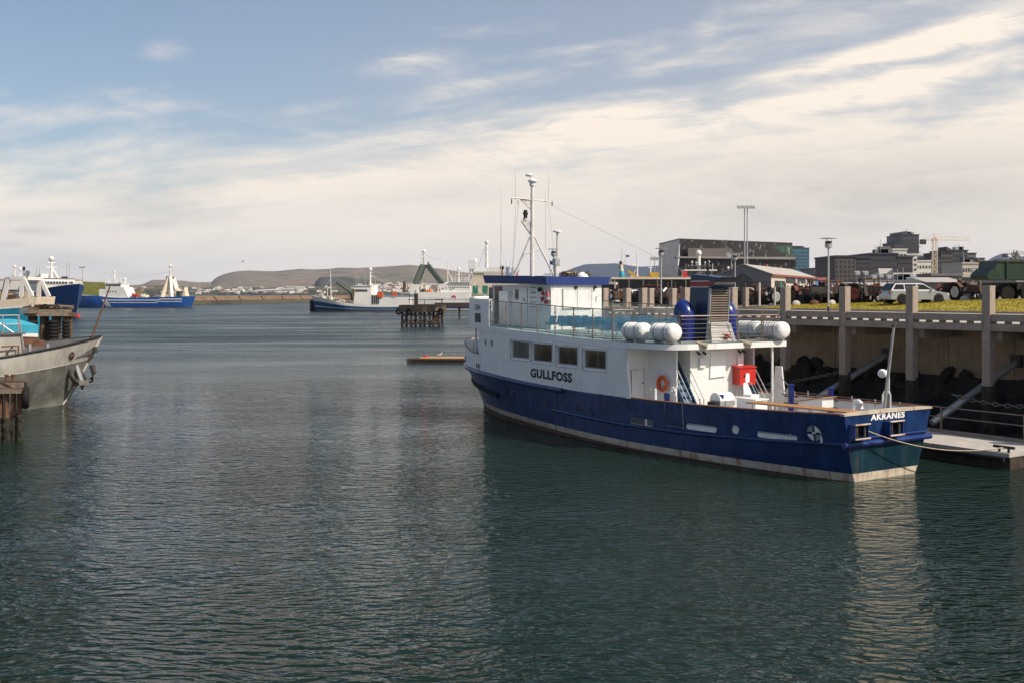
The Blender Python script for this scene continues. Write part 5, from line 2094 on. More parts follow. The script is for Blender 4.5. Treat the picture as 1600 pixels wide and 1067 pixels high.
# rows of blue seats on the sun deck
def seat_row(u, y, n, label):
    t = thing('seat_row', label, 'seats', W(u, -y, deck_h(u) + .02), SRZ, 'rows of blue deck seats')
    q = MB()
    q.hexa([(-.22, -.22, .40), (.24, -.22, .43), (.24, .22, .43), (-.22, .22, .40), (-.22, -.22, .44), (.24, -.22, .47), (.24, .22, .47), (-.22, .22, .44)], 'seat_blue')
    q.hexa([(-.30, -.21, .80), (-.20, -.22, .42), (-.20, .22, .42), (-.30, .21, .80), (-.27, -.21, .82), (-.17, -.22, .45), (-.17, .22, .45), (-.27, .21, .82)], 'seat_blue')
    me = q.mesh('seat')
    for k in range(n):
        o = part('seat', me, t)
        o.location = (0, (k - (n - 1) / 2) * .5, 0)
    m = MB()
    m.beam((0, -n * .25, .37), (0, n * .25, .37), .05, .05, 'galv')
    for e in (-1, 1):
        m.cyl((0, e * n * .21, 0), (0, e * n * .21, .36), .025, 'galv', n=6)
    part('frame', m, t)


for i, (u, y) in enumerate(((18.4, 1.7), (17.3, 1.7), (16.2, 1.7), (15.1, 1.7), (14.0, 1.7), (13.0, 1.6), (17.3, -1.7), (15.1, -1.7), (13.0, -1.7))):
    seat_row(u, y, 5, ['row of blue seats nearest the ferry wheelhouse behind the glass railing', 'second row of blue seats from the ferry wheelhouse on the glazed side', 'third row of blue seats from the ferry wheelhouse on the glazed side',
                       'fourth row of blue seats from the ferry wheelhouse on the glazed side', 'fifth row of blue seats from the ferry wheelhouse on the glazed side', 'row of blue seats just forward of the life rafts',
                       'row of blue seats on the quay side nearest the wheelhouse', 'row of blue seats on the quay side amidships', 'row of blue seats on the quay side nearest the funnel'][i])

# mooring rope from the transom fairlead to the pontoon
a, b = Vector(W(-.45, -1.55, 1.92)), Vector(W(-1.2, PN + .3, .85))
m_ = MB()
pts = []
for i in range(25):
    f = i / 24
    p = a.lerp(b, f) - Vector((0, 0, .42 * 4 * f * (1 - f) * .9))
    pts.append(p - a)
m_.tube(pts, .022, 'rope', 5)
solo('mooring_rope', m_, 'slack mooring rope from the ferry transom to the pontoon cleat', 'rope', a)
# ------------------------------------------------------------------ other vessels
def gen_hull(L, B, sheer, bands, stern_w=.75, fine=.30, rake=.06, cut=.55, n=30, flare=.25):
    """bow at x = L. sheer: [(k, h)], bands: [(f, material)] fractions of height from the water, rising"""
    def half(k, f):
        if k < 1 - fine:
            g = stern_w + (1 - stern_w) * min(k / .25, 1) ** .7
        else:
            t = (k - (1 - fine)) / fine
            p = 1.7 + 1.3 * f
            g = max(1 - t ** p, 0)
            if f < 1:
                g *= 1 - (1 - f) * .28 * t
        return B / 2 * g * (1 - flare * (1 - f) ** 2 * (.35 + .65 * k ** 3))
    fr = [-.12, 0] + sorted(set([b[0] for b in bands] + [.35, .7, 1.0]))
    fr = [f for i, f in enumerate(fr) if i == 0 or f - fr[i - 1] > 1e-4]

    def pt(k, f, side):
        h = lerp(sheer, k)
        z = f * h
        x = L * k + rake * L * max(f, 0) * k ** 6 - rake * L * .0 - (.03 * L * max(f, 0) * (1 - k) ** 8)
        return (x, side * half(k, max(f, 0)), z)

    def mat(j):
        f = (fr[j] + fr[j + 1]) / 2
        for b, mm in bands:
            if f < b + 1e-6:
                return mm
        return bands[-1][1]
    m = MB()
    ks = [1 - (1 - i / n) ** 1.25 for i in range(n + 1)]
    for side in (1, -1):
        m.grid([[pt(k, f, side) for f in fr] for k in ks], lambda i, j: mat(j))
    m.grid([[(pt(0, f, 1)[0], pt(0, f, 1)[1] * e, pt(0, f, 1)[2]) for f in fr] for e in (1, 0, -1)], lambda i, j: mat(j))
    return m, pt


def deck_of(pt, drop, mat, L, ks=None):
    m = MB()
    P = []
    for k in np.linspace(0.002, .985, 16):
        a = pt(k, 1.0, 1)
        P.append([(a[0], a[1] * e * .97, a[2] - drop) for e in (1, 0, -1)])
    m.grid(P, mat)
    return m


def window_row(parent, x0, x1, y, z, n, w_, h_, axis='x', name='window', d=.06):
    q = MB()
    if axis == 'x':
        q.b2((-w_ / 2, -d, -h_ / 2), (w_ / 2, d, h_ / 2), 'far_glass')
    else:
        q.b2((-d, -w_ / 2, -h_ / 2), (d, w_ / 2, h_ / 2), 'far_glass')
    me = q.mesh(name)
    for i in range(n):
        o = part(name, me, parent)
        f = x0 + (x1 - x0) * (i + .5) / n
        o.location = (f, y, z) if axis == 'x' else (y, f, z)


def radome_mast(parent, x, y, z0, z1, r, dome=.8, mat='far_white', cross=True, tilt=0.0):
    m = MB()
    m.cyl((x, y, z0), (x + tilt, y, z1 - dome * .8), r * 1.4, mat, r * .8, 8)
    if cross:
        H = z1 - z0
        for f, wd in ((.55, 1.6), (.78, 1.1)):
            m.box((x + tilt * f, y, z0 + H * f), (.35, wd * 2, .25), mat)
            m.cyl((x + tilt * f, y - wd, z0 + H * f), (x + tilt * f, y - wd, z0 + H * f + 1.4), .06, mat, n=5)
            m.box((x + tilt * f - wd * .5, y, z0 + H * f), (wd, .25, .2), mat)
    mp_ = part('mast', m, parent)
    m = MB()
    m.sph((x + tilt, y, z1 - dome * .3), dome, 'far_white', 12, 8, (1, 1, 1.1))
    part('radome', m, mp_)
    return mp_


# --- blue and white fishing boat in the middle distance, bow to the left
X0 = (642 - 800) / 1660 * 400
t = thing('fishing_boat', 'blue and white fishing boat with a white wheelhouse amidships, bow to the left', 'fishing boat', (X0, 402, 0), math.pi)
px = lambda p: (642 - p) * .241
py = lambda q: (487 - q) * .241
L = px(493)
sh = [(0, 2.6), (.25, 2.4), (.45, 2.45), (.6, 2.9), (.75, 3.7), (.88, 4.9), (1, 6.0)]
m_, ptf = gen_hull(L, 8.0, sh, [(.10, 'antifoul'), (.32, 'mid_blue'), (.36, 'far_white'), (.68, 'mid_blue'), (1.0, 'far_white')], .8, .36, .055)
part('hull', m_, t)
part('deck', deck_of(ptf, .9, 'timber_brown', L), t)
m_ = MB()
m_.prism([(px(596), -3.3, py(478)), (px(553), -3.3, py(477)), (px(555), -3.3, py(455)), (px(579), -3.3, py(453)), (px(582), -3.3, py(462)), (px(596), -3.3, py(462))], (0, 6.6, 0), 'far_white')
h_ = part('deckhouse', m_, t)
m_ = MB()
m_.b2((px(580), -3.0, py(452.8)), (px(553.5), 3.0, py(447.5)), 'far_white')
m_.b2((px(581), -3.3, py(447.4)), (px(553), 3.3, py(446.4)), 'far_white')
b_ = part('bridge', m_, t)
window_row(b_, px(575), px(556), 3.34, py(454.3), 8, .48, .8)
window_row(b_, -2.6, 2.6, px(553.5) + .03, py(450), 6, .55, .8, 'y')
m_ = MB()
m_.cyl((px(583), 0, py(466)), (px(581), 0, py(447)), 2.0, 'far_white', 1.7, 12)
part('funnel', m_, t)
m_ = MB()
m_.b2((px(641), -3.4, py(478)), (px(592), 3.5, py(465)), 'far_white')
part('shelter_deck', m_, t)
m_ = MB()
for k in range(4):
    m_.b2((px(582 + k * 3.2), 3.35, py(475)), (px(583.6 + k * 3.2), 3.52, py(461)), 'timber_dark')
part('ladder_frame', m_, t)
radome_mast(t, px(577.5), 0, py(447), py(420.5), .28, .75)
m_ = MB()
m_.cyl((px(516), 0, py(473)), (px(515), 0, py(421)), .22, 'far_white', .1, 8)
m_.cyl((px(511), .6, py(470)), (px(510.5), .6, py(451)), .14, 'far_white', n=6)
m_.cyl((px(511), .6, py(451)), (px(516), 0, py(449)), .1, 'far_white', n=6)
m_.cyl((px(497), 0, py(462)), (px(515), 0, py(436)), .04, 'far_white', n=4)
part('foremast', m_, t)
m_ = MB()
m_.cyl((px(550), 1, py(470)), (px(547), 1, py(458)), .35, 'black', n=8)
m_.beam((px(548), 1, py(459)), (px(525), 1, py(442.5)), .4, .45, 'black')
part('crane', m_, t)
for (a, b) in (((590, 465), (599, 457)), ((614, 463), (620, 456))):
    m_ = MB()
    m_.b2((px(a[0]), 2.2, py(a[1])), (px(b[0]), 3.9, py(b[1])), 'orange')
    part('fish_tub', m_, t, 'orange tub')
m_ = MB()
m_.b2((px(552.5), -1, py(466)), (px(550), 1, py(452)), 'yellow')
part('winch', m_, t)
r2 = random.Random(8)
for k in range(22):
    m_ = MB()
    x = r2.uniform(px(545), px(500))
    k_ = x / L
    m_.box((x, r2.uniform(-2.4, 2.4), lerp(sh, k_) - .2 + r2.uniform(0, 1.0)), (r2.uniform(.5, 1.5), r2.uniform(.5, 1.2), r2.uniform(.4, 1.2)), r2.choice(['far_white', 'far_white', 'cream', 'far_red', 'teal_green', 'grey_dark']), r2.uniform(0, 1.5))
    part('deck_gear', m_, t)
for side in (1, -1):
    m_ = MB()
    for k in np.arange(.5, .97, .022):
        a = ptf(k, 1, side)
        m_.cyl((a[0], a[1] * .97, a[2]), (a[0], a[1] * .97, a[2] + .9), .05, 'cream', n=4)
    pts = [ptf(k, 1, side) for k in np.arange(.5, .97, .04)]
    m_.tube([(a[0], a[1] * .97, a[2] + .9) for a in pts], .06, 'cream', 4)
    part('railing', m_, t)
def rigging(parent, lines, r=.035, whips=()):
    m = MB()
    for a, b in lines:
        m.cyl(a, b, r, 'galv', n=4)
    for x, y, z0, z1 in whips:
        m.cyl((x, y, z0), (x, y, z1), r * 1.3, 'far_white', r * .6, 4)
    part('rigging', m, parent)


rigging(t, [((px(516), 0, py(424)), (px(577), 0, py(425))), ((px(515), 0, py(430)), (px(553), 1.5, py(450))), ((px(577), 0, py(428)), (px(630), 0, py(462))), ((px(515), 0, py(423)), (px(495), 0, py(462))), ((px(577), 0, py(432)), (px(600), -2, py(464)))],
        whips=[(px(p), 1, py(448), py(q)) for p, q in ((556, 425), (560, 430), (570, 428), (586, 433), (612, 448), (606, 452))])
# tyre dolphin behind its bow
t = thing('tyre_pile', 'stack of black tyres on a pile at the bow of the blue fishing boat', 'mooring dolphin', at(491, 486, 408)[:2] + (0,))
for k in range(5):
    m_ = MB()
    m_.torus((0, 0, .4 + k * .85), 1.35, .45, 'rubber', (0, 0, 1), 16, 8)
    part('tyre', m_, t)
m_ = MB()
m_.cyl((0, 0, -1), (0, 0, 4.6), .9, 'timber_dark', n=10)
part('pile', m_, t)

# --- white stern trawler with the green gantry
SC = 424 / 1660
X0 = (640 - 800) * SC
px = lambda p: (p - 640) * SC
py = lambda q: (487 - q) * SC
t = thing('stern_trawler', 'white stern trawler with dark green gantry legs behind the timber jetty', 'trawler', (X0, 428, 0), 0)
L = 50
m_, ptf = gen_hull(L, 10, [(0, 5.3), (.25, 5.4), (.4, 4.6), (.6, 4.5), (1, 7)], [(.05, 'antifoul'), (.13, 'far_white'), (.42, 'far_navy'), (.46, 'black'), (1, 'far_white')], .85, .36)
part('hull', m_, t)
part('deck', deck_of(ptf, .6, 'deck_grey', L), t)
for a, b, lab in (((648, 446), (660, 416), 0), ((691, 446), (667, 416), 1)):
    for y in (-3.2, 3.2):
        m_ = MB()
        m_.beam((px(a[0]), y, py(a[1])), (px(b[0]), y * .6, py(b[1])), 1.5, 1.8, 'gantry_green')
        part('gantry_leg', m_, t)
m_ = MB()
m_.b2((px(656), -2.4, py(419)), (px(671), 2.4, py(415.5)), 'gantry_green')
m_.b2((px(667), -.6, py(415.4)), (px(669), .6, py(411)), 'gantry_green')
part('gantry_head', m_, t)
for y in (-3.2, 3.2):
    m_ = MB()
    m_.hexa([(px(639), y - .9, py(462)), (px(655), y - .9, py(462)), (px(655), y + .9, py(462)), (px(639), y + .9, py(462)), (px(641.5), y - .9, py(446.5)), (px(654), y - .9, py(446.5)), (px(654), y + .9, py(446.5)), (px(641.5), y + .9, py(446.5))], 'far_white')
    part('gantry_foot', m_, t)
mp_ = radome_mast(t, px(661), 0, py(419), py(393.5), .3, .75, 'mast_white')
m_ = MB()
m_.cyl((px(661.5), .2, py(458)), (px(661.5), .2, py(419)), .1, 'mast_white', n=5)
part('stay', m_, t)
m_ = MB()
m_.b2((px(650), -4.6, py(472)), (px(735), 4.6, py(458.5)), 'far_white')
part('shelter_deck', m_, t)
m_ = MB()
m_.prism([(px(683), -4, py(459)), (px(736), -4, py(459)), (px(735), -4, py(450.5)), (px(704), -4, py(450.5)), (px(704), -4, py(444)), (px(686), -4, py(446))], (0, 8, 0), 'far_white')
part('deckhouse', m_, t)
m_ = MB()
m_.b2((px(702), -4.2, py(450.4)), (px(734.5), 4.2, py(443.5)), 'far_white')
m_.b2((px(701), -4.5, py(443.4)), (px(735.5), 4.5, py(442.6)), 'far_white')
b_ = part('bridge', m_, t)
window_row(b_, px(703), px(734), -4.22, py(447), 9, .45, .65)
window_row(b_, -3.9, 3.9, px(734.5) + .03, py(447), 7, .6, .7, 'y')
for (qx, qy) in ((692, 453), (697, 452), (704, 454), (708, 453)):
    m_ = MB()
    m_.lathe((px(qx), -4.05, py(qy)), [(.28, -.05), (.28, .05)], 'far_glass', 10, (0, 1, 0))
    part('port', m_, t)
m_ = MB()
m_.cyl((px(695), -1, py(459)), (px(695), -1, py(443.5)), 1.6, 'far_white', 1.3, 12)
part('funnel', m_, t)
m_ = MB()
m_.cyl((px(699), -1.5, py(444)), (px(698.5), -1.5, py(407)), .2, 'far_white', .12, 7)
m_.cyl((px(698.5), -1.5, py(424)), (px(708), -1.5, py(444)), .12, 'far_white', n=5)
part('aerial_mast', m_, t)
radome_mast(t, px(716), 0, py(443), py(421.5), .25, .65)
m_ = MB()
for k in range(9):
    x = px(704 + k * 3.6)
    m_.cyl((x, -4.3, py(443)), (x, -4.3, py(436)), .06, 'far_white', n=4)
for h in (436, 439.5):
    m_.cyl((px(704), -4.3, py(h)), (px(734), -4.3, py(h)), .06, 'far_white', n=4)
part('roof_railing', m_, t)
m_ = MB()
m_.torus((px(709), -4.75, py(467)), .75, .2, 'red_paint', (0, 1, 0), 16, 6)
part('lifebuoy', m_, t)
for (qa, qb, mm) in (((628, 459), (633, 441), 'rust'), ((633, 459), (636, 444), 'cream'), ((657, 458), (661, 445), 'cream'), ((672, 459), (683, 448), 'cream'), ((664, 459), (671, 447), 'far_white'), ((685, 466), (690, 456), 'rust')):
    m_ = MB()
    m_.hexa([(px(qa[0]), -2.6, py(qa[1])), (px(qb[0]), -2.6, py(qa[1])), (px(qb[0]), 2.6, py(qa[1])), (px(qa[0]), 2.6, py(qa[1])), (px(qa[0]) + .2, -1.8, py(qb[1])), (px(qb[0]) - .5, -1.8, py(qb[1])), (px(qb[0]) - .5, 1.8, py(qb[1])), (px(qa[0]) + .2, 1.8, py(qb[1]))], mm)
    part('net_drum', m_, t)

rigging(t, [((px(661), 0, py(400)), (px(698), -1.5, py(412))), ((px(661), 0, py(402)), (px(640), 0, py(458))), ((px(698), -1.5, py(410)), (px(716), 0, py(430))), ((px(716), 0, py(426)), (px(760), 0, py(466))), ((px(664), 0, py(418)), (px(686), 0, py(446)))],
        whips=[(px(p), -1, py(444), py(q)) for p, q in ((706, 418), (711, 424), (721, 420), (727, 426), (731, 432), (654, 398), (667, 404))])
r2 = random.Random(31)
for k in range(26):
    m_ = MB()
    x = px(r2.uniform(650, 760))
    z = py(458.4) if x < px(735) else py(470)
    m_.box((x, r2.uniform(-4.2, -1), z + r2.uniform(.2, .8)), (r2.uniform(.4, 1.6), r2.uniform(.4, 1.2), r2.uniform(.4, 1.5)), r2.choice(['far_white', 'cream', 'rust', 'grey_dark', 'teal_green', 'far_white', 'orange']), r2.uniform(0, 1.5))
    part('deck_gear', m_, t)

# --- larger white ship behind, with green doors
SC = 470 / 1660
px = lambda p: (p - 730) * SC
py = lambda q: (485 - q) * SC
t = thing('factory_trawler', 'large white trawler with green doors and a tall radome mast left of the ferry wheelhouse', 'trawler', ((730 - 800) * SC, 476, 0), 0)
m_, ptf = gen_hull(58, 12, [(0, 5), (.5, 5), (1, 8.5)], [(.1, 'antifoul'), (.35, 'far_navy'), (1, 'far_white')], .85, .36)
part('hull', m_, t)
part('deck', deck_of(ptf, .4, 'deck_grey', 58), t)
m_ = MB()
m_.b2((px(735), -5, 4.5), (px(810), 5, py(439)), 'cream')
m_.b2((px(737), -4.6, py(438.9)), (px(810), 4.6, py(427)), 'facade_cream')
dh = part('deckhouse', m_, t)
for a in (739, 754, 769):
    m_ = MB()
    m_.b2((px(a), -5.12, py(461)), (px(a + 8), -5.02, py(449)), 'teal_green')
    part('door', m_, t)
m_ = MB()
for k in range(14):
    m_.cyl((px(733 + k * 3), -5.3, py(468)), (px(733 + k * 3), -5.3, py(462)), .08, 'teal_green', n=4)
m_.cyl((px(733), -5.3, py(462)), (px(775), -5.3, py(462)), .09, 'teal_green', n=4)
part('railing', m_, t)
window_row(dh, px(739), px(756), -4.63, py(430.5), 5, .5, .9)
m_ = MB()
m_.b2((px(760), -4.4, py(426.9)), (px(812), 4.4, py(420.5)), 'far_white')
part('bridge', m_, t)
m_ = MB()
m_.box((px(737), -4, py(416)), (3.2, 2.5, 4.0), 'far_white')
m_.cyl((px(740), -4, py(440)), (px(738), -4, py(420)), .5, 'far_white', n=8)
m_.beam((px(732), -4, py(440)), (px(736), -4, py(416)), .5, .6, 'far_white')
m_.b2((px(731), -4.6, py(419)), (px(745), -3.4, py(417)), 'far_white')
part('gallows', m_, t)
m_ = MB()
m_.sph((px(742), -3, py(410.5)), 1.0, 'far_white', 12, 8, (1, 1, 1.2))
m_.cyl((px(742), -3, py(420)), (px(742), -3, py(412)), .4, 'far_white', n=8)
part('radome', m_, t)
mp_ = radome_mast(t, px(760), 0, py(421), py(379.5), .55, .85)
m_ = MB()
m_.b2((px(755.5), -.5, py(392.5)), (px(762), .5, py(391)), 'far_white')
m_.b2((px(757), -.6, py(409.5)), (px(771), .6, py(408)), 'far_white')
m_.cyl((px(770.5), 0, py(408)), (px(770.5), 0, py(403)), .25, 'far_white', n=6)
m_.cyl((px(756), 0, py(391)), (px(747), 0, py(419)), .07, 'galv', n=4)
for a in (782, 790, 797):
    m_.cyl((px(a), 0, py(421)), (px(a), 0, py(409 + (a % 5))), .1, 'galv', n=4)
part('yard', m_, mp_)

# --- left: long blue trawler with white chevron
SC = 500 / 1660
px = lambda p: (286 - p) * SC
py = lambda q: (481 - q) * SC
t = thing('blue_trawler', 'long bright blue trawler with white chevron stripe, gantry at its right end', 'trawler', ((286 - 800) * SC, 507, 0), math.pi - .12)
L = px(84)
m_, ptf = gen_hull(L, 11, [(0, 5.3), (.5, 4.6), (.62, 4.9), (.68, 5.6), (.8, 5.7), (1, 6.6)], [(.04, 'antifoul'), (1, 'far_blue')], .9, .30)
part('hull', m_, t)
part('deck', deck_of(ptf, .1, 'deck_grey', L), t)


def on_hull(x, z, side=1, off=.06):
    k = x / L
    for _ in range(6):
        p = ptf(k, z / max(lerp([(0, 5.3), (.5, 4.6), (.62, 4.9), (.68, 5.6), (.8, 5.7), (1, 6.6)], k), .1), side)
        k += (x - p[0]) / L * .9
    return (x, p[1] + side * off, z)


m_ = MB()
for z0, z1, xe in ((3.3, 3.75, px(153)), (2.15, 2.5, px(160))):
    P = [[on_hull(x, z0 + (.55 if x < 12 else 0)), on_hull(x, z1 + (.55 if x < 12 else 0))] for x in np.linspace(.5, xe, 24)]
    m_.grid(P, 'far_white')
for a, b in ((px(151.5), px(159.5)), (px(156), px(164))):
    P = [[on_hull(a + (b - a) * f, 3.75 - 3.3 * f + 0.0), on_hull(a + (b - a) * f - .9, 3.75 - 3.3 * f)] for f in np.linspace(0, 1, 8)]
    m_.grid(P, 'far_white')
part('chevron_stripe', m_, t)
m_ = MB()
m_.prism([(px(195), -4.6, py(466)), (px(146), -4.6, py(466)), (px(146), -4.6, py(452)), (px(157), -4.6, py(452)), (px(157), -4.6, py(449)), (px(187), -4.6, py(449)), (px(190), -4.6, py(455))], (0, 9.2, 0), 'far_white')
part('deckhouse', m_, t)
m_ = MB()
m_.b2((px(182), -4.2, py(448.9)), (px(156), 4.2, py(443.5)), 'far_white')
m_.b2((px(183), -4.5, py(443.4)), (px(155), 4.5, py(442.6)), 'far_white')
b_ = part('bridge', m_, t)
window_row(b_, px(181), px(157), 4.23, py(446), 8, .7, .85)
window_row(t, px(158), px(176), 4.64, py(455.5), 4, .45, .6)
m_ = MB()
m_.prism([(px(146), -4, py(452)), (px(143), -4, py(467)), (px(156), -4, py(467)), (px(156), -4, py(450))], (0, 8, 0), 'facade_grey')
part('breakwater_screen', m_, t)
radome_mast(t, px(164), 0, py(443), py(424), .3, .45)
radome_mast(t, px(181.5), 0, py(443), py(435.5), .5, .75, cross=False)
m_ = MB()
for a in (150, 155, 170, 176):
    m_.cyl((px(a), 1, py(443)), (px(a), 1, py(433 - a % 4)), .12, 'far_white', n=5)
part('aerial', m_, t)
for y in (-4, 4):
    m_ = MB()
    m_.beam((px(266), y, py(467)), (px(259.5), y * .35, py(433)), 1.3, 2.0, 'far_white')
    m_.beam((px(249), y, py(467)), (px(257), y * .35, py(434)), 1.2, 1.8, 'cream')
    part('gantry_leg', m_, t)
m_ = MB()
m_.b2((px(262), -2, py(435)), (px(253), 2, py(432)), 'rust')
part('gantry_head', m_, t)
radome_mast(t, px(257.5), 0, py(432), py(414.5), .35, .75, 'mast_white')
m_ = MB()
m_.cyl((px(278), 3.6, py(471)), (px(278), 3.6, py(455)), .9, 'steel_dark', n=10)
m_.cyl((px(275), 3.4, py(471)), (px(275), 3.4, py(455)), .8, 'teal_green', n=10)
part('tank', m_, t)
for a in (270, 283):
    m_ = MB()
    m_.prism([(px(a - 3), -2, py(463)), (px(a + 3), -2, py(463)), (px(a), -2, py(450))], (0, 4, 0), 'cream')
    part('davit', m_, t)
m_ = MB()
m_.cyl((px(209), 2.5, py(461.5)), (px(198), 2.5, py(461.5)), .9, 'far_red', n=10)
part('lifeboat', m_, t, 'red lifeboat')
r2 = random.Random(4)
for k in range(16):
    m_ = MB()
    m_.box((px(r2.uniform(198, 246)), r2.uniform(-3.5, 3.5), py(464) + r2.uniform(0, .8)), (r2.uniform(.8, 2.4), r2.uniform(1, 2), r2.uniform(.8, 1.8)), r2.choice(['cream', 'far_white', 'rust', 'facade_cream', 'grey_dark']), r2.uniform(0, 1))
    part('deck_gear', m_, t)

rigging(t, [((px(257), 0, py(424)), (px(182), 0, py(438))), ((px(164), 0, py(428)), (px(100), 0, py(458))), ((px(257), 0, py(430)), (px(284), 0, py(460)))],
        whips=[(px(p), 2, py(443), py(q)) for p, q in ((152, 432), (159, 428), (173, 430), (188, 434), (248, 440))])
# --- navy bow seen nearly head on
SC = 306 / 1660
t = thing('navy_trawler', 'dark blue trawler seen bow-on with a tall white bridge', 'trawler', (0, 0, 0), R(-50))
L = 46
m_, ptf = gen_hull(L, 11.5, [(0, 6.2), (.5, 6.6), (.75, 8.2), (1, 9.6)], [(.05, 'antifoul'), (1, 'far_navy')], .85, .42, .07, flare=.42)
part('hull', m_, t)
bx, by = at(124.5, 443, 306)[:2]
ca, sa = math.cos(R(-50)), math.sin(R(-50))
t.location = (bx - ca * (L * 1.07), by - sa * (L * 1.07), 0)
part('deck', deck_of(ptf, .8, 'deck_grey', L), t)
m_ = MB()
m_.sph((L + 1.2, 0, -.1), 1.0, 'red_paint', 12, 8, (2.0, .9, .9))
part('bulb', m_, t)
m_ = MB()
m_.b2((14, -5.0, 5), (27.5, 5.0, 10.6), 'far_white')
part('deckhouse', m_, t)
m_ = MB()
m_.prism([(15, -5.1, 8.4), (28, -5.1, 8.4), (28.6, -5.1, 10.2), (28.2, -5.1, 11.2), (15, -5.1, 11.2)], (0, 10.2, 0), 'far_white')
m_.b2((14.6, -5.4, 11.21), (28.5, 5.4, 11.4), 'facade_grey')
b_ = part('bridge', m_, t)
window_row(b_, -4.7, 4.7, 28.62, 10.1, 11, .62, .75, 'y', d=.12)
window_row(b_, 16, 27.5, 5.13, 10.1, 9, .8, .75)
window_row(b_, 16, 27.5, -5.13, 10.1, 9, .8, .75)
mp_ = radome_mast(t, 25, -.6, 11.4, 17.6, .35, .8)
m_ = MB()
m_.beam((24.5, 1.5, 11.4), (25, -.4, 14.4), .5, .6, 'far_white')
m_.box((24, -2.6, 12.1), (2, 2.2, 1.3), 'far_white')
m_.box((24, 3.6, 11.7), (1.6, 1.4, .6), 'black')
for y in (-4.6, -3.8, 4.2, 5):
    m_.cyl((24, y, 11.4), (24, y, 15.5 + y * .2), .06, 'galv', n=4)
part('mast_bracket', m_, mp_)
m_ = MB()
for side in (1, -1):
    pts = [ptf(k, 1, side) for k in np.linspace(.62, .985, 12)]
    m_.tube([(a[0], a[1], a[2] + .05) for a in pts], .12, 'far_white', 5)
part('bulwark_cap', m_, t)
m_ = MB()
m_.cyl((L - 7, 0, 8.2), (L - 7, 0, 11.2), .18, 'far_white', n=6)
m_.cyl((L - 7, 0, 11.0), (L - 6, 0, 11.6), .1, 'far_white', n=5)
part('foremast', m_, t)

# --- turquoise trawler at the left edge, stern to the right
SC = 205 / 1660
px = lambda p: (61 - p) * SC
py = lambda q: 7.0 - (q - 458) * SC
t = thing('turquoise_trawler', 'turquoise trawler with cream bulwark and white stern gantry at the left edge', 'trawler', ((61 - 800) * SC, 206, 0), math.pi - .05)
L = 34
m_, ptf = gen_hull(L, 8.5, [(0, py(464)), (.25, py(472)), (.6, py(476)), (1, 8.5)], [(.06, 'antifoul'), (.70, 'turquoise'), (.76, 'far_white'), (1, 'cream')], .86, .35)
part('hull', m_, t)
part('deck', deck_of(ptf, .7, 'timber_brown', L), t)
for y in (-3.3, 3.3):
    m_ = MB()
    m_.beam((px(43), y, py(464)), (px(24), y, py(435)) if False else (px(46), y, py(434)), .55, .8, 'far_white')
    m_.beam((px(60), y, py(464)), (px(46), y, py(435)), .5, .7, 'far_white')
    m_.beam((px(14), y, py(470)), (px(23), y, py(434)), .6, .8, 'far_white')
    part('gantry_leg', m_, t)
m_ = MB()
m_.b2((px(47), -3.6, py(438)), (px(21), 3.6, py(433)), 'far_white')
part('gantry_head', m_, t)
m_ = MB()
m_.beam((px(36), 2.6, py(458)), (px(51), 2.6, py(424)), .55, .6, 'galv')
part('boom', m_, t)
for (a, top, bot) in ((18, 416, 436), (27, 420, 436)):
    radome_mast(t, px(a), 0, py(bot), py(top), .14, .28 if a < 20 else .32, 'mast_white', cross=False)
m_ = MB()
m_.beam((px(9), 2.8, py(470)), (px(17), 2.6, py(434)), .5, .6, 'facade_grey')
m_.cyl((px(33), 0, py(434)), (px(33), 0, py(419)), .08, 'black', n=5)
m_.box((px(33), 0, py(420)), (.35, .35, .7), 'black')
part('derrick', m_, t)
m_ = MB()
m_.b2((px(35), -2.6, py(468)), (px(7), 2.6, py(459)), 'facade_cream')
m_.b2((px(45), -1, py(466)), (px(39), 1.2, py(455)), 'cream')
m_.b2((px(14), 2.2, py(466)), (px(8), 3.4, py(458)), 'yellow')
m_.b2((px(30), 2.2, py(469)), (px(22), 3.4, py(461)), 'rust')
part('winch_house', m_, t)

# --- small turquoise boat between
SC = 92 / 1660
t = thing('turquoise_boat', 'small light turquoise boat with white band and red bottom behind the grey ship', 'boat', ((62 - 800) * SC - 9.35, 92, 0), R(0))
m_, ptf = gen_hull(9.0, 3.6, [(0, 4.0), (.5, 4.1), (.8, 4.4), (1, 4.2)], [(.76, 'rust'), (.83, 'far_white'), (1, 'turq_light')], .85, .5, .03)
part('hull', m_, t)
m_ = MB()
P = []
for k in np.linspace(0.02, .99, 14):
    a = ptf(k, 1, 1)
    P.append([(a[0], a[1], a[2]), (a[0], a[1] * .6, a[2] + .42 * (1 - k ** 4)), (a[0], 0, a[2] + .6 * (1 - k ** 4)), (a[0], -a[1] * .6, a[2] + .42 * (1 - k ** 4)), (a[0], -a[1], a[2])])
m_.grid(P, 'turq_light')
part('whaleback', m_, t)

# --- grey ship bow at the left edge
GX, GY, GR = -26.6, 68.8, R(50)
t = thing('grey_ship', 'weathered grey steel ship with a hung anchor, only its bow in view at the left', 'ship', (GX - math.cos(GR) * 24, GY - math.sin(GR) * 24, 0), GR)
L = 24.0


def gsheer(x):
    return lerp([(0, 3.0), (10, 3.05), (16, 3.32), (20, 3.75), (24, 4.22)], x)


def ghull(k, f, side):
    xt = 24.0 * k
    xw = 21.4 * k
    f0 = max(f, 0)
    x = xw + (xt - xw) * f0 ** .9
    h = gsheer(xt) * f
    bt = 3.5 * (1 - max((k - .55) / .45, 0) ** 2.3)
    bw = 3.15 * (1 - max((k - .45) / .55, 0) ** 1.7)
    g = .93 * min(f0 / .66, 1) ** .8 + .07 * f0
    return (x, side * max(bw * (1 - g) + bt * g, 0), h)


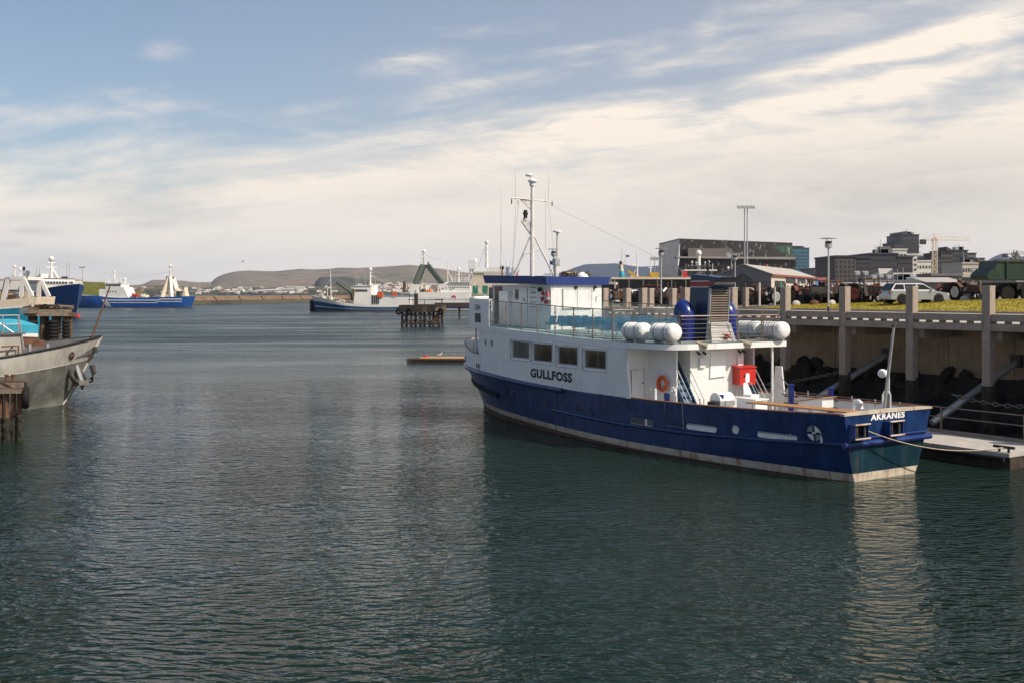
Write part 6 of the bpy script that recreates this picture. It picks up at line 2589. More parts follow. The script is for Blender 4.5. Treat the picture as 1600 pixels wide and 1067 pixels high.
m_ = MB()
fr = [-.2, 0, .12, .3, .5, .655, .67, .85, 1.0]
for side in (1, -1):
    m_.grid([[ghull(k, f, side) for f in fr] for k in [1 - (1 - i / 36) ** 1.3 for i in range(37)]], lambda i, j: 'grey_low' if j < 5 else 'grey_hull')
part('hull', m_, t)
for side in (1, -1):
    m_ = MB()
    m_.tube([ghull(k, 1.0, side) for k in np.linspace(.2, 1, 26)], .075, 'black', 6)
    part('gunwale', m_, t)
    m_ = MB()
    P = []
    for k in np.linspace(.2, .985, 24):
        a = ghull(k, 1, side)
        P.append([(a[0] - .05, a[1] - side * .12 if abs(a[1]) > .12 else 0, a[2]), (a[0] - .08, a[1] - side * .3 if abs(a[1]) > .3 else 0, a[2] - 1.05)])
    m_.grid(P, 'grey_dark')
    part('bulwark_lining', m_, t)
m_ = MB()
m_.grid([[(ghull(k, 1, 1)[0] - .05, max(ghull(k, 1, 1)[1] - .28, 0) * e, ghull(k, 1, 1)[2] - 1.0) for e in (1, 0, -1)] for k in np.linspace(.2, .985, 20)], 'grey_dark')
part('deck', m_, t)
m_ = MB()
m_.tube([ghull(k, .66, -1) for k in np.linspace(.3, .99, 22)], .022, 'grey_hull', 5)
part('plate_edge', m_, t)
# hawse, anchor, mooring pipe
a = ghull(.90, .80, -1)
m_ = MB()
m_.torus(a, .22, .06, 'steel_dark', (.45, -1, -.3), 16, 6)
m_.sph(a, .2, 'black', 10, 6, (1, .5, 1))
m_.cyl((a[0] - .1, a[1] - .1, a[2] - .1), (a[0] + .15, a[1] - .12, a[2] + .1), .05, 'rust', n=6)
part('mooring_pipe', m_, t)
an = thing('anchor', 'big grey stockless anchor hanging at the bow of the grey ship', 'anchor', (0, 0, 0), GR)
a = ghull(.965, .50, -1)
al = t.location
an.scale = (1.3, 1.3, 1.3)
an.location = (al[0] + math.cos(GR) * a[0] - math.sin(GR) * a[1], al[1] + math.sin(GR) * a[0] + math.cos(GR) * a[1], a[2])
m_ = MB()
m_.cyl((-.1, -.05, .55), (.15, -.25, -.45), .11, 'galv', n=8)
m_.torus((-.15, -.05, .66), .2, .06, 'galv', (1, .3, 0), 12, 6)
part('shank', m_, an)
m_ = MB()
for e in (-1, 1):
    pts = [Vector((.18 + e * .12, -.28, -.5)), Vector((.18 + e * .42, -.38, -.42)), Vector((.1 + e * .60, -.42, -.05)), Vector((.02 + e * .58, -.4, .32))]
    m_.tube(pts, .13, 'steel_dark', 7)
m_.box((.18, -.3, -.52), (.5, .3, .22), 'grey_low')
part('fluke', m_, an)
m_ = MB()
m_.hexa([(.35, .0, -.9), (.6, .0, -.5), (.6, .1, -.5), (.35, .1, -.9), (-.3, .15, .75), (.1, .15, .8), (.1, .3, .8), (-.3, .3, .75)], 'grey_dark')
part('anchor_plate', m_, an)
m_ = MB()
P = [ghull(1.0, f, 1) for f in np.linspace(0, 1, 14)]
m_.tube([(x + .02, 0, h) for x, y, h in P], .09, 'grey_hull', 7)
part('stem_bar', m_, t)
m_ = MB()
m_.tube([(x + .035, 0, h) for x, y, h in P[:5]], .092, 'rust', 7)
part('stem_foot', m_, t)
for (f, s_) in ((.80, .22), (.70, .16)):
    m_ = MB()
    x, y, h = ghull(.995, f, -1)
    m_.box((x, y - .12, h), (.3, .25, s_ * 1.8), 'steel_dark', .6)
    part('bow_bracket', m_, t)
# jackstaff, deck gear
m_ = MB()
m_.cyl((23.1, .1, 3.3), (24.6, .0, 7.4), .07, 'rust', .045, 7)
part('jackstaff', m_, t, 'rusty leaning jackstaff')
m_ = MB()
m_.box((21.0, 0, 3.2), (1.0, .8, .5), 'steel_dark')
m_.cyl((21.0, -.5, 3.3), (21.0, .5, 3.3), .26, 'steel_dark', n=12)
m_.box((21.9, .2, 3.3), (.4, .4, .5), 'far_white')
part('windlass', m_, t)
for x in (19.6, 18.5):
    m_ = MB()
    m_.cyl((x, -1.7, 2.5), (x, -1.7, 3.95), .11, 'galv', n=8)
    part('bitt', m_, t)
m_ = MB()
m_.b2((18.30, -1.75, 2.4), (20.10, -1.65, 3.35), 'grey_hull')
m_.b2((15.80, -1.95, 2.4), (17.90, 1.95, 4.55), 'grey_hull')
m_.b2((15.70, -2.1, 4.56), (18.10, 2.1, 4.64), 'grey_dark')
part('deckhouse', m_, t)
m_ = MB()
m_.b2((18.00, -1.6, 3.8), (19.50, .6, 4.15), 'rust')
part('hatch_cover', m_, t)
m_ = MB()
for x in (16.0, 16.8, 17.7):
    m_.cyl((x, -1.95, 4.6), (x, -1.95, 5.7), .035, 'galv', n=5)
for h in (5.15, 5.68):
    m_.cyl((15.80, -1.95, h), (17.80, -1.95, h), .03, 'galv', n=5)
m_.cyl((17.70, -1.95, 5.7), (18.00, -2.0, 3.7), .06, 'galv', n=6)
part('railing', m_, t)
m_ = MB()
m_.cyl((16.50, 0, 4.6), (17.50, .4, 9.2), .07, 'galv', .04, 6)
m_.cyl((16.50, 0, 5.9), (17.90, -1, 4.6), .04, 'galv', n=5)
part('derrick_boom', m_, t)
m_ = MB()
m_.cyl((16.30, -2.15, 2.4), (16.30, -2.15, 4.0), .14, 'cream', n=8)
m_.tube([(16.70, -2.2, 2.5), (17.20, -2.25, 3.1), (16.90, -2.2, 3.5), (17.30, -2.15, 3.9)], .06, 'rust', 6)
m_.tube([(16.60, -2.25, 3.9), (17.60, -2.2, 3.9), (17.60, -2.2, 2.5)], .05, 'rust', 6)
part('deck_frame', m_, t)

# --- timber mooring dolphin with tyre columns behind the grey ship
DX, DY = at(77, 500, 112)[:2]
t = thing('mooring_dolphin', 'weathered timber mooring dolphin hung with tyre columns behind the grey ship', 'mooring dolphin', (DX, DY, 0), R(12))
for i in range(4):
    for j in range(2):
        m_ = MB()
        m_.cyl((-1.8 + i * 1.2, -.7 + j * 2.2, -1), (-1.7 + i * 1.15, -.6 + j * 2.0, 5.0), .26, 'timber_brown', n=9)
        part('pile', m_, t)
for i, (x, w_) in enumerate(((-1.35, 0), (.65, 0), (1.9, 0))):
    for k in range(6):
        m_ = MB()
        m_.torus((x, -1.25, 2.15 + k * .36), .34 if x < 1.5 else .24, .2, 'rubber', (0, 0, 1), 14, 7)
        part('tyre', m_, t)
for k in range(6):
    m_ = MB()
    m_.beam((-1.95, -1.1 + k * .55, 5.1 + .05 * (k % 2)), (1.95, -1.2 + k * .55, 5.05), .42, .3, 'timber_pale')
    part('deck_beam', m_, t)
m_ = MB()
m_.box((0, -1.3, 4.75), (4.3, .25, .35), 'timber_pale')
m_.box((2.1, .5, 4.7), (.25, 3.4, .35), 'timber_brown')
part('waling', m_, t)
m_ = MB()
r2 = random.Random(12)
for k in range(16):
    x, y = r2.uniform(-1.7, 1.7), r2.uniform(-1, 1.6)
    pts = [(x + r2.uniform(-.9, .9), y + r2.uniform(-.5, .5), 5.3 + r2.uniform(0, .45)) for _ in range(4)]
    m_.tube(pts, r2.uniform(.07, .16), r2.choice(['timber_pale', 'timber_brown', 'timber_dark', 'yellow' if k % 5 == 0 else 'timber_pale']), 5)
solo('driftwood_heap', m_, 'heap of old rope and timber lying on top of the mooring dolphin', 'debris', (DX, DY, 0), R(12))
m_ = MB()
for k in range(4):
    m_.hexa([(-.9 - k * .02, -.1, k * .16), (.9, -.1, k * .16), (.9, .1, k * .16), (-.9 - k * .02, .1, k * .16), (-1.05, -.1, k * .16 + .1), (.9, -.1, k * .16 + .1), (.9, .1, k * .16 + .1), (-1.05, .1, k * .16 + .1)], 'timber_pale')
x, z, h = at(42, 484, 110)
solo('plank_stack', m_, 'small stack of pale planks left of the top of the mooring dolphin', 'planks', (x + .3, z, h - .4), R(8))

# --- rusty pile jetty in the lower left corner
JX, JY = at(12, 600, 50.5)[:2]
t = thing('pile_jetty', 'rusty pile jetty end with seaweed-hung steel piles in the lower left corner', 'jetty', (JX, JY, 0), R(4))
for i in range(9):
    m_ = MB()
    x = .55 - i * .30
    m_.cyl((x, .08 * (i % 2), -1), (x, .08 * (i % 2), 2.3), .115, 'rust_pile', n=10)
    pl_ = part('pile', m_, t)
    m_ = MB()
    m_.cyl((x, .08 * (i % 2), -1), (x, .08 * (i % 2), 1.1), .135, 'weed', n=8)
    for k in range(16):
        aa = r2.uniform(0, 6.28)
        m_.sph((x + .12 * math.cos(aa), .08 * (i % 2) + .12 * math.sin(aa), r2.uniform(-.1, 1.25)), r2.uniform(.035, .075), 'weed', 6, 4, (1, 1, 2.4))
    part('weed_coat', m_, pl_)
for h, mm, y in ((2.38, 'timber_pale', -.22), (2.66, 'timber_pale', -.20), (2.63, 'timber_dark', .2)):
    m_ = MB()
    m_.beam((-3, y, h), (.80, y, h), .16, .22, mm)
    part('waling', m_, t)
m_ = MB()
m_.b2((-3, -.1, 2.76), (.78, .9, 2.84), 'timber_brown')
part('deck', m_, t)
for x in (.25, -.05):
    m_ = MB()
    m_.cyl((x, 0, 2.8), (x, 0, 3.1), .07, 'rust', n=8)
    m_.cyl((x, 0, 3.1), (x, 0, 3.15), .11, 'rust', n=8)
    part('bollard', m_, t)
m_ = MB()
m_.tube([(.6, -.26, 2.35), (.2, -.3, 2.65), (-.3, -.28, 2.85), (-.8, -.3, 2.55)], .035, 'rust', 5)
part('cable', m_, t)
m_ = MB()
m_.torus((0, 0, 0), .40, .17, 'rubber', (1, .45, 0), 26, 10)
x, z, h = at(40, 620, 50.6)
solo('tyre_fender', m_, 'worn black tyre hung as a fender at the end of the rusty pile jetty', 'tyre', (x, z, h), 0)

# --- timber jetty head in the middle distance
SC = 223 / 1660
px = lambda p: (p - 656) * SC
py = lambda q: (511 - q) * SC
t = thing('timber_jetty', 'dark timber jetty head on braced piles standing alone in the harbour', 'jetty', ((656 - 800) * SC, 223, 0), R(-6))
for i in range(5):
    for j in range(2):
        m_ = MB()
        x = px(628 + i * 14.5)
        m_.cyl((x, j * 4.5, -1), (x, j * 4.5, py(486)), .26, 'timber_dark', n=8)
        part('pile', m_, t)
for i in range(4):
    for (a, b) in (((0, .5), (1, 3.0)), ((1, .5), (0, 3.0))):
        m_ = MB()
        m_.beam((px(628 + (i + a[0]) * 14.5), -.2, a[1]), (px(628 + (i + b[0]) * 14.5), -.2, b[1]), .18, .28, 'timber_dark')
        part('brace', m_, t)
m_ = MB()
m_.beam((px(626), -.3, .55), (px(689), -.3, .55), .3, .4, 'timber_dark')
part('low_waling', m_, t)
for k in range(9):
    m_ = MB()
    x0, x1 = px(623 + k * 7.6), px(623 + (k + 1) * 7.6) - .06
    m_.b2((x0, -.5, py(489)), (x1, 5.2, py(479.5)), 'timber_brown' if k in (5, 8) else 'timber_dark')
    part('fascia_timber', m_, t)
m_ = MB()
m_.b2((px(623), -.4, py(479.4)), (px(691), 5.2, py(478)), 'timber_dark')
part('deck', m_, t)
for x in (623.5, 640, 690):
    m_ = MB()
    m_.torus((px(x), -.75, py(488)), .5, .22, 'rubber', (.3, 1, 0), 16, 7)
    part('tyre', m_, t)
m_ = MB()
m_.b2((px(681), -.6, py(487)), (px(689), -.52, py(482)), 'timber_pale')
m_.beam((px(676), -.35, .6), (px(688), -.35, 2.8), .5, .6, 'rust')
part('patch', m_, t)
m_ = MB()
m_.b2((px(644), 2, py(478)), (px(649), 3, py(460)), 'timber_dark')
m_.b2((px(633), 2.4, py(470.5)), (px(690), 2.6, py(469.5)), 'black')
for a in (636, 660, 688):
    m_.cyl((px(a), 2.5, py(478)), (px(a), 2.5, py(458 if a == 636 else 469)), .07, 'black', n=5)
part('handrail', m_, t)
# --- catwalk behind it
t = thing('catwalk', 'dark catwalk with a thin black railing behind the timber jetty', 'catwalk', at(690, 480, 300)[:2] + (0,), 0)
m_ = MB()
m_.b2((-2, 0, 2.9), (22, 1.6, 4.2), 'timber_dark')
part('deck', m_, t)
m_ = MB()
for k in range(7):
    m_.cyl((k * 3.5, .1, 4.2), (k * 3.5, .1, 5.2), .06, 'black', n=5)
m_.cyl((-2, .1, 5.2), (22, .1, 5.2), .07, 'black', n=5)
part('railing', m_, t)
for k in range(5):
    m_ = MB()
    m_.cyl((k * 5, .8, -1), (k * 5, .8, 2.9), .3, 'timber_dark', n=8)
    part('pile', m_, t)

# --- floating wooden landing ahead of the ferry
SC = 108 / 1660
t = thing('floating_landing', 'low floating wooden landing with orange-brown deck left of the ferry bow', 'pontoon', ((645 - 800) * SC, 107, 0), R(-4))
m_ = MB()
m_.b2((0, 0, -.2), (9, 1.9, .38), 'timber_dark')
part('float', m_, t)
for k in range(12):
    m_ = MB()
    m_.b2((.75 + k * .68, .1, .40), (.75 + (k + 1) * .68 - .03, 2.2, .50), 'pontoon_wood')
    part('plank', m_, t)
m_ = MB()
m_.b2((-.1, -.08, .3), (9, .06, .44), 'timber_brown')
part('fender_beam', m_, t)
m_ = MB()
m_.hexa([(-.5, .0, .0), (0, 0, -.2), (0, 1.9, -.2), (-.5, 1.8, 0), (-.55, .0, .42), (0, 0, .42), (0, 1.9, .42), (-.55, 1.8, .42)], 'timber_brown')
part('ramp', m_, t)
m_ = MB()
m_.sph((1.15, 1.6, .58), .2, 'red_paint', 10, 6, (1.5, 1, .5))
solo('mooring_buoy', m_, 'flat red buoy lying on the floating wooden landing', 'buoy', t.location, t.rotation_euler.z)
g_ = thing('gull', 'white gull standing at the far edge of the floating wooden landing', 'gull', (t.location[0] + 2.7, t.location[1] + 1.75, .5), .4)
m_ = MB()
P = []
for x, r, z in ((-.26, .01, .22), (-.16, .05, .21), (-.02, .085, .20), (.1, .085, .23), (.16, .05, .30), (.19, .045, .36), (.23, .045, .39), (.27, .02, .385)):
    P.append([(x, r * math.cos(a), z + r * math.sin(a)) for a in np.linspace(0, 6.283, 11)[:-1]])
m_.loft(P, 'gull_white')
part('body', m_, g_)
m_ = MB()
m_.cyl((.26, 0, .385), (.34, 0, .375), .012, 'yellow', .003, 6)
part('beak', m_, g_)
for e in (-1, 1):
    m_ = MB()
    m_.sph((-.06, e * .08, .23), .12, 'chair_grey', 8, 5, (1.5, .2, .55))
    part('wing', m_, g_)
    m_ = MB()
    m_.cyl((0, e * .03, .13), (0.01, e * .03, 0), .007, 'yellow', n=5)
    m_.box((.03, e * .03, .004), (.06, .04, .006), 'yellow')
    part('leg', m_, g_)
# a gull in flight over the hills
g_ = thing('flying_gull', 'tiny gull gliding above the hills left of centre', 'gull', at(379, 409, 160), .5)
m_ = MB()
m_.sph((0, 0, 0), .12, 'gull_white', 8, 6, (2.4, .8, .8))
part('body', m_, g_)
for e in (-1, 1):
    m_ = MB()
    m_.hexa([(-.1, 0, 0), (.12, 0, 0), (.06, e * .7, .12), (-.06, e * .7, .12), (-.1, 0, .02), (.12, 0, .02), (.06, e * .7, .14), (-.06, e * .7, .14)], 'chair_grey')
    part('wing', m_, g_)
# ------------------------------------------------------------------ the town and quayside on the right
# concert hall with a glass-brick facade
HZ = 640
t = thing('concert_hall', 'big dark glass concert hall with tilted facade behind the harbour', 'concert hall', at(1140, 458, HZ)[:2] + (6.0,), 0)
ox, oz = at(1140, 458, HZ)[:2]


def HP(px_, py_, Z):
    x, z, h = at(px_, py_, Z)
    return (x - ox, z - oz, h - 6.0)


m_ = MB()
# left facade, front upper, front lower
corner_t, corner_b = HP(1062, 374, 640), HP(1055, 448, 652)
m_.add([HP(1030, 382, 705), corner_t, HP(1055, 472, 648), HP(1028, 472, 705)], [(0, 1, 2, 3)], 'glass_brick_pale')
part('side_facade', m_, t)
m_ = MB()
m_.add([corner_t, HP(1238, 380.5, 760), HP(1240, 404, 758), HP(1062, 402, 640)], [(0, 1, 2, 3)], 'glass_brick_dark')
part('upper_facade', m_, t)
m_ = MB()
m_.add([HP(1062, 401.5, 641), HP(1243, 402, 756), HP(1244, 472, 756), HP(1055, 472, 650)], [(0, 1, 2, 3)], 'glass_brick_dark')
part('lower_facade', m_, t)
m_ = MB()
m_.add([HP(1075, 388, 641.8), HP(1143, 389, 684), HP(1143, 402.5, 684), HP(1075, 402, 641.8)], [(0, 1, 2, 3)], 'facade_brown')
part('inner_wall', m_, t)
m_ = MB()
m_.add([HP(1186, 388, 720), HP(1237.5, 383, 757), HP(1238.5, 403, 757), HP(1190, 402, 723)], [(0, 1, 2, 3)], 'glass_brick_green')
part('green_facade', m_, t)
m_ = MB()
a, b, c, d = HP(1057, 401.3, 632), HP(1243, 402, 750), HP(1243, 406, 750), HP(1057, 403.5, 632)
e = HP(1190, 399.5, 718)
m_.hexa([d, c, (c[0], c[1] + 10, c[2]), (d[0], d[1] + 10, d[2]), a, b, (b[0], b[1] + 10, b[2]), (a[0], a[1] + 10, a[2])], 'facade_grey')
part('canopy', m_, t)
m_ = MB()
m_.add([HP(1030, 382, 705), corner_t, HP(1238, 380.5, 760), HP(1210, 382, 900)], [(0, 1, 2, 3)], 'facade_dark')
part('roof', m_, t)
m_ = MB()
m_.tube([HP(1030, 381.6, 704), (corner_t[0], corner_t[1] - .3, corner_t[2] + .1), HP(1238, 380.2, 759)], .35, 'facade_grey', 4)
part('roof_edge', m_, t)
m_ = MB()
m_.add([HP(1238, 380.5, 760), HP(1244, 472, 756), HP(1240, 472, 820), HP(1238, 382, 830)], [(0, 1, 2, 3)], 'glass_brick_dark')
part('east_facade', m_, t)

building('blue_tower', 'plain blue glass tower right of the glass concert hall', 'tower', 1237, 1264.5, 388.5, 900, 25, 5, 'blue_glass', 'facade_dark', rows=12, cols=5, win=(.86, .22), winmat='far_glass')
m_ = MB()
x, z, h = at(1246, 387, 902)
m_.b2((-4.5, 0, 0), (4.5, 10, 2.4), 'facade_dark')
solo('roof_plant', m_, 'dark plant room on the roof of the blue glass tower', 'plant room', (x, z, h - 1.2), 0)

# shed with a dark gable and a pale long side
SHZ = 190
t = thing('harbour_shed', 'pitched-roof harbour shed with dark grey gable and cream side wall', 'shed', at(1205, 458, SHZ)[:2] + (5.9,), 0)
sx0, sz0 = at(1205, 458, SHZ)[:2]
GL = at(1122, 458, 200)
GRt = at(1273, 458, 232)
gA = Vector((0, 0, 0))
gB = Vector((GL[0] - sx0, GL[1] - sz0, 0))
gC = Vector((GRt[0] - sx0, GRt[1] - sz0, 0))
eh = 7.0 - (428.5 - 458) / 1660 * SHZ - 5.9
rid0 = gB * .5 + Vector((0, 0, 7.0 - (414 - 458) / 1660 * 195 - 5.9))
rid1 = rid0 + gC
E_ = Vector((0, 0, eh))
m_ = MB()
m_.add([gB + Vector((0, 0, -1)), gA + Vector((0, 0, -1)), gA + E_, rid0, gB + E_], [(0, 1, 2, 3, 4)], 'hall_grey')
part('gable', m_, t)
m_ = MB()
m_.add([gA + Vector((0, 0, -1)), gC + Vector((0, 0, -1)), gC + E_, gA + E_], [(0, 1, 2, 3)], 'facade_cream')
part('side_wall', m_, t)
m_ = MB()
dn = (gC.normalized() * .5)
up_ = Vector((0, 0, .12))
ov = (E_ - rid0 + gA) * .06
o_ = -gC.normalized() * .35
for s0, s1 in ((gA + E_, 1), (gB + E_, 1)):
    oo = (s0 - rid0) * .05
    m_.hexa([rid0 + o_, s0 + oo + o_, s0 + oo + gC - o_, rid1 - o_, rid0 + o_ + up_, s0 + oo + o_ + up_, s0 + oo + gC - o_ + up_, rid1 - o_ + up_], 'roof_pale')
rf_ = part('roof', m_, t)
m_ = MB()
m_.beam(gA + E_ * 1.0 + Vector((.0, -.12, -.1)) + (gA + E_ - rid0) * .05, gC + E_ + Vector((0, -.12, -.1)) + (gA + E_ - rid0) * .05, .16, .35, 'roof_red')
part('eaves_gutter', m_, rf_)
for f in (.42, .72):
    m_ = MB()
    p = rid0 + gC * f + Vector((0, 0, .3))
    m_.box(p, (1.6, .5, .35), 'roof_red', math.atan2(gC.y, gC.x))
    part('roof_vent', m_, rf_)
gdir = (gB - gA).normalized()
gnorm = Vector((gdir.y, -gdir.x, 0))
if gnorm.y > 0:
    gnorm = -gnorm
gl = (gB - gA).length
m_ = MB()
wp = [(.37, .28), (.69, .28), (.69, .62), (.53, .83), (.37, .64)]
m_.add([gA + gdir * gl * a + E_ * b * 1.25 + gnorm * .06 for a, b in wp], [tuple(range(5))], 'far_glass')
gw = part('gable_window', m_, t)
for a in (.43, .48, .53, .58, .63):
    m_ = MB()
    m_.beam(gA + gdir * gl * a + E_ * .28 * 1.25 + gnorm * .1, gA + gdir * gl * a + E_ * (.62 if abs(a - .53) > .06 else .76) * 1.25 + gnorm * .1, .09, .09, 'facade_brown')
    part('mullion', m_, gw)
m_ = MB()
m_.tube([gA + gdir * gl * a + E_ * b * 1.25 + gnorm * .08 for a, b in wp], .12, 'facade_brown', 4, closed=True)
part('frame', m_, gw)
m_ = MB()
m_.beam(gA + E_ * .66 + gnorm * .04, gB + E_ * .66 + gnorm * .04, .06, .08, 'facade_dark')
part('joint_line', m_, t)
sdir = gC.normalized()
sn = Vector((sdir.y, -sdir.x, 0))
if sn.y > 0:
    sn = -sn
sl = gC.length


def side_rect(a0, a1, b0, b1, off, mat, name, parent=t):
    m = MB()
    A_ = [gA + sdir * sl * a + Vector((0, 0, eh * b)) for a, b in ((a0, b0), (a1, b0), (a1, b1), (a0, b1))]
    m.hexa([A_[0] + sn * off, A_[1] + sn * off, A_[1], A_[0], A_[3] + sn * off, A_[2] + sn * off, A_[2], A_[3]], mat)
    return part(name, m, parent)


side_rect(.065, .27, .0, .74, .06, 'black', 'cargo_door')
side_rect(.17, .20, .02, .70, .12, 'teal_green', 'door_post')
for a0, a1 in ((.29, .50), (.55, .74), (.79, .96)):
    side_rect(a0, a1, .66, .93, .08, 'far_glass', 'window')
for a in (.51, .755, .98):
    side_rect(a - .012, a + .012, 0, .98, .12, 'roof_pale', 'downpipe')
for a0, a1 in ((.36, .45), (.60, .70), (.77, .94)):
    side_rect(a0, a1, .18, .42, .08, 'facade_dark', 'window')
m_ = MB()
p = gA + sdir * sl * .60 + Vector((0, 0, eh * .55)) + sn * .15
m_.prism([p + sdir * -1.0 + Vector((0, 0, 0)), p + sdir * 1.0, p + sdir * .25 + Vector((0, 0, .45)), p + Vector((0, 0, 1.0)), p - sdir * .25 + Vector((0, 0, .45))], sn * .05, 'letter_white')
part('white_emblem', m_, t)

# far buildings, left to right
building('low_block', 'low dark building between the shed and the disc-topped lamp', 'building', 1272, 1302, 421, 420, 20, 6, 'facade_grey', 'facade_dark', rows=3, cols=6)
building('small_house', 'small white-gabled house with blue roof right of the shed', 'house', 1274, 1286, 448, 260, 6, 6, 'facade_white', 'tarp_blue', rows=1, cols=2, roofkind='slope')
building('red_house', 'little house with red roof behind the street lamp', 'house', 1283, 1296, 441, 300, 8, 6, 'facade_cream', 'roof_red', rows=2, cols=3, roofkind='slope')
building('office_block', 'dark brown office block with small square windows, left end of the dark complex', 'office block', 1305, 1338, 402, 330, 22, 6, 'facade_brown', 'facade_dark', rows=7, cols=5, win=(.45, .5))
building('black_hall', 'black windowless hall right of the brown office block', 'building', 1338.5, 1362, 404, 330, 22, 6, 'facade_dark', 'facade_dark', rows=6, cols=5, win=(.95, .04), winmat='tower_dark')
building('black_block', 'tallest black windowless block of the dark complex', 'building', 1360, 1402, 398, 345, 25, 6, 'facade_dark', 'facade_dark', rows=5, cols=7, win=(.97, .04), winmat='tower_dark')
building('black_annex', 'black windowless annex at the right end of the dark complex', 'building', 1402.5, 1426, 403, 345, 22, 6, 'facade_dark', 'facade_dark', rows=5, cols=4, win=(.96, .04), winmat='tower_dark')
m_ = MB()
for f, (a, b) in enumerate(((0, 0),)):
    p0, p1, p2, p3 = HP(1372, 420, 290), HP(1395, 420, 290), HP(1385, 428, 282), HP(1374, 428, 282)
    m_.add([p0, p1, p2, p3], [(0, 1, 2, 3)], 'roof_pale')
    q0, q1, q2, q3 = HP(1374, 428, 282), HP(1385, 428, 282), HP(1385, 446, 282), HP(1374, 446, 282)
    m_.add([q0, q1, q2, q3], [(0, 1, 2, 3)], 'facade_dark')
    m_.add([p1, HP(1396, 446, 290), q2, p2], [(0, 1, 2, 3)], 'facade_dark')
    m_.add([p0, HP(1372, 446, 290), q3, p3], [(0, 1, 2, 3)], 'facade_dark')
    m_.add([p0, p1, HP(1396, 446, 290), HP(1372, 446, 290)], [(0, 1, 2, 3)], 'facade_dark')
solo('skylight_hall', m_, 'dark hall with a slanted pale roof before the black block', 'building', (ox, oz, 6.0), 0)
building('long_store', 'long low store with pale sloping roof before the dark complex', 'store', 1396, 1458, 433, 285, 24, 6, 'facade_dark', 'roof_pale', rows=1, cols=9, win=(.5, .3), roofkind='slope')
building('grey_store', 'very long low grey store running behind the parked wagon', 'store', 1352, 1470, 441, 262, 12, 6, 'hall_grey', 'hall_grey', rows=1, cols=16, win=(.6, .2))
building('white_shed', 'long white shed roof behind the rusty machines', 'shed', 1313, 1392, 447.5, 150, 8, 6.1, 'facade_white', 'facade_white', rows=1, cols=9, win=(.15, .6), winmat='facade_grey')
building('white_offices', 'stepped white office building below the dark high-rise', 'offices', 1395, 1417, 391, 420, 20, 6, 'facade_white', 'facade_white', rows=8, cols=4, win=(.7, .4))
building('white_step', 'lower white block right of the stepped white offices', 'offices', 1416, 1433, 399, 420, 20, 6, 'facade_white', 'facade_white', rows=7, cols=3, win=(.6, .4))
building('white_block', 'broad white block behind the long low store', 'building', 1431, 1455, 409, 440, 20, 6, 'facade_white', 'facade_white', rows=4, cols=5, win=(.5, .4))
building('white_gable_house', 'white house showing above the broad white block left of the crane mast', 'house', 1436, 1458, 400, 520, 15, 6, 'facade_white', 'roof_pale', rows=4, cols=4, roofkind='slope')
# high-rise with jagged roof
t, wd, ht = building('high_rise', 'dark high-rise tower with a jagged roofline', 'high-rise', 1409, 1436, 368, 620, 25, 6, 'tower_dark', 'facade_dark', rows=16, cols=6, win=(.7, .55))
m_ = MB()
m_.prism([(-wd / 2, 0, ht), (wd * .15, 0, ht), (wd * .15, 0, ht + 1), (-wd * .05, 0, ht + .6), (-wd * .25, 0, ht + 2.4), (-wd / 2, 0, ht + 2.0)], (0, 20, 0), 'tower_dark')
part('roof_crown', m_, t)
for k in range(9):
    m_ = MB()
    m_.b2((wd / 2, -.4, 6 + k * 3.1), (wd / 2 + 1.1, 4, 6.25 + k * 3.1), 'blue_glass')
    part('balcony', m_, t)
building('mid_rise', 'lower dark block joined to the left of the jagged high-rise', 'building', 1398, 1412, 380.5, 615, 20, 6, 'tower_dark', 'facade_dark', rows=11, cols=4, win=(.7, .5))
building('grey_flats', 'dark grey flats left of the pale warship-like mast', 'flats', 1455, 1472, 404, 470, 20, 6, 'tower_dark', 'facade_dark', rows=6, cols=5, win=(.6, .45))
building('brown_flats', 'tall brown block of flats right of the tower crane', 'flats', 1470, 1489, 396, 480, 20, 6, 'facade_brown', 'facade_dark', rows=8, cols=6, win=(.6, .45))
building('slant_flats', 'dark flats with a raised left roof corner right of the tower crane', 'flats', 1479, 1512, 392.5, 500, 20, 6, 'tower_dark', 'facade_dark', rows=8, cols=9, win=(.6, .45))
m_ = MB()
x, z, h = at(1479, 392, 499)
m_.prism([(0, 0, 0), (3.6, 0, 0), (0, 0, 1.8)], (0, 10, 0), 'facade_brown')
solo('roof_wedge', m_, 'wedge-shaped roof end on the dark flats right of the crane', 'roof', (x, z, h), 0)
building('stepped_flats', 'dark flats forming the middle step right of the wedge roof', 'flats', 1510, 1525, 397, 505, 20, 6, 'facade_grey', 'facade_dark', rows=7, cols=4, win=(.6, .45))
building('red_flats', 'reddish flats stepping down at the right end of the row', 'flats', 1520, 1538, 405, 500, 20, 6, 'facade_brown', 'facade_dark', rows=6, cols=5, win=(.6, .45))
building('cream_block', 'cream block with rows of windows behind the dump truck', 'building', 1504, 1540, 412.5, 380, 18, 6, 'facade_cream', 'facade_cream', rows=3, cols=9, win=(.5, .4))
building('grey_depot', 'low grey depot with overhanging pale roof behind the parked wagon', 'depot', 1450, 1499, 441.5, 150, 10, 6.2, 'hall_grey', 'roof_pale', roofkind='slope', rise=.75)
building('flat_block', 'long pale flat-topped wall behind the grey depot', 'wall', 1456, 1502, 431.5, 230, 8, 6, 'facade_grey', 'facade_grey')
building('warehouse_wall', 'grey warehouse wall left of the dump truck', 'warehouse', 1500, 1600, 437, 240, 8, 6, 'hall_grey', 'facade_dark')
building('brown_block', 'low brown roofs below the mountain at the right edge', 'building', 1567, 1600, 409.5, 600, 20, 6, 'facade_brown', 'roof_red', rows=2, cols=8)
m_ = MB()
x, z, h = at(1589, 408, 640)
m_.b2((-1.6, -1.6, -30), (1.6, 1.6, 3.0), 'facade_grey')
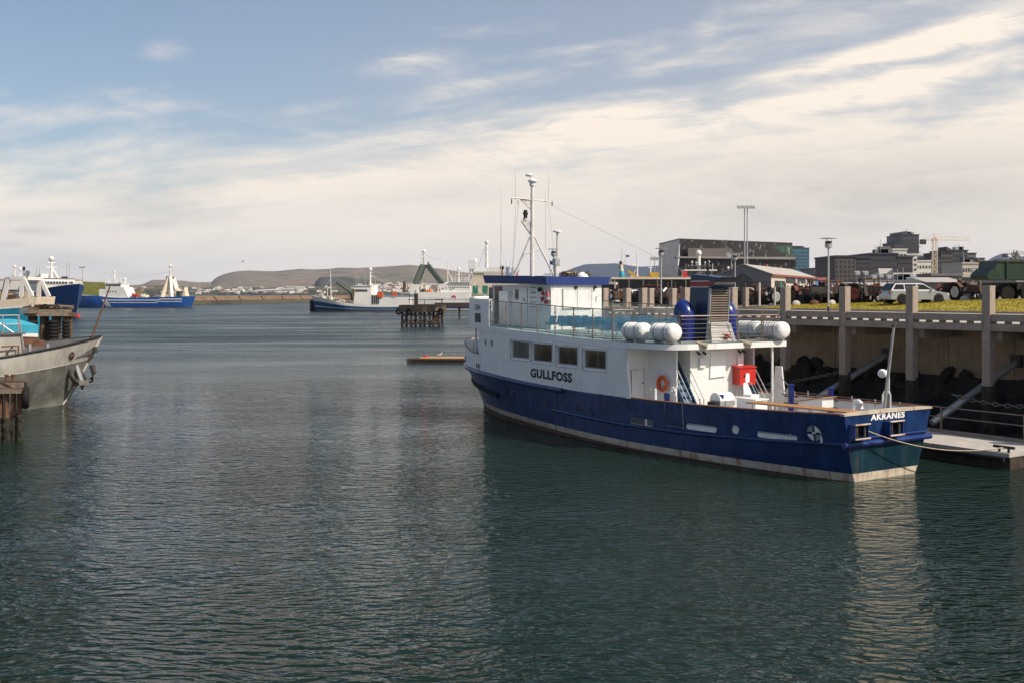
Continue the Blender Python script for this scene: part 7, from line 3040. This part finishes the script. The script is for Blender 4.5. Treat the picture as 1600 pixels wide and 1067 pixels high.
m_.lathe((0, 0, 3), [(2.0, 0), (0.05, 3.6)], 'facade_grey', 4)
solo('church_spire', m_, 'thin grey church spire before the blue mountain at the right edge', 'church', (x, z, h), 0)


def tower_crane(px0, pytop, pyj, pxl, pxr, Z, label, mat='cream', base=6):
    x, z, h = at(px0, pytop, Z)
    hj = 7.0 - (pyj - 458) / 1660 * Z
    xl, xr = (pxl - px0) / 1660 * Z, (pxr - px0) / 1660 * Z
    t = thing('tower_crane', label, 'crane', (x, z, base), 0, 'tower cranes over the town')
    H, HJ = h - base, hj - base
    m = MB()
    e = .75
    for a in (-e, e):
        for b in (-e, e):
            m.cyl((a, b, 0), (a, b, HJ + 1), .16, mat, n=4)
    n = int(HJ / 2.2)
    for k in range(n):
        z0, z1 = HJ * k / n, HJ * (k + 1) / n
        s = 1 if k % 2 else -1
        m.cyl((-e * s, -e, z0), (e * s, -e, z1), .09, mat, n=4)
        m.cyl((-e, -e * s, z0), (-e, e * s, z1), .09, mat, n=4)
    m.cyl((0, 0, HJ), (0, 0, H), .4, mat, .15, 5)
    part('mast', m, t)
    m = MB()
    for y in (-.6, .6):
        m.cyl((0, y, HJ), (xr, y, HJ), .12, mat, n=4)
    m.cyl((0, 0, HJ + 1.3), (xr, 0, HJ + .9), .12, mat, n=4)
    n = max(int(abs(xr) / 2), 4)
    for k in range(n):
        m.cyl((xr * k / n, -.6, HJ), (xr * (k + .5) / n, 0, HJ + 1.2), .06, mat, n=4)
        m.cyl((xr * (k + .5) / n, 0, HJ + 1.2), (xr * (k + 1) / n, -.6, HJ), .06, mat, n=4)
    part('jib', m, t)
    m = MB()
    m.beam((0, 0, HJ), (xl, 0, HJ), 1.0, .5, mat)
    part('counter_jib', m, t)
    m = MB()
    m.box((xl * .9, 0, HJ - .8), (2.2, 1.4, 2.0), 'facade_dark')
    part('counterweight', m, t)
    m = MB()
    m.cyl((0, 0, H), (xr * .6, 0, HJ + 1.2), .05, 'galv', n=4)
    m.cyl((0, 0, H), (xl * .9, 0, HJ + .3), .05, 'galv', n=4)
    part('tie', m, t)


tower_crane(1460.5, 366, 375.5, 1440, 1516, 430, 'cream tower crane with long jib right of the jagged high-rise')
tower_crane(1394, 392, 394, 1379, 1400, 500, 'small crane with counterweight beside the white offices', 'facade_grey')
tower_crane(1584, 391, 397.5, 1569, 1610, 560, 'tower crane before the blue mountain at the right edge', 'facade_grey')

# light masts and tall lamps of the harbour
lamp_mast(1165.5, 322, 440, 260, 'tall twin-pole light mast standing before the glass concert hall', 4, .16, gap=.32)
lamp_mast(1143, 396, 445, 200, 'short light mast with heads left of the shed roof', 2, .09)
for i, (a, tp2, bt2) in enumerate(((1339, 424, 449), (1352, 424, 449), (1365, 430, 449), (1375.5, 428, 449), (1388, 430, 449), (1420, 434, 449), (1520, 421, 455))):
    lamp_mast(a, tp2, bt2, 210, ['thin lamp pole before the brown office block, leftmost of the row', 'thin lamp pole before the black hall', 'thin short lamp pole between the black hall and the slanted roof', 'thin lamp pole at the left edge of the slanted pale roof',
                                 'thin lamp pole at the right edge of the slanted pale roof', 'thin lamp pole before the long low store', 'white lamp pole left of the dump truck'][i], 1, .07, 'thin lamp poles along the harbour road')

# boats and masts behind the quay
t = thing('patrol_ship', 'pale grey patrol ship top with big radome rising behind the funnel', 'ship', at(1085, 458, 210)[:2] + (0,), 0)
SC = 210 / 1660
px = lambda p: (p - 1085) * SC
py = lambda q: 7.0 - (q - 458) * SC
m_ = MB()
m_.b2((px(1030), -3, 0), (px(1140), 3, py(441)), 'facade_grey')
m_.b2((px(1048), -2.6, py(440.9)), (px(1132), 2.6, py(432)), 'facade_grey')
m_.prism([(px(1030), -3, py(441)), (px(1062), -3, py(441)), (px(1060), -3, py(433)), (px(1042), -3, py(431))], (0, 6, 0), 'facade_grey')
part('superstructure', m_, t)
m_ = MB()
m_.b2((px(1066), -2.2, py(424)), (px(1117), 2.2, py(422)), 'far_white')
m_.b2((px(1076), -1.5, py(416.5)), (px(1110), 1.5, py(415.5)), 'grey_dark')
for a in (1070, 1080, 1100, 1112):
    m_.cyl((px(a), 0, py(433)), (px(a), 0, py(424)), .08, 'far_white', n=5)
    m_.cyl((px(a + 3), 1, py(422)), (px(a + 3), 1, py(412)), .05, 'far_white', n=4)
part('platform', m_, t)
m_ = MB()
m_.cyl((px(1092), 0, py(432)), (px(1092), 0, py(400)), .42, 'far_white', .32, 10)
part('tower', m_, t)
m_ = MB()
m_.sph((px(1091.5), 0, py(396)), .62, 'far_white', 14, 10)
part('radome', m_, t)
for a, b, r in ((1080.5, 410, .22), (1087, 411, .16), (1101, 411, .18), (1107, 409.5, .2), (1045, 433, .28), (1137, 419, .26)):
    m_ = MB()
    m_.sph((px(a), -.5, py(b)), r, 'far_white', 8, 6)
    m_.cyl((px(a), -.5, py(b)), (px(a), -.5, py(b + 6)), .05, 'far_white', n=4)
    part('small_dome', m_, t)
m_ = MB()
m_.beam((0, 0, -1.2), (0, 0, 1.2), .03, .55, 'red_flag')
m_.cyl((-.3, 0, -2.2), (-.3, 0, 1.3), .03, 'galv', n=5)
solo('red_banner', m_, 'narrow red banner hanging left of the ferry funnel', 'banner', at(1070, 440, 120), 0)
m_ = MB()
m_.grid([[(i * .16, .05 * math.sin(i * 1.3 + j), -.55 * j * (1 + .04 * i)) for j in range(3)] for i in range(4)], 'blue_flag')
m_.cyl((-.02, 0, -1.6), (-.02, 0, .3), .02, 'galv', n=5)
solo('blue_banner', m_, 'blue and white banner between the red banner and the funnel', 'banner', at(1075, 436.5, 118), 0)

t = thing('old_trawler_mast', 'old ship mast with turquoise-wrapped lower part beside a small purple flag', 'mast', at(971, 452, 170)[:2] + (6,), 0)
SC = 170 / 1660
px = lambda p: (p - 971) * SC
py = lambda q: 1.0 - (q - 458) * SC
m_ = MB()
m_.cyl((px(971.5), 0, py(450)), (px(971.5), 0, py(388)), .09, 'mast_white', .05, 6)
m_.b2((px(968), -.05, py(398.5)), (px(976), .05, py(397.2)), 'far_white')
m_.cyl((px(974.5), 0, py(415)), (px(976), 0, py(407)), .06, 'mast_white', n=5)
part('mast', m_, t)
m_ = MB()
m_.lathe((px(971.5), 0, py(438)), [(.28, 0), (.42, .5), (.42, 1.2), (.36, 1.4)], 'turq_light', 12)
part('turquoise_cover', m_, t)
m_ = MB()
m_.lathe((px(971), 0, py(424)), [(.36, 0), (.30, .5), (.2, 1.0)], 'cream', 12)
part('cream_cover', m_, t)
m_ = MB()
m_.sph((px(970), 0, py(411)), .28, 'black', 8, 6, (1, 1, 1))
m_.sph((px(967.2), 0, py(418.5)), .12, 'black', 6, 4)
part('lantern', m_, t)
m_ = MB()
m_.grid([[(px(978 + i * 1.3), .04 * math.sin(i * 1.5), py(399 + j * 1.5 + .3 * math.sin(i))) for j in range(3)] for i in range(5)], 'purple_flag')
m_.cyl((px(977.8), 0, py(445)), (px(977.8), 0, py(398)), .02, 'galv', n=4)
part('flag', m_, t)
t = thing('cutter', 'cream fishing cutter with white mast and derrick behind the parked bus', 'boat', at(990, 452, 175)[:2] + (0,), 0)
SC = 175 / 1660
px = lambda p: (p - 990) * SC
py = lambda q: 7.0 - (q - 458) * SC
m_, ptf = gen_hull(9, 3, [(0, 7.0), (.5, 6.8), (1, 7.6)], [(1, 'grey_dark')], .8, .4)
m_.v = [(v[0] - 4, v[1], v[2]) for v in m_.v]
part('hull', m_, t)
m_ = MB()
m_.b2((px(992), -1, 6.8), (px(1006), 1, py(439)), 'far_white')
m_.b2((px(984), -1, 6.8), (px(991), 1, py(431)), 'cream')
part('wheelhouse', m_, t)
m_ = MB()
m_.cyl((px(996), 0, py(445)), (px(995.5), 0, py(391)), .16, 'far_white', .07, 7)
m_.cyl((px(982), 0, py(446)), (px(993.5), 0, py(421)), .07, 'far_white', n=5)
m_.cyl((px(975), 0, py(434)), (px(985), 0, py(441)), .12, 'cream', n=5)
part('mast', m_, t)
m_ = MB()
m_.cyl((px(1016.5), 0, py(447)), (px(1016.5), 0, py(407)), .12, 'far_white', .1, 7)
m_.b2((px(1013), -.1, py(419)), (px(1020), .1, py(418)), 'far_white')
part('aft_mast', m_, t)
lamp_mast(1023, 402, 446, 240, 'lattice light mast left of the glass concert hall', 2, .08)
m_ = MB()
m_.b2((-1.6, 0, 0), (.4, 1, .9), 'yellow')
m_.b2((.2, 0, 0), (1.3, 1, 1.4), 'yellow')
m_.beam((-1.4, .5, .8), (-2.4, .5, 1.6), .3, .3, 'yellow')
x, z, h = at(1013, 444, 130)
solo('yellow_loader', m_, 'small yellow loader behind the parked bus', 'loader', (x, z, h), 0)

# vehicles ---------------------------------------------------------
def wheel_mesh(r, w_, rim='galv'):
    m = MB()
    m.lathe((0, 0, 0), [(r * .6, -w_ / 2), (r * .92, -w_ / 2), (r, -w_ * .3), (r, w_ * .3), (r * .92, w_ / 2), (r * .6, w_ / 2)], 'rubber', 18, (0, 1, 0))
    a = m.mesh('tyre')
    m = MB()
    m.lathe((0, 0, 0), [(.02, -w_ * .36), (r * .62, -w_ * .30), (r * .62, w_ * .30), (.02, w_ * .36)], rim, 12, (0, 1, 0))
    return a, m.mesh('rim')


def add_wheel(t, x, y, r, me):
    o = part('wheel', me[0], t)
    o.location = (x, y, r)
    part('rim', me[1], o)


CARW = wheel_mesh(.31, .2)


def car(label, loc, rz, mat, wagon=False, group=None):
    t = thing('parked_car', label, 'car', loc, rz, group)
    L, Wd = 4.4, 1.72
    low = [(-2.2, .28), (2.2, .28), (2.22, .55), (2.1, .74), (1.15, .90), (-2.1, .92), (-2.22, .6)]
    m = MB()
    rings = []
    for y, sx, sz in ((-Wd / 2, .97, .96), (-Wd / 2 + .08, 1, 1), (Wd / 2 - .08, 1, 1), (Wd / 2, .97, .96)):
        rings.append([(x * sx, y, .28 + (z - .28) * sz) for x, z in low])
    m.loft(rings, mat)
    for x in (-1.35, 1.38):
        for y in (-1, 1):
            m.lathe((x, y * (Wd / 2 - .002), .33), [(.38, -.012), (.38, .012)], 'black', 16, (0, 1, 0))
    part('body', m, t)
    back = -2.1 if wagon else -1.6
    cab = [(back - .05, .91), (1.15, .89), (.35, 1.38), (.1, 1.43), (back + .35, 1.42)] if wagon else [(-1.9, .91), (1.15, .89), (.35, 1.38), (.0, 1.42), (-1.1, 1.36)]
    m = MB()
    w2 = Wd / 2
    rings = [[(x, s * (w2 - .04 - (z - .9) * .32), z) for x, z in cab] for s in (-1, 1)]
    m.loft(rings, mat)
    part('roof', m, t)
    # glass, each pane on its own
    def side_pane(s, xs):
        m = MB()
        pts = [(x, s * (w2 - .04 - (z - .9) * .32 + .008), z) for x, z in xs]
        m.add(pts, [tuple(range(len(pts)))], 'car_glass')
        part('side_window', m, t)
    for s in (-1, 1):
        if wagon:
            side_pane(s, [(-1.98, .98), (-1.15, .98), (-1.15, 1.34), (-1.72, 1.34)])
            side_pane(s, [(-1.08, .98), (-.22, .98), (-.22, 1.35), (-1.08, 1.35)])
            side_pane(s, [(-.14, .98), (.92, .98), (.32, 1.33), (-.14, 1.35)])
        else:
            side_pane(s, [(-1.5, .98), (-.3, .98), (-.3, 1.34), (-1.05, 1.30)])
            side_pane(s, [(-.22, .98), (.92, .98), (.32, 1.33), (-.22, 1.34)])
    m = MB()
    m.add([(1.12, -.68, .93), (1.12, .68, .93), (.40, .55, 1.37), (.40, -.55, 1.37)], [(0, 1, 2, 3)], 'car_glass')
    for k in range(4):
        m.v[k] = (m.v[k][0] + .02, m.v[k][1], m.v[k][2] + .01)
    part('windscreen', m, t)
    m = MB()
    a = back
    if wagon:
        m.add([(a - .04, -.66, .97), (a - .04, .66, .97), (a + .31, .56, 1.38), (a + .31, -.56, 1.38)], [(0, 1, 2, 3)], 'car_glass')
    else:
        m.add([(-1.88, -.62, .95), (-1.88, .62, .95), (-1.12, .55, 1.35), (-1.12, -.55, 1.35)], [(0, 1, 2, 3)], 'car_glass')
    for k in range(4):
        m.v[k] = (m.v[k][0] - .02, m.v[k][1], m.v[k][2] + .01)
    part('rear_window', m, t)
    for s in (-1, 1):
        m = MB()
        m.box((2.12, s * .62, .66), (.16, .34, .14), 'raft_white')
        part('headlight', m, t)
        m = MB()
        m.box((-2.16, s * .7, .75), (.1, .2, .22), 'far_red')
        part('tail_light', m, t)
        m = MB()
        m.box((.85, s * (w2 + .08), .98), (.12, .16, .12), mat)
        part('mirror', m, t)
    for x in (-1.35, 1.38):
        for y in (-.80, .80):
            add_wheel(t, x, y, .31, CARW)
    return t


def ground_at(X, Y):
    rx, ry = X - SX, Y - SY
    u = -math.cos(TH) * rx + math.sin(TH) * ry
    s = math.sin(TH) * rx + math.cos(TH) * ry
    return G(u, s)


def on_ground(pxx, Z, dz=0.0):
    X = (pxx - 800) / 1660 * Z
    return (X, Z, ground_at(X, Z) + dz)


car('silver estate car parked beside the lawn, facing right', on_ground(1428, 75), R(8), 'car_silver', True)
CARS = ((957, 108, 'car_white', 90, 'white car seen end-on between the first two concrete posts right of the wheelhouse'), (971, 112, 'car_dark', 95, 'dark car beside the white end-on car behind the quay posts'),
        (987, 104, 'car_white', 20, 'white car seen three-quarter on behind the quay posts'), (1033, 106, 'car_dark', 70, 'dark car behind the lamp before the concert hall'), (1043, 112, 'car_white', 10, 'white car right of the lamp before the concert hall'),
        (1024, 110, 'car_silver', 30, 'silver car left of the lamp before the concert hall'), (1515, 118, 'car_dark', 8, 'black car left of the dump truck'), (1528, 112, 'car_white', 40, 'white car close to the tail of the dump truck'), (1443, 130, 'car_white', 0, 'white van-like car showing beyond the estate car bonnet'),
        (1481, 108, 'car_red', 60, 'red car in front of the grey depot'))
for (a, Z, mm, rz, lab) in CARS:
    car(lab, on_ground(a, Z), R(rz), mm, group='cars parked behind the quay')

# dump truck
t = thing('dump_truck', 'dark green tipper truck parked at the right edge behind the lawn', 'truck', on_ground(1572, 76), R(4))
m_ = MB()
pr = [(-2.05, 1.75), (-1.95, 1.45), (4.6, 1.45), (4.6, 2.75), (-1.35, 2.75), (-1.45, 2.25), (-1.75, 2.1)]
m_.prism([(x, -1.2, z) for x, z in pr], (0, 2.4, 0), 'truck_green')
body = part('tipper_body', m_, t)
for x in (-.6, .9, 2.4, 3.9):
    m_ = MB()
    m_.box((x, -1.24, 2.1), (.14, .1, 1.25), 'truck_green')
    part('rib', m_, body)
m_ = MB()
m_.b2((-1.5, -1.28, 2.70), (4.65, -1.15, 2.86), 'steel_dark')
m_.b2((-1.5, 1.15, 2.70), (4.65, 1.28, 2.86), 'steel_dark')
part('top_rail', m_, body)
m_ = MB()
m_.b2((-1.5, -.6, .8), (6, .6, 1.25), 'steel_dark')
m_.b2((.2, -1.1, .75), (.9, -1.0, 1.2), 'black')
m_.b2((0.1, -1.15, 1.30), (1.0, -1.0, 1.36), 'galv')
part('chassis', m_, t)
TW = wheel_mesh(.52, .32, 'steel_dark')
for x in (-.45, 1.0, 5.3):
    for y in (-.95, .95):
        add_wheel(t, x, y, .52, TW)
    if x < 2:
        m_ = MB()
        P = []
        for a in np.linspace(.1, math.pi - .1, 9):
            P.append([(x + .64 * math.cos(a), -1.2, .52 + .64 * math.sin(a)), (x + .64 * math.cos(a), -.7, .52 + .64 * math.sin(a))])
        m_.grid(P, 'black')
        part('mudguard', m_, t)
m_ = MB()
m_.prism([(4.75, -1.2, .8), (6.6, -1.2, .8), (6.65, -1.2, 1.8), (6.3, -1.2, 2.9), (4.75, -1.2, 2.9)], (0, 2.4, 0), 'truck_green')
part('cab', m_, t)

# parked bus
t = thing('parked_bus', 'dark-windowed parked coach with pale roof behind the quay posts', 'bus', on_ground(984, 118), R(6))
m_ = MB()
m_.b2((-2.2, -1.2, .5), (6.9, 1.2, 1.5), 'facade_grey')
part('body', m_, t)
m_ = MB()
m_.b2((-2.25, -1.18, 1.503), (6.85, 1.18, 2.55), 'car_glass')
part('window_band', m_, t)
m_ = MB()
m_.b2((-2.3, -1.25, 2.553), (6.95, 1.25, 2.75), 'facade_cream')
part('roof', m_, t)
for k in range(6):
    m_ = MB()
    m_.b2((-2.0 + k * 1.6, -1.215, 1.5), (-1.9 + k * 1.6, -1.19, 2.55), 'facade_grey')
    part('window_pillar', m_, t)
BW = wheel_mesh(.48, .28)
for x in (-.8, 5):
    for y in (-1.0, 1.0):
        add_wheel(t, x, y, .48, BW)
t = thing('parked_minibus', 'pale minibus with dark windows at the left end of the parked coach', 'bus', on_ground(951, 116), R(80))
m_ = MB()
m_.prism([(-2.3, -.95, .35), (2.4, -.95, .35), (2.5, -.95, 1.2), (1.9, -.95, 2.2), (-2.3, -.95, 2.25)], (0, 1.9, 0), 'facade_cream')
part('body', m_, t)
m_ = MB()
m_.b2((-2.33, -.8, 1.25), (-2.303, .8, 2.0), 'car_glass')
part('rear_window', m_, t)
for s in (-1, 1):
    m_ = MB()
    m_.b2((-2.0, s * .953, 1.25), (1.6, s * .975, 1.95), 'car_glass')
    part('side_window', m_, t)
for x in (-1.4, 1.5):
    for y in (-.82, .82):
        add_wheel(t, x, y, .31, CARW)

# old machines on show: tractors, engines, rollers
def machine(label, loc, rz, kind, mats, seed):
    r = random.Random(seed)
    t = thing('old_machine', label, 'machine', loc, rz, 'rusty old machines set out behind the lawn')
    b, c = mats
    m = MB()
    m.b2((-1.2, -.22, .55), (1.5, .22, .80), 'steel_dark')
    part('chassis', m, t)
    m = MB()
    m.hexa([(.1, -.3, .8), (1.45, -.26, .8), (1.45, .26, .8), (.1, .3, .8), (.1, -.28, 1.32), (1.4, -.22, 1.22), (1.4, .22, 1.22), (.1, .28, 1.32)], b)
    part('engine', m, t)
    for k in range(6):
        m = MB()
        x, y, z = r.uniform(-1.1, 1.3), r.uniform(-.5, .5), r.uniform(.6, 1.35)
        if r.random() < .5:
            m.box((x, y, z), (r.uniform(.15, .5), r.uniform(.15, .5), r.uniform(.15, .5)), r.choice(['rust', 'steel_dark', b, c]), r.uniform(0, 3))
        else:
            m.cyl((x, y, z), (x + r.uniform(-.5, .5), y + r.uniform(-.4, .4), z + r.uniform(-.3, .5)), r.uniform(.04, .13), r.choice(['rust', 'steel_dark', 'galv', c]), n=7)
        part('engine_part', m, t)
    if kind == 0:      # tractor with seat and big rear wheels
        for y in (-.62, .62):
            m = MB()
            m.torus((-.75, y, .72), .58, .14, 'rubber', (0, 1, 0), 20, 7)
            wl_ = part('wheel', m, t)
            m = MB()
            m.lathe((-.75, y, .72), [(.02, -.08), (.5, -.04), (.5, .04), (.02, .08)], c, 12, (0, 1, 0))
            part('rim', m, wl_)
            m = MB()
            m.torus((1.15, y * .8, .38), .29, .09, 'rubber', (0, 1, 0), 16, 6)
            part('wheel', m, t)
            m = MB()
            P = [[(-.75 + .8 * math.cos(a), y - .18, .72 + .8 * math.sin(a)), (-.75 + .8 * math.cos(a), y + .18, .72 + .8 * math.sin(a))] for a in np.linspace(.5, 2.6, 8)]
            m.grid(P, b)
            part('mudguard', m, t)
        m = MB()
        m.box((-.7, 0, 1.15), (.5, .5, .08), 'black')
        m.box((-.95, 0, 1.35), (.08, .5, .4), 'black')
        part('seat', m, t)
        m = MB()
        m.torus((-.1, 0, 1.45), .2, .025, 'black', (.6, 0, 1), 12, 5)
        part('steering_wheel', m, t)
    elif kind == 1:    # with a cab
        m = MB()
        m.b2((-1.2, -.6, .8), (0, .6, 1.35), b)
        for x in (-1.17, -.03):
            for y in (-.57, .57):
                m.b2((x - .04, y - .04, 1.35), (x + .04, y + .04, 1.80), b)
        m.b2((-1.3, -.68, 1.80), (.1, .68, 1.88), c)
        part('cab', m, t)
        for x in (-.8, 1.0):
            for y in (-.6, .6):
                m = MB()
                m.torus((x, y, .45), .34, .12, 'rubber', (0, 1, 0), 16, 6)
                part('wheel', m, t)
    else:              # stationary engine with flywheel
        m = MB()
        m.torus((-.4, .45, .9), .62, .08, c, (0, 1, 0), 20, 6)
        for a in range(5):
            t_ = a * 2 * math.pi / 5
            m.cyl((-.4, .45, .9), (-.4 + .6 * math.cos(t_), .45, .9 + .6 * math.sin(t_)), .035, c, n=5)
        part('flywheel', m, t)
        m = MB()
        m.cyl((.6, 0, 1.2), (.6, 0, 1.75), .2, 'rust', n=10)
        m.cyl((-1, 0, .9), (-.2, 0, .9), .32, 'steel_dark', n=10)
        part('cylinder', m, t)
        m = MB()
        m.b2((-1.4, -.5, 0), (1.5, .5, .56), 'timber_dark')
        part('skid', m, t)
    m = MB()
    m.cyl((.9, .1, 1.2), (.9, .1, r.uniform(1.7, 2.1)), .05, 'rust', n=6)
    part('exhaust', m, t)


ml = [(962, 92, 'dark machine low between the two leftmost posts behind the sun deck'), (1001, 93, 'rusty machine just left of a pair of close-set concrete posts'), (1027, 92, 'machine with pale struts left of the tall lamp before the concert hall'), (1042, 94, 'machine with pale struts right of the tall lamp before the concert hall'),
      (1058, 90, 'red and yellow machine left of the funnel'), (1158, 92, 'rusty machine at the right edge of the funnel before the gable'), (1173, 95, 'low rusty machine between the stout post and the tall cream post'), (1196, 96, 'rusty engine between the tall and the short cream posts'), (1216, 94, 'rusty machine before the open cargo door of the shed'),
      (1241, 90, 'rust-red machine left of the disc-topped lamp on the promenade, before the shed windows'), (1258, 88, 'dark machine with a big wheel before the right end of the shed'), (1275, 87, 'rusty machine immediately left of the disc-topped lamp on the promenade'), (1290, 85, 'dark machine right behind the lamp pole on the promenade'),
      (1305, 86, 'red-cabbed tractor between the lamp and the next concrete post'), (1318, 92, 'rust brown machine hidden behind the second concrete post from the right group'), (1338, 83, 'dark tractor right of the concrete post left of the estate car'), (1354, 82, 'black tractor with a large wheel left of the estate car'),
      (1370, 84, 'dark red machine touching the rear of the estate car'), (1489, 92, 'red and black machine right of the estate car bonnet'), (1502, 88, 'dark machine between the estate car and the rightmost post'), (1513, 84, 'pale brown scrap machine left of the rightmost post'), (1230, 100, 'small dark machine against the shed wall'), (1265, 97, 'rusty machine in the second row right of the shed corner'), (1296, 96, 'brown machine in the second row behind the lamp pole')]
pal = [('rust', 'rust'), ('steel_dark', 'rust'), ('rust_red', 'rust'), ('steel_dark', 'galv'), ('rust', 'cream'), ('rust_red', 'steel_dark'), ('steel_dark', 'rust_red')]
for i, (a, Z, lab) in enumerate(ml):
    kind = (0, 2, 1, 0, 2)[i % 5]
    if 'tractor' in lab:
        kind = 1 if 'cab' in lab else 0
    machine(lab, on_ground(a, Z), R((37 * i) % 180 - 90), kind, pal[(i * 3) % 7] if 'red' not in lab else ('rust_red', 'rust'), i)
# small rocks and scrap along the lawn edge
for i, (a, Z) in enumerate(((1272, 82.5), (1300, 81), (1385, 77), (1507, 78), (1516, 78.5), (1244, 84))):
    m_ = MB()
    m_.sph((0, 0, .15), .27, 'concrete_pale' if i % 2 else 'rust', 10, 7, (1.4, .8, 1.0))
    solo('boulder', m_, ['brown boulder left of the promenade lamp base on the lawn edge', 'pale boulder right of the promenade lamp on the lawn edge', 'rust boulder under the rear of the estate car', 'pale boulder left of the rightmost quay post on the lawn edge', 'rust boulder left of the rightmost quay post', 'pale boulder on the lawn edge below the shed windows'][i],
         'boulder', on_ground(a, Z, -.05), i * .7, 'boulders along the lawn edge')
# scattered town clutter behind: bushes between the boats and the hall
rnd = random.Random(21)
for k in range(7):
    X, Y, h = at(950 + k * 14 + rnd.uniform(-4, 4), 446, 260)
    m_ = MB()
    for j in range(26):
        d = Vector((rnd.gauss(0, 1), rnd.gauss(0, 1), rnd.gauss(0, 1))).normalized() * rnd.uniform(.3, 1)
        m_.sph((d.x * 1.6, d.y * 1.6, 1.7 + d.z * 1.2), rnd.uniform(.25, .55), 'leaf_dark', 5, 4)
    t = thing('bush', ['leftmost dark tree beyond the parked coach', 'dark tree second from the left beyond the parked coach', 'dark tree left of the turquoise-wrapped mast', 'dark tree between the turquoise mast and the cutter', 'dark tree behind the cutter mast', 'dark tree above the yellow loader', 'dark tree nearest the glass concert hall'][k], 'tree', (X, Y, 6.3), 0, 'trees beyond the parked coach')
    part('crown', m_, t)
    m_ = MB()
    m_.cyl((0, 0, -.5), (0, 0, 1.2), .15, 'bark', n=6)
    part('trunk', m_, t)

# ------------------------------------------------------------------ air: far hills fade to blue
hz = bpy.data.materials.new('air')
hz.use_nodes = True
t = NT(hz.node_tree)
vol = t.n('ShaderNodeVolumePrincipled')
vol.inputs['Color'].default_value = (0.52, 0.69, 1.0, 1)
vol.inputs['Density'].default_value = 3.5e-5
vol.inputs['Anisotropy'].default_value = -0.1
out = t.n('ShaderNodeOutputMaterial')
t.put(out.inputs['Volume'], vol.outputs[0])
MATS['air'] = hz
m_ = MB()
m_.b2((-15000, -15000, -4), (15000, 15000, 520), 'air')
struct('haze', m_, 'stuff')
